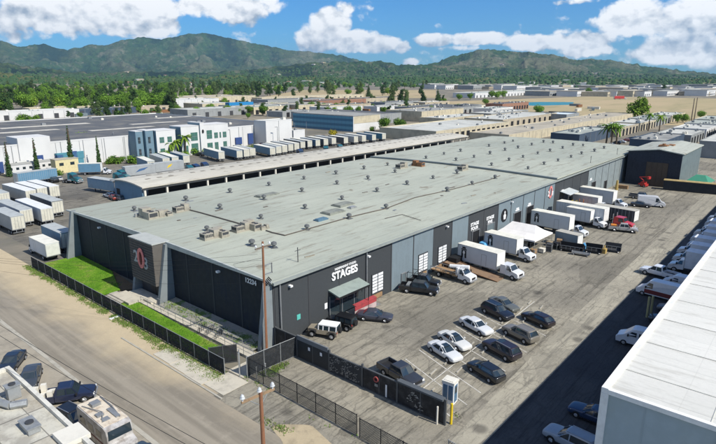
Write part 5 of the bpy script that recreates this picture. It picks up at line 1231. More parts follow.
# portable toilets / white booth behind the gate
r = E('guard_booth', 'white and blue glazed booth behind the end of the black gate', 'booth', (43.7, 25.0, 0), R(6)); r.scale = (.72, .62, 1)
b = MB(); b.box(-.75, .75, -1.0, 1.0, 0, 2.3); b.build('wall', M_SIGNW, r)
b = MB(); b.box(-.85, .85, -1.1, 1.1, 2.3, 2.5); b.box(-.6, .6, -.8, .8, 2.5, 2.56); b.build('roof', M_OFFW, r)
for k in range(2): b = MB(); b.box(-.78, -.75, -.85 + k * .95, -.1 + k * .95, .5, 2.1); b.build('window', plain('tint_blue', (.05, .14, .24), .2, 0, .6), r)
b = MB(); b.box(-.5, .5, -1.03, -1.0, .2, 2.1); b.build('door', plain('tint_blue', (.05, .14, .24)), r); b = MB(); b.box(-.35, .35, -1.06, -1.03, 1.2, 1.9); b.build('window', M_GLASS, r)
# marquee
r = E('marquee', 'white hip-roofed marquee tent on poles in front of the slate wall', 'tent', (99.0, 42.2, 0), R(-2))
M_TENT = plain('tent_fabric', (.78, .75, .70), .8, 0, .2, .08, .8)
b = MB(); X_, Y_ = 3.9, 4.2
A4 = [(-X_, -Y_, 2.7), (X_, -Y_, 2.7), (X_, Y_, 2.7), (-X_, Y_, 2.7)]; tp = [(0, -2.4, 4.6), (0, 2.4, 4.6)]
md = lambda a, c, t, dz: tuple(a[i] * (1 - t) + c[i] * t - (dz if i == 2 else 0) for i in range(3))
V8 = A4 + tp + [md(A4[0], tp[0], .5, .18), md(A4[1], tp[0], .5, .18), md(A4[2], tp[1], .5, .18), md(A4[3], tp[1], .5, .18)]
b.add(V8, [(0, 1, 7, 6), (6, 7, 4), (1, 2, 8, 7), (7, 8, 5, 4), (2, 3, 9, 8), (8, 9, 5), (3, 0, 6, 9), (9, 6, 4, 5)])
b.box(-X_, X_, -Y_ - .02, -Y_, 2.45, 2.72); b.box(-X_ - .02, -X_, -Y_, Y_, 2.45, 2.72); b.box(X_, X_ + .02, -Y_, Y_, 2.45, 2.72); b.box(-X_, X_, Y_, Y_ + .02, 2.45, 2.72)
b.build('canopy', M_TENT, r)
for x in (-X_ + .05, 0, X_ - .05):
    for y in (-Y_ + .05, 0, Y_ - .05):
        if x == 0 and y == 0: continue
        b = MB(); b.cyl((x, y, 0), (x, y, 2.6), .05, n=6); b.build('pole', M_POSTL, r)
rr = random.Random(4); CM = [M_WOOD, M_OFFW, M_DGREY, M_BLACK, plain('crate_tan', (.33, .27, .18), .8), M_GREY, M_BLACK]
pos = ['by the marquee wall side', 'under the marquee edge', 'at the marquee corner', 'behind the small grey trailer', 'beside the tent pole']
crk = [(95.6, 38.5, 'pale tan road case under the near edge of the marquee'), (97.4, 37.6, 'wooden crate just outside the marquee facing the lot'), (99.1, 36.9, 'off-white crate next to the wooden one by the marquee'), (101.2, 36.4, 'dark case at the marquee corner nearest the lane'), (102.6, 38.2, 'black case stack behind the marquee corner'), (96.6, 40.8, 'grey cabinet in the marquee shade'), (99.8, 41.0, 'black stage case deep under the marquee'), (103.3, 36.6, 'tan crate between marquee and small grey trailer'), (93.9, 41.5, 'dark case at the left edge under the marquee'), (97.9, 43.5, 'grey case in the middle under the marquee')]
for i, (x, y, lb) in enumerate(crk):
    s_ = rr.uniform(.9, 1.5); h_ = rr.uniform(.8, 1.7); r = E('equipment_case', lb, 'case', (x, y, .01), rr.uniform(-.4, .4))
    b = MB(); b.box(-s_ / 2, s_ / 2, -.5, .5, .12, h_); c = b.build('body', CM[i % 7], r); b = MB(); b.box(-s_ / 2 - .03, s_ / 2 + .03, -.53, .53, h_ * .72, h_ * .72 + .06); b.box(-s_ / 2 - .03, s_ / 2 + .03, -.53, .53, .1, .16)
    for sx in (-1, 1):
        for sy in (-1, 1): b.box(sx * s_ / 2 - .04, sx * s_ / 2 + .04, sy * .5 - .04, sy * .5 + .04, .0, h_)
    b.build('trim', M_GREY, r)
# group of carts and bins in the lot
def cart(x, y, rz, L_, W_, h, mat, label, name='rolling_cart', tall=1.6):
    r = E(name, label, 'cart', (x, y, .01), rz); b = MB(); b.box(-L_ / 2, L_ / 2, -W_ / 2, W_ / 2, .35, .5)
    b.box(-L_ / 2, L_ / 2, W_ / 2 - .06, W_ / 2, .5, tall); b.box(-L_ / 2, -L_ / 2 + .06, -W_ / 2, W_ / 2, .5, h); b.box(L_ / 2 - .06, L_ / 2, -W_ / 2, W_ / 2, .5, h); b.build('body', mat, r)
    b = MB()
    for k in range(int(L_ / .8)): b.box(-L_ / 2 + .4 + k * .8, -L_ / 2 + .46 + k * .8, -W_ / 2, -W_ / 2 + .05, .5, h)
    b.box(-L_ / 2, L_ / 2, -W_ / 2, -W_ / 2 + .05, h - .08, h); b.build('rail', M_GREY, r)
    wheels(r, (-L_ / 2 + .4, L_ / 2 - .4), W_ / 2, .18, .08)
cart(101.6, 33.6, R(-82), 4.2, 1.4, 1.2, M_BLACK, 'long black steel cart, first of the dark carts in the open lot')
cart(103.6, 30.2, R(-80), 3.0, 1.4, 1.2, M_BLACK, 'black cart with pale post standing in it, middle of the dark carts')
cart(106.6, 27.6, R(-80), 2.8, 1.4, 1.3, M_DGREY, 'dark slatted cart at the far end of the dark carts')
cart(100.4, 31.4, R(-82), 3.2, 1.0, .7, M_GREY, 'low grey flat cart in front of the long black one', tall=.6)
b = MB(); b.box(-.35, .35, -.3, .3, 0, 1.3); b.box(-.5, .5, -.08, .08, 1.3, 1.6); tag(b.build('tool_stand', plain('sky_blue', (.10, .35, .60), .5), loc=(103.3, 31.9, .01)), 'light blue stand between the dark carts', 'stand')
b = MB(); b.box(-.5, .5, -.4, .4, 0, .9); b.cyl((0, 0, .9), (.2, 0, 1.5), .15, n=8); tag(b.build('machine', plain('ochre', (.42, .30, .10), .7), loc=(104.6, 28.6, .01)), 'ochre yellow machine beside the middle dark cart', 'machine')
# things near the doors
b = MB(); b.box(-.6, .6, -.6, .6, 0, 1.4); b.box(-.65, .65, -.65, .65, 1.4, 1.5); tag(b.build('waste_bin', M_RED, loc=(87.6, 46.3, .01)), 'red bin by the door behind the nearest box truck', 'bin')
b = MB(); b.box(-1., 1., -.7, .7, .2, 1.6); b.loft([[(-1, -.7, 1.6), (1, -.7, 1.6), (1, .7, 1.6), (-1, .7, 1.6)], [(-.9, -.3, 2.0), (.9, -.3, 2.0), (.9, .6, 2.1), (-.9, .6, 2.1)]]); tag(b.build('covered_cart', plain('sky_blue', (.10, .35, .60)), loc=(90.4, 45.9, .01)), 'bright blue covered cart behind the first box truck', 'cart')
b = MB(); b.box(-1.2, 1.2, -.8, .8, 0, 1.7); b.box(-1.25, 1.25, -.85, .85, 1.7, 1.8); tag(b.build('dumpster', M_BLACK, loc=(80.2, 46.0, .01)), 'black dumpster beside the timber ramp', 'dumpster')
b = MB(); b.box(-.5, .5, -.5, .5, 0, 1.5); tag(b.build('waste_bin', plain('brick_red', (.40, .12, .07), .7), loc=(124.2, 46.4, .01)), 'brick red bin under the pale pink wall emblem', 'bin')
b = MB(); b.box(-.4, .4, -.4, .4, 0, 2.2); b.cyl((0, 0, 2.2), (0, 0, 2.7), .2, n=8); tag(b.build('generator', M_BLACK, loc=(121.4, 46.4, .01)), 'black cabinet left of the brick red bin', 'cabinet')
for i, (x, y, mt, lb) in enumerate(((133.0, 44.6, M_YEL, 'yellow scissor lift with raised rail near the white awning'), (135.6, 43.6, M_ORANGE, 'orange-yellow lift between the awning and the trucks'))):
    r = E('scissor_lift', lb, 'lift', (x, y, .01), R(20 * i)); b = MB(); b.box(-1.1, 1.1, -.5, .5, .25, .9); b.build('base', mt, r)
    b = MB(); b.box(-1.1, 1.1, -.5, .5, 1.7, 1.85)
    for sx in (-1.1, 0, 1.05):
        for sy in (-.5, .45): b.box(sx, sx + .05, sy, sy + .05, 1.85, 2.9)
    b.box(-1.1, 1.1, -.5, -.45, 2.85, 2.9); b.box(-1.1, 1.1, .45, .5, 2.85, 2.9); b.build('platform', mt, r)
    b = MB(); b.cyl((-1, 0, .9), (1, 0, 1.7), .08); b.cyl((1, 0, .9), (-1, 0, 1.7), .08); b.build('scissor_arm', M_DGREY, r); wheels(r, (-.75, .75), .55, .25, .18)
# red railing and ramp in front of the entrance
r = E('entrance_ramp', 'red and white railed ramp in front of the studio entrance awning', 'ramp', (50.5, 47.2, 0), 0)
b = MB(); b.box(2.2, 6.6, -1.6, -.0, 0, .4); b.loft([[(6.6, -1.6, 0), (6.6, -.1, 0), (6.6, -.1, .4), (6.6, -1.6, .4)], [(8.2, -1.6, 0), (8.2, -.1, 0), (8.2, -.1, .02), (8.2, -1.6, .02)]]); b.build('deck', M_GREY, r)
b = MB(); b.box(2.2, 6.9, -1.74, -1.66, .95, 1.55); b.profx([(-1.8, 1.5), (-1.8, 1.58), (-1.1, 1.68), (-1.1, 1.6)], 2.4, 6.9); b.build('railing', plain('rail_red', (.36, .05, .055), .6, 0, .3, .3, 2.), r)
b = MB()
b.box(2.2, 6.9, -1.70, -1.67, .1, .9)
b.build('banner', plain('banner_pink', (.46, .36, .34), .6, 0, .3, .35, 2.), r)
# container with yellow roof, green canopy, red jack by the hangar
r = E('open_container', 'long black container with yellow-edged roof in front of the hangar', 'container', (180.3, 27.6, 0), R(-82))
b = MB(); b.box(-7.2, 7.2, -1.3, 1.3, .1, 2.8)
for k in range(22): b.box(-7.0 + k * .65, -6.8 + k * .65, -1.36, 1.36, .15, 2.7)
b.build('body', plain('container_black', (.018, .022, .028), .6, 0, .3, .3, .8), r)
b = MB(); b.box(-7.3, 7.3, -1.4, 1.4, 2.8, 2.95); b.build('roof', plain('roof_ochre', (.40, .30, .13), .8, 0, .2, .35, .8), r)
b = MB(); b.box(7.3, 8.6, -1.2, 1.2, .3, 2.3); b.build('end_rack', M_GREY, r)
r = E('green_canopy', 'small green canopy tent standing behind the black container', 'tent', (185.5, 26.6, 0), R(-5))
b = MB(); b.loft([[(-3.6, -3.0, 2.6), (3.6, -3.0, 2.6), (3.6, 3.0, 2.6), (-3.6, 3.0, 2.6)], [(-.4, -1.2, 4.3), (.4, -1.2, 4.3), (.4, 1.2, 4.3), (-.4, 1.2, 4.3)]]); b.build('canopy', plain('canopy_green', (.05, .24, .15), .7), r)
for sx in (-3.4, 3.4):
    for sy in (-2.8, 2.8): b = MB(); b.cyl((sx, sy, 0), (sx, sy, 2.6), .06, n=6); b.build('pole', M_POSTL, r)
r = E('boom_lift', 'folded red boom lift in front of the dark hangar', 'lift', (179.4, 40.2, .01), R(70)); r.scale = (.75,) * 3
b = MB(); b.box(-1.5, 1.5, -1.0, 1.0, .4, 1.3); b.box(-.9, .7, -.8, .8, 1.3, 2.0); b.build('base', M_RED, r)
b = MB(); b.cyl((-1, 0, 1.8), (2.0, 0, 3.6), .2, n=8); b.cyl((2.0, 0, 3.6), (-1.6, .1, 4.2), .16, n=8); b.build('boom', M_RED, r); b = MB(); b.box(-2.4, -1.6, -.7, .7, 3.4, 4.4); b.build('basket', M_RED, r); wheels(r, (-1.0, 1.0), 1.05, .45, .35)
b = MB(); b.box(-.6, .6, -1.6, 1.6, 0, 1.0); tag(b.build('pallet_stack', M_WOOD, loc=(172.5, 44.2, .01)), 'low brown pallet stack where the warehouse meets the hangar', 'pallets')
b = MB(); b.cyl((0, 0, 0), (0, 0, 3.0), .5, .3, n=8); tag(b.build('tank', plain('ochre', (.42, .30, .10)), loc=(168.2, 44.6, .01)), 'ochre upright tank by the pale corrugated wall', 'tank')
# ---------------------------------------------------------------- utility poles and wires
M_POLE = plain('pole_wood', (.25, .115, .060), .9, 0, .15, .35, 1.5, streak=True)
M_POLEG = plain('pole_grey', (.16, .125, .095), .9, 0, .15, .3, 1.5, streak=True)
M_CER = plain('ceramic', (.55, .56, .55), .3, 0, .5)
def insul(r, x, y, z, s=1.):
    b = MB(); b.cyl((x, y, z), (x, y, z + .16 * s), .05 * s, n=6); b.cyl((x, y, z + .16 * s), (x, y, z + .26 * s), .14 * s, .10 * s, n=8); b.cyl((x, y, z + .28 * s), (x, y, z + .38 * s), .11 * s, .05 * s, n=8); b.build('insulator', M_CER, r)
r = E('utility_pole', 'tall reddish utility pole at the near corner of the warehouse', 'utility pole', (38.15, 46.9, 0), 0)
b = MB(); b.cyl((0, 0, 0), (.25, .1, 13.9), .19, .12, n=10); b.build('pole', M_POLE, r)
b = MB(); b.box(-.9, 1.3, .0, .12, 13.2, 13.33); b.build('crossarm', M_POLEG, r)
for x in (-.8, .2, 1.2): insul(r, x, .06, 13.33)
b = MB(); b.box(.25, 1.4, -.05, .05, 11.0, 11.1); b.box(.25, 1.4, -.05, .05, 9.9, 10.); b.box(1.3, 1.4, -.05, .05, 9.9, 11.1); b.build('bracket', M_GREY, r)
b = MB()
for k in range(5): b.cyl((.4 + k * .16, -.2, 8.6 + k * .12), (.4 + k * .16, .35, 8.95 + k * .1), .07, n=6)
b.cyl((.1, 0, 8.4), (.9, .1, 8.8), .05, n=5); b.build('cable_terminal', M_BLACK, r)
b = MB(); b.cyl((-.28, -.05, 0), (-.1, -.03, 9.0), .06, n=6); b.build('conduit', M_POSTL, r)
b = MB(); b.cyl((.24, .05, 12.), (2.2, 8.5, 8.8), .018, n=4); b.build('guy_wire', M_BLACK, r)
# near pole rises from below the frame
PX, PY = 21.9, 27.8
zt = 10.3
r = E('utility_pole', 'reddish-brown pole with a slanting crossarm and three pale insulators, bottom centre', 'utility pole', (PX, PY, 0), 0)
b = MB(); b.cyl((0, 0, 0), (0, 0, zt), .20, .13, n=12); b.build('pole', M_POLE, r)
d = Vector((G(283, 394, zt)[0] - G(244, 411, zt)[0], G(283, 394, zt)[1] - G(244, 411, zt)[1])).normalized()
b = MB(); b.cbox(-.15, .1, zt - .35, 2.7, .13, .17, math.atan2(d.y, d.x)); b.build('crossarm', plain('arm_wood', (.30, .20, .115), .9, 0, .2, .3, 2.), r)
for t in (-1.25, .12, 1.2): insul(r, -.15 + d.x * t, .1 + d.y * t, zt - .18, 1.35)
b = MB(); b.cyl((-.15 + d.x * .8, .1 + d.y * .8, zt - .3), (0, 0, zt - 1.1), .03, n=4); b.cyl((-.15 - d.x * .8, .1 - d.y * .8, zt - .3), (0, 0, zt - 1.1), .03, n=4); b.build('brace', M_GREY, r)
LPX, LPY = 17.6, 69.0
r = E('utility_pole', 'brick-red pole cut off by the left edge of the picture', 'utility pole', (G(3, 400)[0], G(3, 400)[1], 0), 0)
LP = Vector(r.location)
b = MB(); b.cyl((0, 0, 0), (0, 0, 9.), .2, .14, n=10); b.build('pole', M_POLE, r); b = MB(); b.box(-1.0, 1.0, -.06, .06, 8.5, 8.65); b.build('crossarm', M_POLEG, r)
for x in (-.9, 0, .9): insul(r, x, 0, 8.65)
def wire(label, a, c, sag, r_=.022):
    P_ = []
    for i in range(17):
        t = i / 16; P_.append(tuple(a[k] * (1 - t) + c[k] * t - (4 * sag * t * (1 - t) if k == 2 else 0) for k in range(3)))
    b = MB(); b.tube(P_, r_, 4); o = b.build('overhead_wire', M_BLACK); tag(o, label, 'wire', 'overhead wires')
M_WIRE = M_BLACK
far_l = (*G(-60, 252, 9.), 9.)
for k in range(3): wire('wire across the dark side wall, %s of three strands' % ('upper', 'middle', 'lower')[k], (38.2 - .6 + k * .8, 47, 12.6 - k * .9), (far_l[0] + k * .3, far_l[1], far_l[2] - k * .35), 1.2, .012)
wire('slack service wire from the corner pole down to the left', (38.2, 47, 9.0), (*G(-20, 268, 5.), 5.), 1.0, .012)
for k in range(2): wire('wire above the parked cars on the street, %s strand' % ('outer', 'inner')[k], (LP.x - .6 + k * 1.0, LP.y, 8.7), (PX - 1.2 + k * .6, PY - 22, 7.2), .8, .025)
# a wall-mounted stair rail and ramp railing on the lawn side
r = E('ramp_railing', 'grey tube handrail along the pedestrian ramp beside the lawn', 'railing', (35.95, 46.6, .25), R(90))
b = MB(); b.cyl((0, 0, 1.0), (25.5, 0, 1.0), .035, n=6); b.cyl((0, 0, .55), (25.5, 0, .55), .025, n=5); b.build('rail', M_POSTL, r)
p0 = None
for k in range(15):
    if p0 is None: b = MB(); b.cyl((0, 0, 0), (0, 0, 1.0), .03, n=6); p0 = b.build('post', M_POSTL, r)
    else: inst(p0, r, (k * 25.5 / 14, 0, 0))
r = E('ramp_railing', 'second handrail on the wall side of the pedestrian ramp', 'railing', (37.15, 50.2, .25), R(90))
b = MB(); b.cyl((0, 0, 1.0), (19.5, 0, 1.0), .035, n=6); b.build('rail', M_POSTL, r)
for k in range(11): b = MB(); b.cyl((k * 1.95, 0, 0), (k * 1.95, 0, 1.0), .03, n=6); b.build('post', M_POSTL, r)
# lamp posts on the rear yard
# ---------------------------------------------------------------- flat-roofed building at the lower left
r = E('flat_roof_building', 'low flat-roofed building with ducts on its patched roof, bottom left corner', 'building', (0, 0, 0))
LX = 14.5; z = 4.4
b = MB(); b.box(-6, LX, 25, 57.0, 0, z); b.build('wall', M_OFFW, r)
m_, q = newmat('patched_roof'); p = world_pos(q); n1 = q.noise(p, .5, 6, .65); n2 = q.noise(p, 3., 4, .7)
c = q.mix(q.ramp(n1, .4, .62), (.52, .50, .42, 1), (.34, .32, .27, 1)); cc2 = q.voro(q.scale(p, (.35, .22, 1)), 1., 'F1', 'Color', 0.); c = q.mix(q.ramp(q.sep(cc2)[0], .3, .7, 0, .35), c, (.30, .25, .18, 1))
c = q.mix(q.ramp(q.voro(q.scale(p, (.35, .22, 1)), 1., 'DISTANCE_TO_EDGE', rnd=0.), .01, .02, .7, 0), c, (.08, .075, .065, 1)); c = q.mix(q.ramp(n2, .5, .75, 0, .4), c, (.2, .19, .16, 1))
M_PR = finish(m_, q, c, .85, 0, .2, bump=n2, bstr=.3)
b = MB(); b.box(-6, LX - .3, 25.3, 56.7, z, z + .06); rf = b.build('roof', M_PR, r)
b = MB(); b.box(LX - .3, LX + .05, 25, 57.05, z - .3, z + .42); b.box(-6, LX - .3, 56.7, 57.05, z - .3, z + .42); b.build('parapet', plain('parapet_cream', (.62, .60, .52), .7, 0, .3, .2, 1.), r)
b = MB()
for pts in ([(9, 55, .4), (11.2, 52.4, .4), (12.2, 49.5, .4), (13.3, 48.9, .4)], [(6, 48.4, .4), (9.6, 49.2, .4), (11.4, 51.0, .4)], [(10.6, 53.4, .4), (10.6, 53.4, 1.4)]):
    for a_, c_ in zip(pts[:-1], pts[1:]):
        A_, C_ = Vector((*a_[:2], z + a_[2])), Vector((*c_[:2], z + c_[2])); b.cyl(A_, C_, .34, n=6)
b.build('duct', M_DUCT, rf)
for (x, y, sx, sy, h_) in ((13.0, 51.2, 1.0, .8, 1.3), (10.4, 54.9, 1.5, 1.2, .9), (7.6, 52.2, 2.0, 1.4, .9), (9.2, 46.8, 1.4, 2.0, .7), (12.2, 45.2, .9, 1.9, .6), (6.5, 55.1, 1.4, 1.4, .8)):
    b = MB(); b.box(x - sx / 2, x + sx / 2, y - sy / 2, y + sy / 2, z + .1, z + h_); b.box(x - sx / 2 - .08, x + sx / 2 + .08, y - sy / 2 - .08, y + sy / 2 + .08, z + h_, z + h_ + .08); u_ = b.build('rooftop_unit', M_DUCT, rf)
    b = MB(); b.cyl((x, y, z + h_ + .08), (x, y, z + h_ + .2), min(sx, sy) * .36, n=12); b.build('fan', M_DGREY, u_)
b = MB(); b.box(7.2, 9.8, 50.2, 54.4, z + .08, z + .14); b.build('roof_patch', plain('aqua_sheet', (.34, .44, .38), .6, 0, .3, .3, 1.), rf)
b = MB(); b.box(10.2, 12.6, 54.2, 56.2, z + .07, z + .12); b.build('roof_patch', plain('rust_sheet', (.30, .19, .11), .8, 0, .3, .3, 1.), rf)
b = MB(); b.box(12.9, 14.9, 40.4, 42.6, z + .1, z + .5); b.build('bulkhead', M_OFFW, r)
# weeds along fences: uncountable
def tufts(name, spots, mat, label, h=.28, seed=1):
    rg = random.Random(seed); b = MB()
    for (x, y, z0, n, spread) in spots:
        for _ in range(n):
            px, py = x + rg.gauss(0, spread), y + rg.gauss(0, spread); a = rg.random() * 6.28; l_ = h * rg.uniform(.5, 1.3); w_ = l_ * .35
            b.add([(px - w_ * math.cos(a), py - w_ * math.sin(a), z0), (px + w_ * math.cos(a), py + w_ * math.sin(a), z0), (px + l_ * .5 * math.sin(a) * rg.uniform(-1, 1), py + l_ * .4 * rg.uniform(-1, 1), z0 + l_)], [(0, 1, 2)])
    return tag(b.build(name, mat), label, name.replace('_', ' '), kind='stuff')
M_WEED = plain('weed', (.13, .21, .04), .9, 0, .1, .6, 1.2, dirt_or_shade=(.22, .21, .09)); M_GRASS = plain('grass_blade', (.085, .22, .015), .9, 0, .1, .5, .5, dirt_or_shade=(.17, .25, .04))
rg = random.Random(12)
sp = [(31.3 + rg.gauss(0, .28), rg.uniform(46.5, 103), .03, 26, .26) for _ in range(330)] + [(30.6 + rg.gauss(0, .3), rg.uniform(46, 62), .03, 14, .25) for _ in range(40)]
sp += [(32.2 + rg.gauss(0, .3), rg.uniform(46.5, 102), .1, 8, .2) for _ in range(120)] + [(35.6 + rg.uniform(-1.2, 2.6), 43.4 + rg.gauss(0, .35), .04, 40, .28) for _ in range(26)] + [(33.1, rg.uniform(40, 45), .04, 10, .2) for _ in range(8)]
sp += [(rg.uniform(37, 39.8), rg.uniform(48.5, 69), .45, 22, .35) for _ in range(60)] + [(29.4 + rg.gauss(0, .3), rg.uniform(33, 37), .04, 20, .3) for _ in range(12)] + [(42.0, 23.2, .02, 26, .25)]
sp += [(32.7 + rg.gauss(0, .2), rg.uniform(24, 44), .03, 3, .2) for _ in range(20)]
tufts('weeds', sp, M_WEED, 'ragged weeds along the foot of the fences and verge', .17, 2)
sp = [(rg.uniform(33, 39.2), rg.uniform(81, 101), .25, 26, .5) for _ in range(210)] + [(rg.uniform(33.0, 35.4), rg.uniform(49.5, 73), .14, 26, .35) for _ in range(190)]
tufts('grass', [(x, y, lawn_z(x, y), n, s_) for x, y, _, n, s_ in sp if not (x > 37.5 and y < 86)], M_GRASS, 'bright green lawn grass between the fence and the warehouse', .13, 3)
for i, (x, y) in enumerate(((36.4, 57.5), (36.6, 56.2), (36.7, 54.4))):
    r = E('bicycle_rack', ('low black bike rack on the ramp, the one farthest from the pole', 'low black bike rack on the ramp between the other two', 'low black bike rack on the ramp nearest the pole')[i], 'bike rack', (x, y, .26), R(20)); b = MB()
    for k in range(5): b.tube([(-.9 + k * .4, 0, 0), (-.9 + k * .4, 0, .7), (-.6 + k * .4, 0, .7), (-.6 + k * .4, 0, 0)], .025, 5)
    b.build('frame', M_BLACK, r)
b = MB(); b.box(-.7, .7, -.25, .25, 0, .05); tag(b.build('flat_debris', M_SIGNW, loc=(31.2, 70.5, .05)), 'flattened white sheet of litter at the foot of the road fence', 'litter')
# ================================================================ rear yards and far buildings
def simple_building(name, label, x0, x1, y0, y1, h, wall, roofm, cat='building', doors=0, doormat=None, windows=0, units=3, seed=0, rows=1, winmat=None, group=None, side_strip=None, parapet=.5, doorh=3.8):
    r = E(name, label, cat, (x0, y0, 0), 0, group); W2, D2 = x1 - x0, y1 - y0; rg = random.Random(seed)
    b = MB(); b.box(0, W2, 0, D2, 0, h - .1); b.build('wall', wall, r)
    b = MB(); b.box(.25, W2 - .25, .25, D2 - .25, h - .1, h); rf = b.build('roof', roofm, r)
    b = MB(); b.box(-.05, W2 + .05, -.05, .24, h - .12, h + parapet); b.box(-.05, W2 + .05, D2 - .24, D2 + .05, h - .12, h + parapet); b.box(-.05, .24, .24, D2 - .24, h - .12, h + parapet); b.box(W2 - .24, W2 + .05, .24, D2 - .24, h - .12, h + parapet); b.build('parapet', wall, r)
    d0 = None; nj0 = None
    for k in range(doors):
        xx = W2 * (k + .5) / doors
        if d0 is None: b = MB(); b.box(-1.7, 1.7, -.08, 0, .0, doorh); d0 = b.build('dock_door', doormat or M_DGREY, r, loc=(xx, 0, 0))
        else: inst(d0, r, (xx, 0, 0))
    w0 = None
    for j in range(rows):
        for k in range(windows):
            xx = W2 * (k + .5) / windows; zz = 1.2 + j * 3.6
            if zz + 1.4 > h: continue
            if w0 is None: b = MB(); b.box(-1.1, 1.1, -.07, 0, 0, 1.5); w0 = b.build('window', winmat or M_GLASS, r, loc=(xx, 0, zz))
            else: inst(w0, r, (xx, 0, zz))
    if side_strip:
        b = MB(); b.box(-.08, 0, .5, D2 - .5, h * .35, h * .75); b.build('window', side_strip, r)
    for k in range(1, int(W2 / 8)):
        if nj0 is None: b = MB(); b.box(-.12, .12, -.06, 0, 0, h); nj0 = b.build('panel_joint', M_GREY, r, loc=(k * 8, 0, 0))
        elif k < 40: inst(nj0, r, (k * 8, 0, 0))
    for k in range(units):
        s_ = rg.uniform(.8, 1.8); xx, yy = rg.uniform(2, W2 - 3), rg.uniform(2, max(2.1, D2 - 3)); b = MB(); b.box(xx, xx + s_, yy, yy + s_ * .8, h, h + s_ * .6); b.cyl((xx + s_ / 2, yy + s_ * .4, h + s_ * .6), (xx + s_ / 2, yy + s_ * .4, h + s_ * .6 + .15), s_ * .3, n=8); b.build('rooftop_unit', M_GREY if k % 3 else M_OFFW, rf)
    return r
M_RG = [plain('roof_grey', (.30, .30, .275), .9, 0, .2, .3, .12), plain('roof_pale', (.50, .50, .45), .9, 0, .2, .25, .12), plain('roof_tan', (.40, .36, .28), .9, 0, .2, .3, .12), plain('roof_dark', (.10, .105, .11), .9, 0, .2, .35, .10, dirt_or_shade=(.2, .19, .165)), plain('roof_sage', (.36, .385, .34), .9, 0, .2, .25, .12)]
M_WG = [plain('wall_cream', (.50, .44, .31), .85, 0, .2, .2, .3), plain('wall_white', (.60, .595, .57), .8, 0, .2, .06, .12), plain('wall_grey', (.28, .29, .28), .85, 0, .2, .15, .3), plain('wall_tan', (.42, .36, .26), .85, 0, .2, .15, .3), plain('wall_blue', (.05, .075, .11), .7, 0, .3, .15, .3), plain('wall_brick', (.28, .15, .10), .85, 0, .2, .2, .5), plain('wall_teal', (.05, .16, .24), .6, 0, .3, .15, .3)]
# dock shed with long curved roof behind the warehouse
SX0, SY0, SY1 = 68.0, 129.0, 144.5
r = E('dock_shed', 'long open dock shed with pale low-arched roof and blue gable end, behind the warehouse', 'shed', (SX0, SY0, 0))
LN = 162.; DD = SY1 - SY0
def arch(t): return 4.9 + 1.1 * math.sin(math.pi * (.12 + .76 * t))
pr = [(-.8 + (DD + 1.6) * i / 10, arch(i / 10)) for i in range(11)]
b = MB(); b.profx(pr + [(y, z - .3) for y, z in reversed(pr)], -.6, LN); b.build('roof', roofmat('shed_roof', (.58, .55, .46, 1), (.50, .47, .39, 1), 40., 21., 0, .9), r)
rg = random.Random(8); b = MB()
for k in range(46):
    x = 4 + k * 3.4; 
    for t in (.35, .7):
        if rg.random() < .75: yy = DD * t; zz = arch(t) + .03; b.box(x, x + 1.3, yy, yy + .9, zz - .2, zz + .05)
b.build('skylight', plain('skylight_grime', (.22, .20, .16), .6, 0, .3, .4, .5), r)
b = MB(); b.profx([(0, 0), (DD, 0)] + [(y, z - .35) for y, z in reversed(pr[1:-1])], 0, .2); b.build('gable_wall', plain('shed_blue', (.13, .24, .33), .6, 0, .3, .2, .3, dirt_or_shade=(.09, .16, .22), streak=True), r)
b = MB(); b.box(-.05, 0, DD - 3.2, DD - 1.4, 0, 3.2); b.build('door', M_BLACK, r)
p0 = None
for k in range(27):
    for y in (.2, DD - .2):
        if p0 is None: b = MB(); b.box(-.25, .25, -.25, .25, 0, 4.9); b.box(-.8, .8, -.1, .1, 4.5, 4.9); p0 = b.build('column', M_OFFW, r, loc=(k * 6.2 + .5, y, 0))
        else: inst(p0, r, (k * 6.2 + .5, y, 0))
b = MB(); b.box(.2, LN, -.12, .0, 4.35, 4.75); b.build('beam', plain('beam_tan', (.46, .42, .33), .8), r)
b = MB(); b.box(6, LN, DD * .55, DD * .55 + .25, 0, 4.4); b.build('back_wall', M_DGREY, r)
b = MB(); b.box(10, LN - 40, DD * .5, DD * .55, 0, 1.2); b.build('dock_platform', M_GREY, r)
# dock shed continues as a second pale roof wing
simple_building('storage_building', 'pale flat-roofed store with a dark open front beyond the dock shed', 236, 318, 150, 186, 5.2, M_WG[0], M_RG[1], doors=14, doormat=M_BLACK, seed=3, units=5)  # black door slabs paint the shadow of the open front
# big white warehouse with dark roof and the two storey offices in front of it
WYF = 212.
r = simple_building('white_warehouse', 'very long white tilt-up warehouse with a dark roof behind the trailer yard', 10, 188, WYF, 330, 9.2, M_WG[1], M_RG[3], units=16, seed=5, parapet=.4)
rf = r.children[1]
for k, (x, y, w_, d_) in enumerate(((52, 262, 34, 5), (92, 244, 30, 4), (70, 285, 40, 6), (120, 262, 26, 4), (30, 240, 18, 4), (150, 290, 30, 5))):
    b = MB(); b.box(x - 10, x - 10 + w_, y - WYF, y - WYF + d_, 9.2, 9.26); b.build('roof_patch', plain('patch_pale', (.52, .49, .42), .9, 0, .2, .3, .2), rf)
b = MB(); b.box(58, 68.5, -.6, 10, 0, 11.6); b.build('parapet_block', M_WG[1], r)
for (x, w_, z0, z1) in ((60, 2.6, .5, 4.2), (73, 2.4, 3., 5.2), (79.5, 2.6, 1.4, 4.6), (84.5, 2.6, 1.6, 5.4)):
    b = MB(); b.box(x - 10, x - 10 + w_, -.75, -.05, z0, z1); b.build('dock_door', plain('dock_blue', (.035, .07, .20), .5, 0, .3, .15, 1.), r)
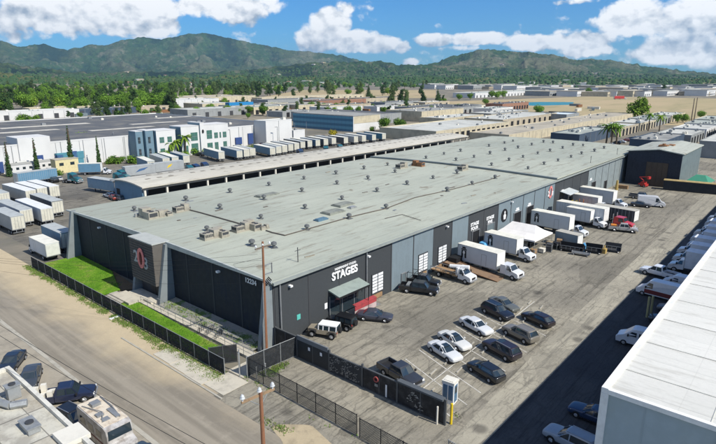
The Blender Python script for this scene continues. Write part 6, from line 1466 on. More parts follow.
for (x, w_, z0, z1) in ((159.5, 3.6, 1.2, 4.4), (167, 2.8, .8, 5.8)):
    b = MB(); b.box(x - 10, x - 10 + w_, -.75, -.05, z0, z1); b.build('dock_door', plain('dock_blue', (.035, .07, .20)), r)
for k in range(24):
    b = MB(); b.box(k * 8.4 + 3, k * 8.4 + 3.12, -.08, .0, 0, 9.); b.build('panel_joint', M_GREY, r)
# office block: three bays with recesses
r = E('office_building', 'white two-storey office front with blue-shaded recesses and green-tinted windows', 'office', (108, WYF - 8.5, 0)); r.scale = (.575, 1, 1)
M_OFFSHADE = plain('office_shade', (.14, .22, .27), .7, 0, .3, .1, .5); M_GRNW = plain('green_glass', (.06, .15, .12), .15, 0, .6, .1, 1.)  # first colour holds the blue shade of white side faces and recesses
for (x0, x1, yf, h) in ((0, 5.2, 3.0, 11.2), (5.8, 11.6, 1.5, 11.4), (12.2, 27, 0, 11.2), (27.2, 31.4, 3.6, 10.8), (31.6, 46.6, 0, 12.0), (46.8, 50.2, -.7, 13.2), (50.4, 72.6, 0, 12.1)):
    b = MB(); b.box(x0, x1, yf, 8.4, 0, h); b.build('wall', M_WG[1] if (x1 - x0) > 6 or x0 > 46 else M_OFFSHADE, r)
    b = MB(); b.box(x0 - .06, x1 + .06, yf - .1, 8.4, h, h + .18); b.build('coping', M_WG[1], r)
    b = MB(); b.box(x0 - .05, x0, yf, 8.3, 0, h - .2); b.build('shaded_side', M_OFFSHADE, r)  # thin blue slab stands for shade on the left-hand face
def owin(x, z, w_, h_, yf=0, mat=None):
    b = MB(); b.box(x, x + w_, yf - .12, yf, z, z + h_); wn = b.build('window', mat or M_GRNW, r)
    b = MB(); b.box(x + w_ / 2 - .05, x + w_ / 2 + .05, yf - .16, yf - .12, z, z + h_); b.box(x, x + w_, yf - .16, yf - .12, z + h_ / 2 - .05, z + h_ / 2 + .05); b.build('mullion', M_GREY, wn)
for x in (14.5, 20.5): owin(x, 1.2, 3.4, 2.9); owin(x, 6.4, 3.4, 2.2)
for x in (1.5, 7.5): owin(x, 2., 1.6, 2.4, 3.0 if x < 5 else 1.5, M_GLASS); owin(x, 6.6, 1.6, 2.4, 3.0 if x < 5 else 1.5, M_GLASS)
owin(33.2, 6.2, 3.4, 2.2); owin(33.2, 1.2, 3.4, 3.); owin(39.4, 6., 5.6, 3.4); owin(39.4, 1., 5.6, 3.8)
for x, w_, h_ in ((53, 4.6, 3.6), (59.6, 3.2, 2.4), (67.4, 3.2, 2.4)): owin(x, 6.2, w_, h_); owin(x, 1., w_, 3.4)
owin(64.4, 6.2, 1.3, 2.4)
b = MB(); b.cyl((49.0, -.75, 9.6), (49.0, -.95, 9.6), .8, n=16); b.build('emblem', M_BLACK, r)
# far end white blocks of the warehouse
r = simple_building('white_annex', 'tall blank white block at the right end of the white warehouse', 171, 187.6, WYF - 9, WYF - .4, 11.6, M_WG[1], M_RG[1], units=1, seed=2, parapet=.3)
simple_building('white_annex', 'lower white block with a striped canopy right of the tall blank one', 188.2, 196, WYF - 9.4, WYF + 6, 6.0, M_WG[1], M_RG[1], units=2, seed=3, parapet=.3)
r = E('glass_building', 'long glazed building with a teal, blue-shaded side and one white end wall', 'building', (250, 217, 0))
b = MB(); b.box(0, 26, 0, 52, 0, 9.3); b.build('wall', M_WG[1], r)
m_, q = newmat('teal_shade_cladding'); p = obj_pos(q); s = q.sep(p)
fz = q.ramp(q.math('FRACT', q.math('DIVIDE', s[2], 3.1)), .45, .5); fy = q.ramp(q.math('FRACT', q.math('DIVIDE', s[1], 3.)), .0, .06, 1, 0)
c = q.mix(fz, (.035, .15, .24, 1), (.09, .28, .38, 1)); c = q.mix(fy, c, (.03, .09, .13, 1)); M_TEALSHADE = finish(m_, q, c, .2, 0, .6)  # teal tones carry the blue shade of this side
b = MB(); b.box(-.15, 0, 0, 52, .3, 9.0); b.build('window', M_TEALSHADE, r)
b = MB(); b.box(-.3, 26.2, -.2, 52, 9.3, 9.6); b.build('roof', M_RG[0], r)
b = MB(); b.box(.5, 25.5, -.15, 0, .5, 4.6); b.build('wall_panel', M_WG[1], r)
b = MB(); b.box(.5, 25.5, -.15, 0, 4.9, 9.1); b.build('wall_panel', M_WG[0], r)
BL = [ # x0,x1,y0,y1,h, wall, roof, label, doors
 (286, 330, 240, 310, 6.5, 2, 3, 'long dark-roofed shed receding behind the teal building', 0),
 (340, 400, 229, 262, 7.2, 0, 0, 'cream block with a grey roof behind two round trees', 0),
 (402, 470, 250, 300, 6., 2, 3, 'dark-fronted shed past the cream block', 8),
 (252, 470, 118.5, 140, 4.4, 0, 2, 'long narrow cream building with a plain lit wall behind the far warehouse roof', 0),
 (318, 372, 196, 216, 5., 0, 1, 'pale-roofed cream unit with a shaded porch left of the long cream building', 6),
 (330, 420, 160, 188, 5.2, 3, 1, 'tan long unit with bright roof in the middle distance', 10),
 (384, 450, 196, 214, 5., 2, 1, 'grey-walled unit with a bright white roof, middle distance', 8),
 (500, 560, 244, 262, 6.5, 5, 3, 'row of dark brick-red workshops at the near edge of the dry field', 10),
 (456, 492, 262, 280, 6, 2, 3, 'dark low workshop left of the brick-red row', 6),
 (436, 476, 222, 240, 5.4, 1, 4, 'white-walled unit in front of the brick-red row', 5),
 (270, 318, 91, 105, 5.0, 4, 4, 'blue-ended hall just behind the far edge of the warehouse roof', 0),
 (322, 362, 88, 104, 4.6, 3, 1, 'tan hall with pale roof directly behind the blue-ended hall', 6),
 (366, 404, 88, 105, 4.6, 0, 1, 'cream hall with pale roof, third in the blue-ended row', 6),
 (408, 450, 89, 106, 4.6, 2, 4, 'grey hall with sage roof, fourth in the blue-ended row', 5),
 (454, 500, 89, 107, 4.6, 0, 1, 'cream hall with pale roof at the far end of the hall row', 5),
 (260, 298, 52, 66, 5.6, 4, 0, 'blue-ended shed peeping out behind the hangar roof', 0),
 (303, 338, 50, 66, 4.8, 2, 1, 'grey shed with pale roof, second behind the hangar', 5),
 (343, 378, 50, 66, 4.8, 1, 1, 'white shed with pale roof, third behind the hangar', 5),
 (383, 420, 51, 68, 4.8, 2, 4, 'grey shed with sage roof, fourth behind the hangar', 5),
 (425, 470, 52, 70, 4.8, 0, 4, 'cream shed with sage roof, last one before the dry field', 5),
 (262, 340, 6, 40, 6.5, 2, 1, 'broad grey-walled building at the right edge, behind the hangar', 0),
 (348, 430, 8, 46, 6.2, 2, 0, 'broad grey building farther back at the right edge', 0),
 (440, 520, 12, 50, 6., 0, 1, 'cream building farthest back at the right edge', 0),
 (226, 254, 4, 22, 5.2, 2, 1, 'low open shed with a pale roof and red-brown trim by the right edge', 4),
]
for i, (x0, x1, y0, y1, h, wm, rm, lb, nd) in enumerate(BL):
    simple_building('industrial_building', lb, x0, x1, y0, y1, h, M_WG[wm], M_RG[rm], doors=nd, doormat=M_BLACK, units=9 if x1 - x0 < 60 else 16, seed=i + 10, parapet=.35, group='industrial buildings behind the warehouse')
# fill: blocks of the estate on a grid, clear of what is placed above
occ = [(b_[0] - 6, b_[1] + 6, b_[2] - 5, b_[3] + 5) for b_ in BL] + [(0, 305, 95, 480), (0, 270, -60, 60), (276, 350, 100, 120)]
rg = random.Random(77)
def free(x0, x1, y0, y1): return all(x1 < a or x0 > b_ or y1 < c or y0 > d for a, b_, c, d in occ)
fill_n = 0
WN = ['cream', 'white', 'grey', 'tan', 'blue', 'brick', 'teal']; RN = ['grey', 'pale', 'tan', 'dark', 'sage']
def on_field(x, y):
    # dry field and pond stay open
    t = Vector((x, y, 0)); 
    fw = x * math.cos(HEAD) + y * math.sin(HEAD); rt = x * math.sin(HEAD) - y * math.cos(HEAD)
    d = fw * math.cos(PITCH) + CAM_H * math.sin(PITCH); up_ = fw * math.sin(PITCH) - CAM_H * math.cos(PITCH)
    u = CX + F * rt / d; v = CY - F * up_ / d
    return u, v
for gx in range(0, 12):
    for gy in range(0, 9):
        x0 = 310 + gx * 52 + rg.uniform(-6, 6); y0 = 118 + gy * 44 + rg.uniform(-5, 5); x1 = x0 + rg.uniform(26, 46); y1 = y0 + rg.uniform(16, 34)
        us = [on_field(x, y) for x in (x0, x1) for y in (y0, y1)]
        if not free(x0, x1, y0, y1): continue
        if any(v < 106.5 for u, v in us) or any(u > 445 and v < 124 - (u - 600) * .0 and v < 116 for u, v in us): continue
        wm, rm = rg.choice([0, 0, 1, 2, 2, 3, 4, 5]), rg.choice([0, 1, 1, 2, 3, 4, 4]); occ.append((x0 - 5, x1 + 5, y0 - 5, y1 + 5)); fill_n += 1
        uu, vv = us[0]
        simple_building('industrial_building', 'small %s-walled unit with %s roof among the middle-distance industrial buildings' % (WN[wm], RN[rm]), x0, x1, y0, y1, rg.uniform(4, 6.5), M_WG[wm], M_RG[rm], doors=rg.choice([3, 4, 5]), doormat=M_BLACK, units=3, seed=fill_n, group='small industrial units', parapet=.3)
# long shed strips across u 220..360, v 105..120 and the estate left of it
LS = [(G(30, 114.5), 60, 16, 5, 0, 2, 'low tan store at the foot of the trees, left'), (G(120, 113.5), 50, 14, 5, 3, 0, 'brown-grey sheds in front of the trees, centre left'), (G(205, 110.5), 60, 16, 5, 3, 3, 'dark-roofed low block left of the bright blue tank'), (G(290, 111), 60, 18, 5, 2, 1, 'pale-roofed sheds behind the teal building, left one'), (G(330, 112.5), 60, 20, 6, 3, 3, 'dark-roofed sheds behind the teal building, right one'), (G(385, 109), 60, 20, 6, 2, 3, 'dark-roofed depot below the three big trees'), (G(425, 107.5), 50, 18, 5, 3, 1, 'tan depot right of the three big trees'), (G(188, 118), 110, 26, 6, 2, 1, 'pale-roofed long shed behind the white warehouse, left of the blue tarp'), (G(232, 113), 150, 20, 6, 2, 3, 'thin dark shed line behind the glazed building'), (G(150, 106.5), 150, 60, 8, 0, 2, 'broad cream shed at the foot of the tree belt'),
      (G(172, 108), 60, 30, 8, 1, 1, 'small bright white hall right of the broad cream shed'), (G(92, 110), 90, 30, 6, 1, 1, 'white-roofed store in front of the trees'), (G(-2, 121), 60, 20, 6, 1, 1, 'white hut with turquoise wall at the far left'),
      (G(318, 108), 80, 26, 7, 5, 3, 'brick-fronted block below the tan field'), (G(268, 107), 90, 26, 7, 2, 3, 'dark low block left of the brick-fronted one'), (G(345, 106), 120, 30, 7, 3, 3, 'tan long block with dark roof right of the brick-fronted one'), (G(56, 117), 70, 20, 5, 4, 0, 'blue-walled depot left among the shrubs'), (G(262, 103), 200, 20, 6, 0, 2, 'long pale strip building on the tan field'), (G(475, 98), 260, 40, 7, 1, 4, 'long pale hall on the far side of the dry field'), ]
for i, (p_, w_, d_, h, wm, rm, lb) in enumerate(LS):
    simple_building('industrial_building', lb, p_[0], p_[0] + w_, p_[1], p_[1] + d_, h, M_WG[wm], M_RG[rm], doors=int(w_ / 12), doormat=M_DGREY, units=5, seed=i + 50, group='industrial buildings behind the warehouse')
# town at the far side of the field
def tz(u, v): return ('left of the pond' if u < 500 else 'above the pond' if u < 580 else 'right of the pond' if u < 650 else 'near the right edge') + (', far row' if v < 91 else ', near row')
for k in range(110):
    u = rg.uniform(540, 722); v = rg.choice([88.5, 90, 91.5, 93, 94.5, 96]) + rg.uniform(-.6, .6)
    if k > 85: u = rg.uniform(425, 560); v = rg.uniform(86.5, 90)
    x, y = G(u, v); w_ = rg.uniform(25, 80) * (1 if v > 91 else 1.4); d_ = rg.uniform(20, 50); h = rg.uniform(5, 10) * (1.2 if v < 91 else 1)
    wm = rg.choice([0, 1, 1, 2, 3, 1, 4, 2]); rm = rg.choice([0, 1, 1, 2, 3])
    r = E('town_building', '%s-walled town building under the hills, %s' % (WN[wm], tz(u, v)), 'building', (x, y, 0), rg.uniform(-.1, .1), 'town buildings, %s, %s' % (WN[wm], tz(u, v)))
    b = MB(); b.box(0, w_, 0, d_, 0, h); b.build('wall', M_WG[wm], r); b = MB(); b.box(-.4, w_ + .4, -.4, d_ + .4, h, h + .5); b.build('roof', M_RG[rm], r)
    b = MB()
    for j in range(int(w_ / 9)): b.box(3 + j * 9, 7 + j * 9, -.2, 0, 1.2, min(3.8, h - 1))
    b.build('window', M_DGREY, r)
# houses on the foothills
for k in range(46):
    u = rg.choice([rg.uniform(255, 345), rg.uniform(120, 200), rg.uniform(470, 600)]); a_, e_ = azel(u, 80); rad_ = rg.uniform(2050, 2800) if k % 3 else rg.uniform(4000, 5200)
    x, y = rad_ * math.cos(a_), rad_ * math.sin(a_); zz = terrain_z(x, y)
    if zz < 3 and rg.random() < .7: continue
    s_ = rg.uniform(9, 15) * (1 if rad_ < 3000 else 1.5)
    hl = 'pale house on the foothills, ' + ('left' if u < 205 else 'middle' if u < 350 else 'right') + ' stretch, ' + ('higher up' if rad_ > 3000 else 'lower down')
    r = E('hillside_house', hl, 'house', (x, y, zz - 2), rg.uniform(0, 3), hl)
    b = MB(); b.box(-s_, s_, -s_ * .6, s_ * .6, 0, 6.5); b.build('wall', M_WG[rg.choice([0, 1, 1])], r); b = MB(); b.profx([(-s_ * .7, 6.5), (s_ * .7, 6.5), (0, 10)], -s_ * 1.05, s_ * 1.05); b.build('roof', M_WG[rg.choice([3, 5, 2])], r)
# ---------------------------------------------------------------- trailers and trucks of the rear yards
TC = [plain('trailer_blue', (.11, .23, .33), .5, 0, .3, .15, .5), M_BOXW, plain('trailer_cream', (.60, .58, .50), .5, 0, .3, .12, .5), plain('trailer_grey', (.33, .35, .35), .5, 0, .3, .12, .5), plain('trailer_dark', (.06, .07, .08), .5), plain('trailer_teal', (.06, .22, .28), .5)]
T0 = {}
def tr(ci, L_, x, y, rz, label, top=M_BOXTOP, rear=None, group='semi-trailers in the rear yard'):
    k = (ci, L_, top.name, rear.name if rear else '')
    if k not in T0: T0[k] = trailer(label, x, y, rz, L_, TC[ci], top, 4.05, group, None, rear)
    else: dup(T0[k], (x, y, .02), rz, label, group)
M_REARC = plain('rear_cream', (.56, .54, .44), .6, 0, .3, .15, 1.)
AX = R(-112)       # their rears face the camera: forward direction points away
def tpx(ci, L_, u, v, ang, label, top=M_BOXTOP, rear=M_REARC, **k):
    """rear-end bottom centre at photo pixel, trailer pointing away along ang"""
    x, y = G(u, v); tr(ci, L_, x + math.cos(ang) * L_ / 2, y + math.sin(ang) * L_ / 2, ang, label, top, rear, **k)
TOPW = plain('trailer_top_white', (.72, .72, .68), .5, 0, .3, .1, .5); TOPC = plain('trailer_top_grey', (.42, .44, .42), .6, 0, .3, .2, .5)
a1 = R(90)
def tpxy(ci, L_, x, y, ang, label, top=M_BOXTOP, rear=M_REARC): tr(ci, L_, x + math.cos(ang) * L_ / 2, y + math.sin(ang) * L_ / 2, ang, label, top, rear)
tpxy(4, 13, 49.6, 134.6, a1, 'dull grey trailer between the near row and the second row of three', TOPC)
tpxy(2, 15, 44.6, 154, a1, 'far-left cream trailer behind the near row at the left edge', TOPC)
tpxy(1, 15, 45.0, 128.6, a1, 'white-topped trailer, right one of the near row at the left edge', TOPW)
tpxy(3, 11, 38.2, 125.8, a1, 'grey-topped trailer with a teal rear notice, middle of the near row at the left edge', TOPC)
tpxy(3, 15, 34.2, 134, a1, 'grey trailer cut by the left edge in the near row', TOPC)
tpxy(1, 15, 41.6, 130.8, a1, 'white trailer wedged between two grey ones at the left edge', TOPC)
a2 = R(92)
tpxy(2, 15, 50.3, 152.6, a2, 'cream trailer, left one of the second row of three', TOPW)
tpxy(2, 14, 53.4, 153.8, a2, 'cream trailer, middle one of the second row of three', TOPW)
tpxy(2, 14, 56.5, 154.0, a2, 'cream trailer, right one of the second row of three', TOPW)
r = box_truck('grey-white box trailer with an open dark rear right behind the lawn, near the leaning buttress', 35.8, 106.6, R(90), 7.4, 8.8, 3.4, False, None, M_BOXW, 'trucks by the lawn')
tr(0, 9, 39.7, 109.5, R(90), 'blue box trailer half hidden behind the left buttress of the warehouse', TOPC, group='trucks by the lawn')
tr(0, 12, 70.2, 154.5, R(100), 'sky blue trailer with a dark stripe beside the blue gable of the dock shed', TOPC, group='trailers by the dock shed')
# continuous row of trucks behind the shed: (u, v, colour, tractor?)
row = [(96, 176, 1, 1), (112, 176.5, 4, 1), (160, 174, 5, 1), (203, 167, 5, 1), (212, 165, 4, 1)]
tcols = [paint('teal', (.02, .12, .14)), paint('white_truck', (.6, .6, .58)), paint('dark_blue', (.02, .04, .10)), K1]
for i, (u, v) in enumerate(((73, 181), (118, 181), (122, 178), (196, 171.5), (190, 173), (205, 169.5), (340, 150), (300, 155), (326, 152))):
    x, y = G(u, v + 2); lb = ['green-blue road tractor left in the yard beyond the trailers', 'dark teal tractor standing behind the blue gable of the shed', 'second teal tractor close behind the first near the blue gable', 'dark tractor right of the two parked grey trailers', 'teal tractor touching the grey trailer end', 'black tractor in front of the bluish trailers', 'white truck cab among the far grey trailers', 'dark cab between the far trailers', 'small pale cab near the far end of the trailer rows'][i]
    if i == 0: trt = tractor(tcols[0], lb, x, y, R(-70)); trt2 = None
    elif i in (3, 5, 7):
        if trt2 is None: trt2 = tractor(tcols[2], lb, x, y, R(-80))
        else: dup(trt2, (x, y, .02), R(-75 - i * 4), lb)
    else: dup(trt, (x, y, .02), R(-60 - i * 9), lb)
row = [(100, 173, 0, 'white-blue box truck trailer with white cab front, left of the teal tractors'), ]
bt = box_truck('blue-sided box truck with white cab facing right, behind the open yard', *G(96, 174.5), R(-40), 7, 10, 3.9, False, None, TC[0], 'box trucks of the rear yard')
row2 = [(128, 172.5, 181, 1), (155, 167, 170, 1)]
g1 = G(140, 177.5); g2 = G(168, 173.5)
tr(3, 10, *g1, R(-6), 'pale grey trailer with a blue and yellow flash, side on behind the shed', TOPC); tr(3, 11, *g2, R(-4), 'pale grey trailer with a yellow dot, right of the one with the flash', TOPC)
for key, mt, sh_ in (((3, 10, TOPC.name, ''), plain('flash_blue', (.05, .12, .25)), 1.), ((3, 11, TOPC.name, ''), M_YEL, .5)):
    b = MB()
    for yy in (-1.31, 1.31): b.add([(-1.8 * sh_, yy, 2.0), (1.2 * sh_, yy, 2.6), (2.6 * sh_, yy, 3.4), (-.4 * sh_, yy, 3.0)], [(0, 1, 2, 3)])
    b.build('side_graphic', mt, T0[key]) if key in T0 else print('nokey', list(T0))
names = ['behind the two grey side-on trailers', 'next to the palms', 'left of the long roofed pair', 'with the white front', 'beside the teal one', 'long roofed, near the shrubs', 'second of the long roofed pair', 'blue one near the shrubs', 'right of the blue one', 'with two dark squares', 'with the cream end', 'before the dark ones', 'dark sided first', 'dark sided second', 'by the white annex', 'blue sided near the annex', 'narrow one near the annex', 'farther right with the cream end', 'grey one near the teal building', 'cream ended near the teal building', 'last but two of the far row', 'last but one of the far row', 'last of the far row']
rowpx = [(152, 172.5, 0), (167, 169.5, 2), (176, 168, 5), (187, 166, 0), (222, 162, 0), (240, 160.5, 0), (247, 159.5, 3), (253, 158.5, 2), (273, 157.5, 0), (279, 156, 1), (285, 155, 2), (291, 153.5, 3), (297, 152.5, 3), (303, 150.5, 4), (310, 149.5, 4), (318, 148.5, 0), (326, 147.6, 4), (334, 146.4, 2), (346, 145.8, 4), (356, 144.8, 2), (364, 143.8, 2), (374, 142.6, 0), (384, 141.4, 5)]
for i, (u, v, ci) in enumerate(rowpx):
    x, y = G(u, v); L_ = 15 if i % 3 else 13; ang = R(77) + (i % 4) * .012
    CN = ['blue', 'white', 'cream', 'grey', 'dark', 'teal'][ci]
    tr(ci, L_, x + math.cos(ang) * L_ / 2, y + math.sin(ang) * L_ / 2, ang, '%s trailer in the long rear row, %s' % (CN, names[i]), TOPC if i % 2 else M_BOXTOP, M_REARC)
# white motorhomes and huts in front of the white warehouse
for i, (u, v, L_, lb) in enumerate(((22, 174.5, 9, 'white house trailer left of the first cypress'), (31, 172, 8, 'white caravan between the first two cypresses'), (44, 171.5, 11, 'long white caravan crossing the second cypress'), (17, 170.5, 7, 'white hut with a grey gabled roof at the left'), (52, 165.5, 7, 'white mobile cabin behind the long caravan'), (62, 166, 6, 'white cabin left of the yellow hut'))):
    x, y = G(u, v); r = E('caravan', lb, 'caravan', (x, y, .02), R(3 * (i % 3))); b = MB(); b.box(-L_ / 2, L_ / 2, -1.4, 1.4, .6, 3.5); b.build('body', M_WG[1], r); b = MB(); b.profx([(-1.5, 3.5), (1.5, 3.5), (0, 4.1)], -L_ / 2 - .1, L_ / 2 + .1); b.build('roof', M_RG[i % 2], r); b = MB()
    for k in range(int(L_ / 2)): b.box(-L_ / 2 + .6 + k * 2, -L_ / 2 + 1.5 + k * 2, -1.44, -1.4, 1.9, 2.7)
    b.build('window', M_GLASS, r); wheels(r, (-.6, .5), 1.35, .35, .25)
x, y = G(66, 172); r = E('yellow_hut', 'pale yellow site hut beside the third cypress', 'hut', (x, y, 0)); b = MB(); b.box(-3.8, 3.8, -2, 2, 0, 4.6); b.build('wall', plain('hut_yellow', (.62, .54, .30), .8), r); b = MB(); b.box(-3.9, 3.9, -2.1, 2.1, 4.6, 4.8); b.build('roof', M_RG[2], r); b = MB(); b.box(-2.6, -1.2, -2.06, -2, 2.6, 3.6); b.build('window', M_GLASS, r); b = MB(); b.box(1.0, 2.4, -2.06, -2, 2.6, 3.6); b.build('window', M_GLASS, r)
x, y = G(70, 166); r = E('blue_container', 'teal-blue container stacked behind the yellow hut', 'container', (x, y, 0)); b = MB(); b.box(-5, 5, -1.3, 1.3, 2.6, 5.2)
for k in range(18): b.box(-4.9 + k * .55, -4.75 + k * .55, -1.36, 1.36, 2.7, 5.1)
b.box(-4.8, 4.8, -1.2, 1.2, 0, 2.6); b.build('body', plain('container_teal', (.08, .24, .30), .6), r)
tr(0, 12, *G(37, 183.5), R(8), 'teal-topped bus-like trailer below the cypresses', TOPC, group='trailers by the dock shed')
# cars in the rear yards: one prototype per kind and colour, then copies
pc = []
for mt, kd in ((SIL, 'sedan'), (K1, 'suv'), (W1, 'sedan'), (paint('brick_car', (.25, .04, .03)), 'hatch'), (GR, 'suv')):
    pc.append((mt, kd))
PC0 = {}
def far_car(i, x, y, rz, label, group):
    k = i % 5
    if k not in PC0: PC0[k] = car(pc[k][1], pc[k][0], label, x, y, rz, group=group, seed=k)
    else: dup(PC0[k], (x, y, .02), rz, label, group)
cn = ['silver', 'black', 'white', 'brick red', 'grey']
spots = [(59, 180.5, 'just below the row of cypresses'), (54, 182, 'left of the teal tractor'), (110, 197.5, 'against the blue shed gable'), (114, 199.5, 'second by the blue shed gable'), (120, 200.5, 'third by the blue shed gable'), (131, 163, 'on the white office car park'), (139, 161.5, 'near the two round trees'), (112, 160, 'under the white warehouse wall'), (116, 160.5, 'between warehouse wall and hedge'), (176, 158.5, 'before the office palms'), (184, 157.5, 'right of the palms'), (200, 156, 'at the office corner'), (226, 152, 'near the blue dock doors'), (262, 145.5, 'in front of the white annex'), (270, 144.6, 'by the striped canopy'), (283, 143.5, 'behind the dark trailers'), (322, 138.5, 'before the teal building'), (330, 138, 'left of the yellow bush'), (336, 137.6, 'right of the yellow bush'), (310, 139.5, 'at the left end of the teal building'), (344, 137.2, 'by the teal building corner')]
for i, (u, v, lb) in enumerate(spots): far_car(i, *G(u, v), R(80 + 7 * (i % 3)), '%s car parked %s' % (cn[i % 5], lb), 'cars in the rear yards')
# cars between the far warehouse roof edge and the long cream building
for i in range(26):
    u = 398 + i * 5.6; v = 142.6 - i * .52 + (i % 3) * .7
    if u > 470: v = 132.5 - (u - 470) * .05
    x, y = G(u, v); y = max(y, 103.5 + (i % 4) * 2.6)
    far_car(i + 2, x, y, R(85 + (i * 13) % 17), '%s car in the crowded strip behind the far warehouse roof' % cn[(i + 2) % 5], 'cars in the crowded strip, %s' % cn[(i + 2) % 5])
for i in range(170):
    u = rg.uniform(420, 560) if i % 2 else rg.uniform(578, 640); v = rg.uniform(113, 118) if i % 2 else rg.uniform(121, 131)
    x, y = G(u, v)
    far_car(i, x, y, R(85), '%s car lost among the middle-distance industrial units' % cn[i % 5], 'cars among the far units, %s' % cn[i % 5])
for i in range(16):
    x = 262 + (i % 8) * 8.4; y = 56 + (i // 8) * 9
    far_car(i, x, y + 14, R(88), '%s car parked behind the hangar' % cn[i % 5], 'cars behind the hangar, %s' % cn[i % 5])
x, y = G(620, 99.3); r = box_truck('red-fronted coach parked at the edge of the dry field', x, y, R(-40), 16, 20, 5., False, None, M_RED, None)
x, y = G(566, 122); simple_building('white_shelter', 'bright white-blue roofed shelter between the cream wall and the halls', x, x + 26, y, y + 16, 5, M_WG[2], plain('shelter_roof', (.66, .74, .78), .5), units=0)
x, y = G(240, 112); b = MB(); b.box(-14, 14, -3, 3, 0, 9); tag(b.build('blue_tank', plain('tarp_blue', (.02, .20, .42), .6), loc=(x, y, 0)), 'bright blue boxy tank behind the dark roofs', 'tank')
# yard clutter in the middle distance: containers and stacked goods
c0 = {}
for i in range(240):
    if i % 3 == 0: u = rg.uniform(400, 600); v = rg.uniform(106, 131)
    elif i % 3 == 1: u = rg.uniform(40, 420); v = rg.uniform(100, 117)
    else: u = rg.uniform(370, 470); v = rg.uniform(118, 128)
    x, y = G(u, v)
    if not free(x, x + 12, y, y + 3) and i % 3 != 1: continue
    k = i % 4; cn_ = ['rust-red', 'dark', 'pale', 'blue-grey'][k]; lb = '%s shipping container lying in the far industrial yards' % cn_
    if k not in c0:
        r = E('shipping_container', lb, 'container', (x, y, 0), 0, 'containers in the far yards, ' + cn_); b = MB(); b.box(-6, 6, -1.2, 1.2, 0, 2.6)
        for j in range(20): b.box(-5.8 + j * .6, -5.6 + j * .6, -1.27, 1.27, .1, 2.5)
        b.build('body', [M_RUST, M_DGREY, M_OFFW, M_SLATE][k], r); c0[k] = r
    else: dup(c0[k], (x, y, rg.choice([0, 0, 0, 2.6]) * 0), rg.choice([0, 1.57, .3]), lb)
# street lamps and poles of the yards
pl = None
for i, (u, v, h, lb) in enumerate(((92, 158, 8, 'slim street lamp against the white warehouse, right of the third cypress'), (116, 157, 10, 'tall lamp pole before the white wall left of the office'), (231, 150, 9, 'lamp pole before the white wall, right of the office'), (278, 146, 9, 'lamp pole before the white annex'), (268, 131, 10, 'pole behind the annex'), (590, 120, 9, 'pole among the pale halls'), (518, 124, 9, 'pole by the long cream wall, right one'), (498, 126, 9, 'pole by the long cream wall, middle one'), (505, 127, 9, 'pole by the long cream wall, between two others'))):
    x, y = G(u, v)
    if pl is None:
        pl = E('street_lamp', lb, 'street lamp', (x, y, 0), 0, 'thin lamps and poles'); b = MB(); b.cyl((0, 0, 0), (0, 0, 8), .14, .09, n=6); b.build('pole', M_GREY, pl); b = MB(); b.box(-.1, 1.2, -.12, .12, 7.9, 8.1); b.build('lamp_head', M_GREY, pl)
    else: dup(pl, (x, y, 0), i * 1., lb, sc=h / 8)
for i, (u, v) in enumerate(((691, 122), (694, 120.5))):
    x, y = G(u, v); r = E('utility_pole', ('left', 'right')[i] + ' one of the two tall poles standing close together at the dry field', 'utility pole', (x, y, 0), 0, 'poles at the field'); b = MB(); b.cyl((0, 0, 0), (0, 0, 17), .4, .25, n=6); b.build('pole', M_POLEG, r); b = MB(); b.box(-1.6, 1.6, -.2, .2, 15.6, 16.); b.build('crossarm', M_POLEG, r)
# ================================================================ trees
def leafmat(name, dark, light, sc=.35):
    m, q = newmat(name); p = world_pos(q); n = q.noise(p, sc, 3, .6); oi = q.node('ShaderNodeObjectInfo').outputs['Random']
    c = q.mix(q.ramp(n, .35, .65), dark, light); c = q.mix(q.math('MULTIPLY', oi, .45), c, tuple(x * 1.6 for x in light[:3]) + (1,))
    b = q.node('ShaderNodeBsdfPrincipled'); q.put(b.inputs['Base Color'], c); b.inputs['Roughness'].default_value = .7; b.inputs['Specular IOR Level'].default_value = .15
    t = q.node('ShaderNodeBsdfTranslucent'); q.put(t.inputs[0], c); mx = q.node('ShaderNodeMixShader'); mx.inputs[0].default_value = .25
    q.l.new(b.outputs[0], mx.inputs[1]); q.l.new(t.outputs[0], mx.inputs[2]); o = q.node('ShaderNodeOutputMaterial'); q.l.new(mx.outputs[0], o.inputs[0]); return m
LM = {'oak': leafmat('oak_leaf', (.055, .13, .016, 1), (.15, .26, .03, 1)), 'dark': leafmat('pine_leaf', (.022, .056, .018, 1), (.06, .11, .03, 1)), 'bright': leafmat('bright_leaf', (.08, .17, .014, 1), (.19, .28, .03, 1)), 'euc': leafmat('grey_leaf', (.045, .085, .028, 1), (.11, .16, .05, 1)), 'red': leafmat('red_leaf', (.12, .04, .02, 1), (.22, .09, .03, 1)), 'yel': leafmat('yellow_leaf', (.25, .22, .02, 1), (.42, .36, .03, 1))}
M_BARK = plain('bark', (.10, .075, .05), .95, 0, .1, .3, 2.)
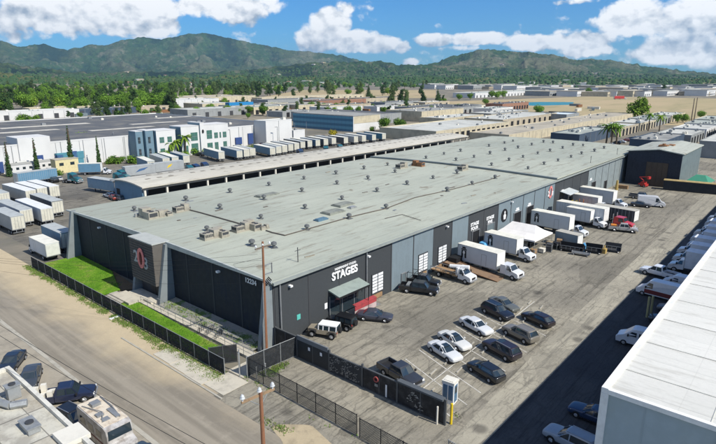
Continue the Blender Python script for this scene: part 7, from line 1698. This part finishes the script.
def tree_proto(name, kind, h, w_, label, group, seed, leaf=None, nleaf=420, ls=.9, shape='round', cat='tree'):
    rg = random.Random(seed); r = E(name, label, cat, (0, 0, 0), 0, group)
    b = MB(); th = h * (.45 if shape != 'cone' else .9)
    b.cyl((0, 0, 0), (rg.uniform(-.2, .2), 0, th), h * .028 + .08, h * .012 + .03, n=7)
    if shape != 'cone':
        for k in range(5): a = k * 1.3 + rg.random(); b.cyl((0, 0, th * .6), (w_ * .32 * math.cos(a), w_ * .32 * math.sin(a), h * rg.uniform(.55, .8)), h * .013 + .03, .03, n=5)
    b.build('trunk', M_BARK, r)
    cl = []
    if shape == 'round':
        for k in range(13): a = rg.random() * 6.28; q_ = rg.random() ** .6; cl.append((w_ * .34 * q_ * math.cos(a), w_ * .34 * q_ * math.sin(a), h * rg.uniform(.42, .86), w_ * rg.uniform(.16, .30)))
    elif shape == 'tall':
        for k in range(14): a = rg.random() * 6.28; q_ = rg.random(); t = rg.uniform(.22, .93); cl.append((w_ * .30 * q_ * math.cos(a), w_ * .30 * q_ * math.sin(a), h * t, w_ * rg.uniform(.18, .32) * (1.2 - t * .7)))
    elif shape == 'cone':
        for k in range(24): t = k / 23; cl.append((rg.uniform(-.04, .04) * w_, rg.uniform(-.04, .04) * w_, h * (.05 + .90 * t), w_ * .5 * (1 - t * .85)))
    elif shape == 'bush':
        for k in range(9): a = rg.random() * 6.28; cl.append((w_ * .35 * math.cos(a) * rg.random(), w_ * .35 * math.sin(a) * rg.random(), h * rg.uniform(.25, .7), w_ * rg.uniform(.18, .3)))
    b = MB(); tot = sum(c[3] ** 2 for c in cl)
    for (cx_, cy_, cz_, rr_) in cl:
        for _ in range(max(4, int(nleaf * rr_ ** 2 / tot))):
            v = Vector((rg.gauss(0, 1), rg.gauss(0, 1), rg.gauss(0, .8))).normalized() * rr_ * rg.uniform(.55, 1.12)
            if shape == 'cone': v.z *= .5
            pz = Vector((cx_, cy_, cz_)) + v; n_ = (v.normalized() + Vector((rg.uniform(-.7, .7), rg.uniform(-.7, .7), rg.uniform(-.2, .9)))).normalized()
            t1 = n_.cross(Vector((rg.random(), rg.random(), rg.random()))).normalized(); t2 = n_.cross(t1); s_ = ls * rg.uniform(.5, 1.2)
            b.add([tuple(pz + t1 * s_), tuple(pz + t2 * s_ * .7 + n_ * s_ * .25), tuple(pz - t1 * s_ * .9), tuple(pz - t2 * s_ * .7 + n_ * s_ * .1)], [(0, 1, 2, 3)])
    b.build('crown', LM[leaf or kind], r)
    return r
def crowd():
    for i in range(170):
        u = rg.uniform(180, 470) if i % 3 else rg.uniform(40, 180); v = rg.uniform(101, 117) if i % 3 else rg.uniform(110, 118)
        x, y = G(u, v); k = rg.choice(['oak1', 'oak2', 'euc', 'tall', 'bri']); zn = ('left of the dark roof end' if u < 180 else 'above the teal building' if u < 350 else 'around the cream block') + (', far' if v < 108 else ', near')
        kn = {'oak1': 'small broadleaf tree', 'oak2': 'wide low broadleaf tree', 'bri': 'yellow-green tree', 'euc': 'thin grey-green tree', 'tall': 'dark upright tree'}[k]
        if free(x - 2, x + 2, y - 2, y + 2) or i % 2: plant(k, x, y, rg.uniform(0, 6), rg.uniform(.35, .7), '%s among the far yards, %s' % (kn, zn), '%s of the far yards, %s' % (kn, zn))
GB = 'trees of the belt below the hills'
P_ = {'oak1': tree_proto('broadleaf_tree', 'oak', 13, 13, 'green broadleaf tree within the dense belt behind the white warehouse', GB + ', green', 1, None, 1500, .75), 'oak2': tree_proto('broadleaf_tree', 'oak', 11, 14, 'green broadleaf tree within the dense belt behind the white warehouse', GB + ', green', 2, None, 1400, .75),
      'pine': tree_proto('pine_tree', 'dark', 19, 9, 'tall dark conifer rising out of the tree belt', GB + ', conifer', 3, None, 1300, .6, 'cone'), 'tall': tree_proto('tall_tree', 'dark', 18, 10, 'tall dark rounded tree rising out of the belt', GB + ', tall', 4, None, 1500, .7, 'tall'), 'bri': tree_proto('broadleaf_tree', 'bright', 10, 11, 'bright yellow-green tree within the belt', GB + ', bright', 5, None, 1300, .7),
      'euc': tree_proto('eucalyptus_tree', 'euc', 20, 11, 'grey-green eucalyptus in the sparse part of the belt', GB + ', eucalyptus', 6, None, 1300, .65, 'tall')}
first = set()
def plant(k, x, y, rz, s, label=None, group=None, z=0):
    o = P_[k]
    if k not in first:
        first.add(k); o.location = (x, y, z); o.rotation_euler = (0, 0, rz); o.scale = (s, s, s)
        if label: o['label'] = label
        if group: o['group'] = group
    else: dup(o, (x, y, z), rz, label, group, s)
rg = random.Random(21); cnt = 0
for i in range(480):
    if i < 370: u = rg.uniform(-10, 175) if i % 4 else rg.uniform(170, 262); v = 113.5 - (i / 370) * 25 - u * .02 + rg.uniform(-1, 1)
    else: u = rg.uniform(170, 430); v = rg.uniform(87, 98)
    if u > 175 and v > 101: continue
    if u > 300 and v > 90 and rg.random() < .6: continue
    x, y = G(u, v)
    k = rg.choices(['oak1', 'oak2', 'pine', 'tall', 'bri', 'euc'], [5, 5, 2, 4, 3, 1] if u < 170 else [1, 1, 2, 3, .5, 6])[0]
    zone = ('far left' if u < 60 else 'left' if u < 120 else 'middle-left' if u < 180 else 'middle' if u < 262 else 'right') + ' part of the belt, ' + ('back row' if v < 94 else 'middle row' if v < 103 else 'front row')
    KN = {'oak1': 'full green broadleaf tree', 'oak2': 'wide green broadleaf tree', 'pine': 'pointed dark conifer', 'tall': 'tall dark rounded tree', 'bri': 'bright yellow-green tree', 'euc': 'grey-green eucalyptus'}[k]
    plant(k, x, y, rg.uniform(0, 6.28), rg.uniform(.8, 1.25) * (1.12 if v < 96 else 1.0), KN + ', ' + zone, KN + ' of the ' + zone); cnt += 1
# singled out trees
def plant_px(k, u, v, s, label, group=None): plant(k, *G(u, v), rg.uniform(0, 6), s, label, group or 'trees near the yards')
TL = [('euc', 392, 103.5, 1.15, 'big eucalyptus in the middle distance, left of a group of three'), ('tall', 401, 103.5, 1.1, 'big tree in the middle distance, centre of a group of three'), ('euc', 406, 104, .9, 'slighter eucalyptus, right of a group of three'), ('tall', 423, 104, .95, 'dark full tree right of the eucalyptus group'), ('pine', 437.5, 103.5, .95, 'narrow dark tree by itself left of the dry field'), ('oak2', 459, 100, .7, 'small tree on the tan field, left of a pair'), ('oak1', 470, 100, .7, 'small tree on the tan field, right of a pair'), ('oak1', 492, 99, .9, 'leftmost of the green trees at the pond'), ('oak2', 497, 98.6, .95, 'second of the green trees at the pond'), ('oak1', 503, 98.5, .9, 'third of the green trees at the pond'), ('oak2', 486, 105, .6, 'low dark bush in front of the pond trees'), ('oak1', 538, 117, .7, 'dark round tree behind the far cream wall'),
      ('oak2', 587, 95.5, 1.1, 'clump of trees left of the pale town blocks'), ('bri', 637, 119, 1.55, 'large olive-green tree standing alone by the dry field'), ('pine', 632.5, 119, .62, 'narrow dark tree touching the large olive-green one'), ('oak2', 655, 120, .45, 'small dark tree right of the large olive-green one'), ('oak1', 677, 123.5, .5, 'dark bush left of the twin poles'), ('oak2', 683, 122.5, .5, 'bush at the foot of the twin poles'), ('oak1', 700, 119.5, .5, 'dark bush right of the twin poles'), ('tall', 663, 93, 1.1, 'dark tree by the far town'), ('oak1', 385, 131.5, .62, 'round tree before the cream block, left of two'), ('oak2', 399, 131, .62, 'round tree before the cream block, right of two'), ('oak1', 366, 130, .4, 'low tree beside the white end wall of the teal building'), ('oak1', 248, 119, .35, 'low shrub tree among the sheds')]
for a_ in TL: plant_px(*a_)
crowd()
P_['near'] = tree_proto('street_tree', 'bright', 8, 6.4, 'rounded green tree by the white warehouse wall', 'trees near the yards', 31, 'bright', 900, .42)
P_['cyp'] = tree_proto('cypress', 'dark', 12, 1.9, 'thin dark cypress', 'cypresses before the white warehouse', 32, None, 900, .3, 'cone')
P_['hedge'] = tree_proto('hedge_shrub', 'oak', 2.6, 5.5, 'low green shrub', 'shrubs along the rear car parks', 33, 'oak', 420, .4, 'bush', 'shrub')
P_['yel'] = tree_proto('yellow_shrub', 'yel', 4.5, 6.5, 'vivid yellow bush before the teal building', 'shrubs along the rear car parks', 34, 'yel', 420, .5, 'bush', 'shrub')
P_['redb'] = tree_proto('red_shrub', 'red', 2.4, 6.5, 'reddish shrub in front of the office', 'shrubs along the rear car parks', 35, 'red', 420, .4, 'bush', 'shrub')
for k, u, v, s, lb in (('near', 81.5, 154.5, 1.15, 'rounded green tree by the white warehouse wall, right of the third cypress'), ('near', 87, 156.5, .6, 'smaller yellowish tree under the rounded one'), ('near', 128.5, 153, 1.05, 'bright tree before the office, left of two'), ('near', 137.5, 152.5, 1.1, 'bright tree before the office, right of two'), ('near', 217.5, 149, .95, 'dense green tree at the right corner of the office'),
                       ('cyp', 10, 177, 1., 'thin dark cypress, leftmost of four'), ('cyp', 38, 174, 1.05, 'thin dark cypress, second of four'), ('cyp', 72.5, 170.5, 1.35, 'tallest thin cypress, behind the yellow hut'), ('cyp', 99.5, 166, .95, 'thin dark cypress, rightmost of four'), ('yel', 332.5, 137.6, 1., 'vivid yellow bush before the teal building'), ('redb', 149, 155.5, 1., 'reddish shrub by the blue-shaded office recess'), ('redb', 202, 152.5, 1., 'reddish shrub before the right office windows')):
    plant_px(k, u, v, s, lb)
hs = [(84, 160), (90, 161.5), (97, 161), (104, 161.5), (110, 164), (116, 163.5), (122, 161), (133, 163.5), (141, 160.5), (147, 162), (160, 158.5), (168, 158), (178, 155.5), (186, 156), (195, 154.8), (208, 154), (226, 152.5), (234, 152), (241, 151.5), (248, 151.2), (256, 150.6), (262, 150.8), (268, 149.8), (300, 141.6), (308, 141), (45, 178), (51, 177.5), (57, 177), (372, 131), (22, 121), (28, 122), (36, 120), (120, 116), (145, 114.5), (156, 114.2)]
def sz(u, v): return 'behind the white warehouse' if v < 130 else 'below the cypresses' if u < 60 else 'on the bank right of the cypresses' if u < 126 else 'before the office' if u < 212 else 'below the blue dock doors' if u < 275 else 'by the teal building'
for i, (u, v) in enumerate(hs): plant_px('hedge', u, v, rg.uniform(.6, 1.15) * (1 if v > 125 else 1.8), 'low green shrub ' + sz(u, v), 'shrubs ' + sz(u, v))
def palm(x, y, h, label, s=1.):
    r = E('palm_tree', label, 'palm', (x, y, 0), 0, 'palms'); b = MB(); b.cyl((0, 0, 0), (.1, 0, h), .26 * s, .18 * s, n=8); b.build('trunk', M_BARK, r)
    rg2 = random.Random(int(x)); b = MB()
    for k in range(22):
        a = k * .9 + rg2.random(); L_ = 3.0 * s * rg2.uniform(.8, 1.1); el_ = rg2.uniform(-.3, 1.1); prev = None
        for i in range(6):
            t = i / 5; rr_ = L_ * t; z_ = h + L_ * (math.sin(el_) * t - .75 * t * t); c = Vector((rr_ * math.cos(a) * (1 - .1 * t), rr_ * math.sin(a) * (1 - .1 * t), z_)); w_ = .34 * s * (1 - t) ** .5 + .03
            sd = Vector((-math.sin(a), math.cos(a), 0)) * w_; cur = (c + sd - Vector((0, 0, w_ * .5)), c, c - sd - Vector((0, 0, w_ * .5)))
            if prev: b.add([tuple(v) for v in prev + cur], [(0, 1, 4, 3), (1, 2, 5, 4)])
            prev = cur
    b.build('crown', LM['bright'] if s < 1.5 else LM['oak'], r); return r
for i, (u, v, h, s, lb) in enumerate(((176, 157, 6.5, 1.3, 'short palm before the office, left one'), (186, 156, 8, 1.3, 'taller palm before the office, in the middle'), (171, 157.5, 5.5, 1.2, 'lowest palm before the office, left end'), (606, 145, 9, 1.7, 'palm behind the far roof edge, left of a clump of three'), (611, 145.5, 9.5, 1.7, 'palm behind the far roof edge, centre of a clump of three'), (616, 145, 8.6, 1.6, 'palm behind the far roof edge, right of a clump of three'), (648, 131, 10, 1.5, 'palm standing among the pale halls'), (658, 139, 12, 1.3, 'tall thin palm behind the hangar'))):
    x, y = G(u, v); palm(x, y, h, lb, s)
# ================================================================ air
b = MB(); b.box(-600, 15200, -12500, 15200, -3, 900)
hz = b.build('haze', bpy.data.materials.new('haze')); tag(hz, 'thin bluish air in front of the far mountains', 'haze', kind='stuff')
m_ = hz.data.materials[0]; m_.use_nodes = True; m_.node_tree.nodes.clear(); q = NG(m_.node_tree)
pv = q.node('ShaderNodeVolumePrincipled'); pv.inputs['Color'].default_value = (.50, .76, 1, 1); pv.inputs['Density'].default_value = 3.9e-5; pv.inputs['Anisotropy'].default_value = .2
oo = q.node('ShaderNodeOutputMaterial'); q.l.new(pv.outputs[0], oo.inputs['Volume'])
print('fill', fill_n, 'belt', cnt, 'objects', len(bpy.data.objects))
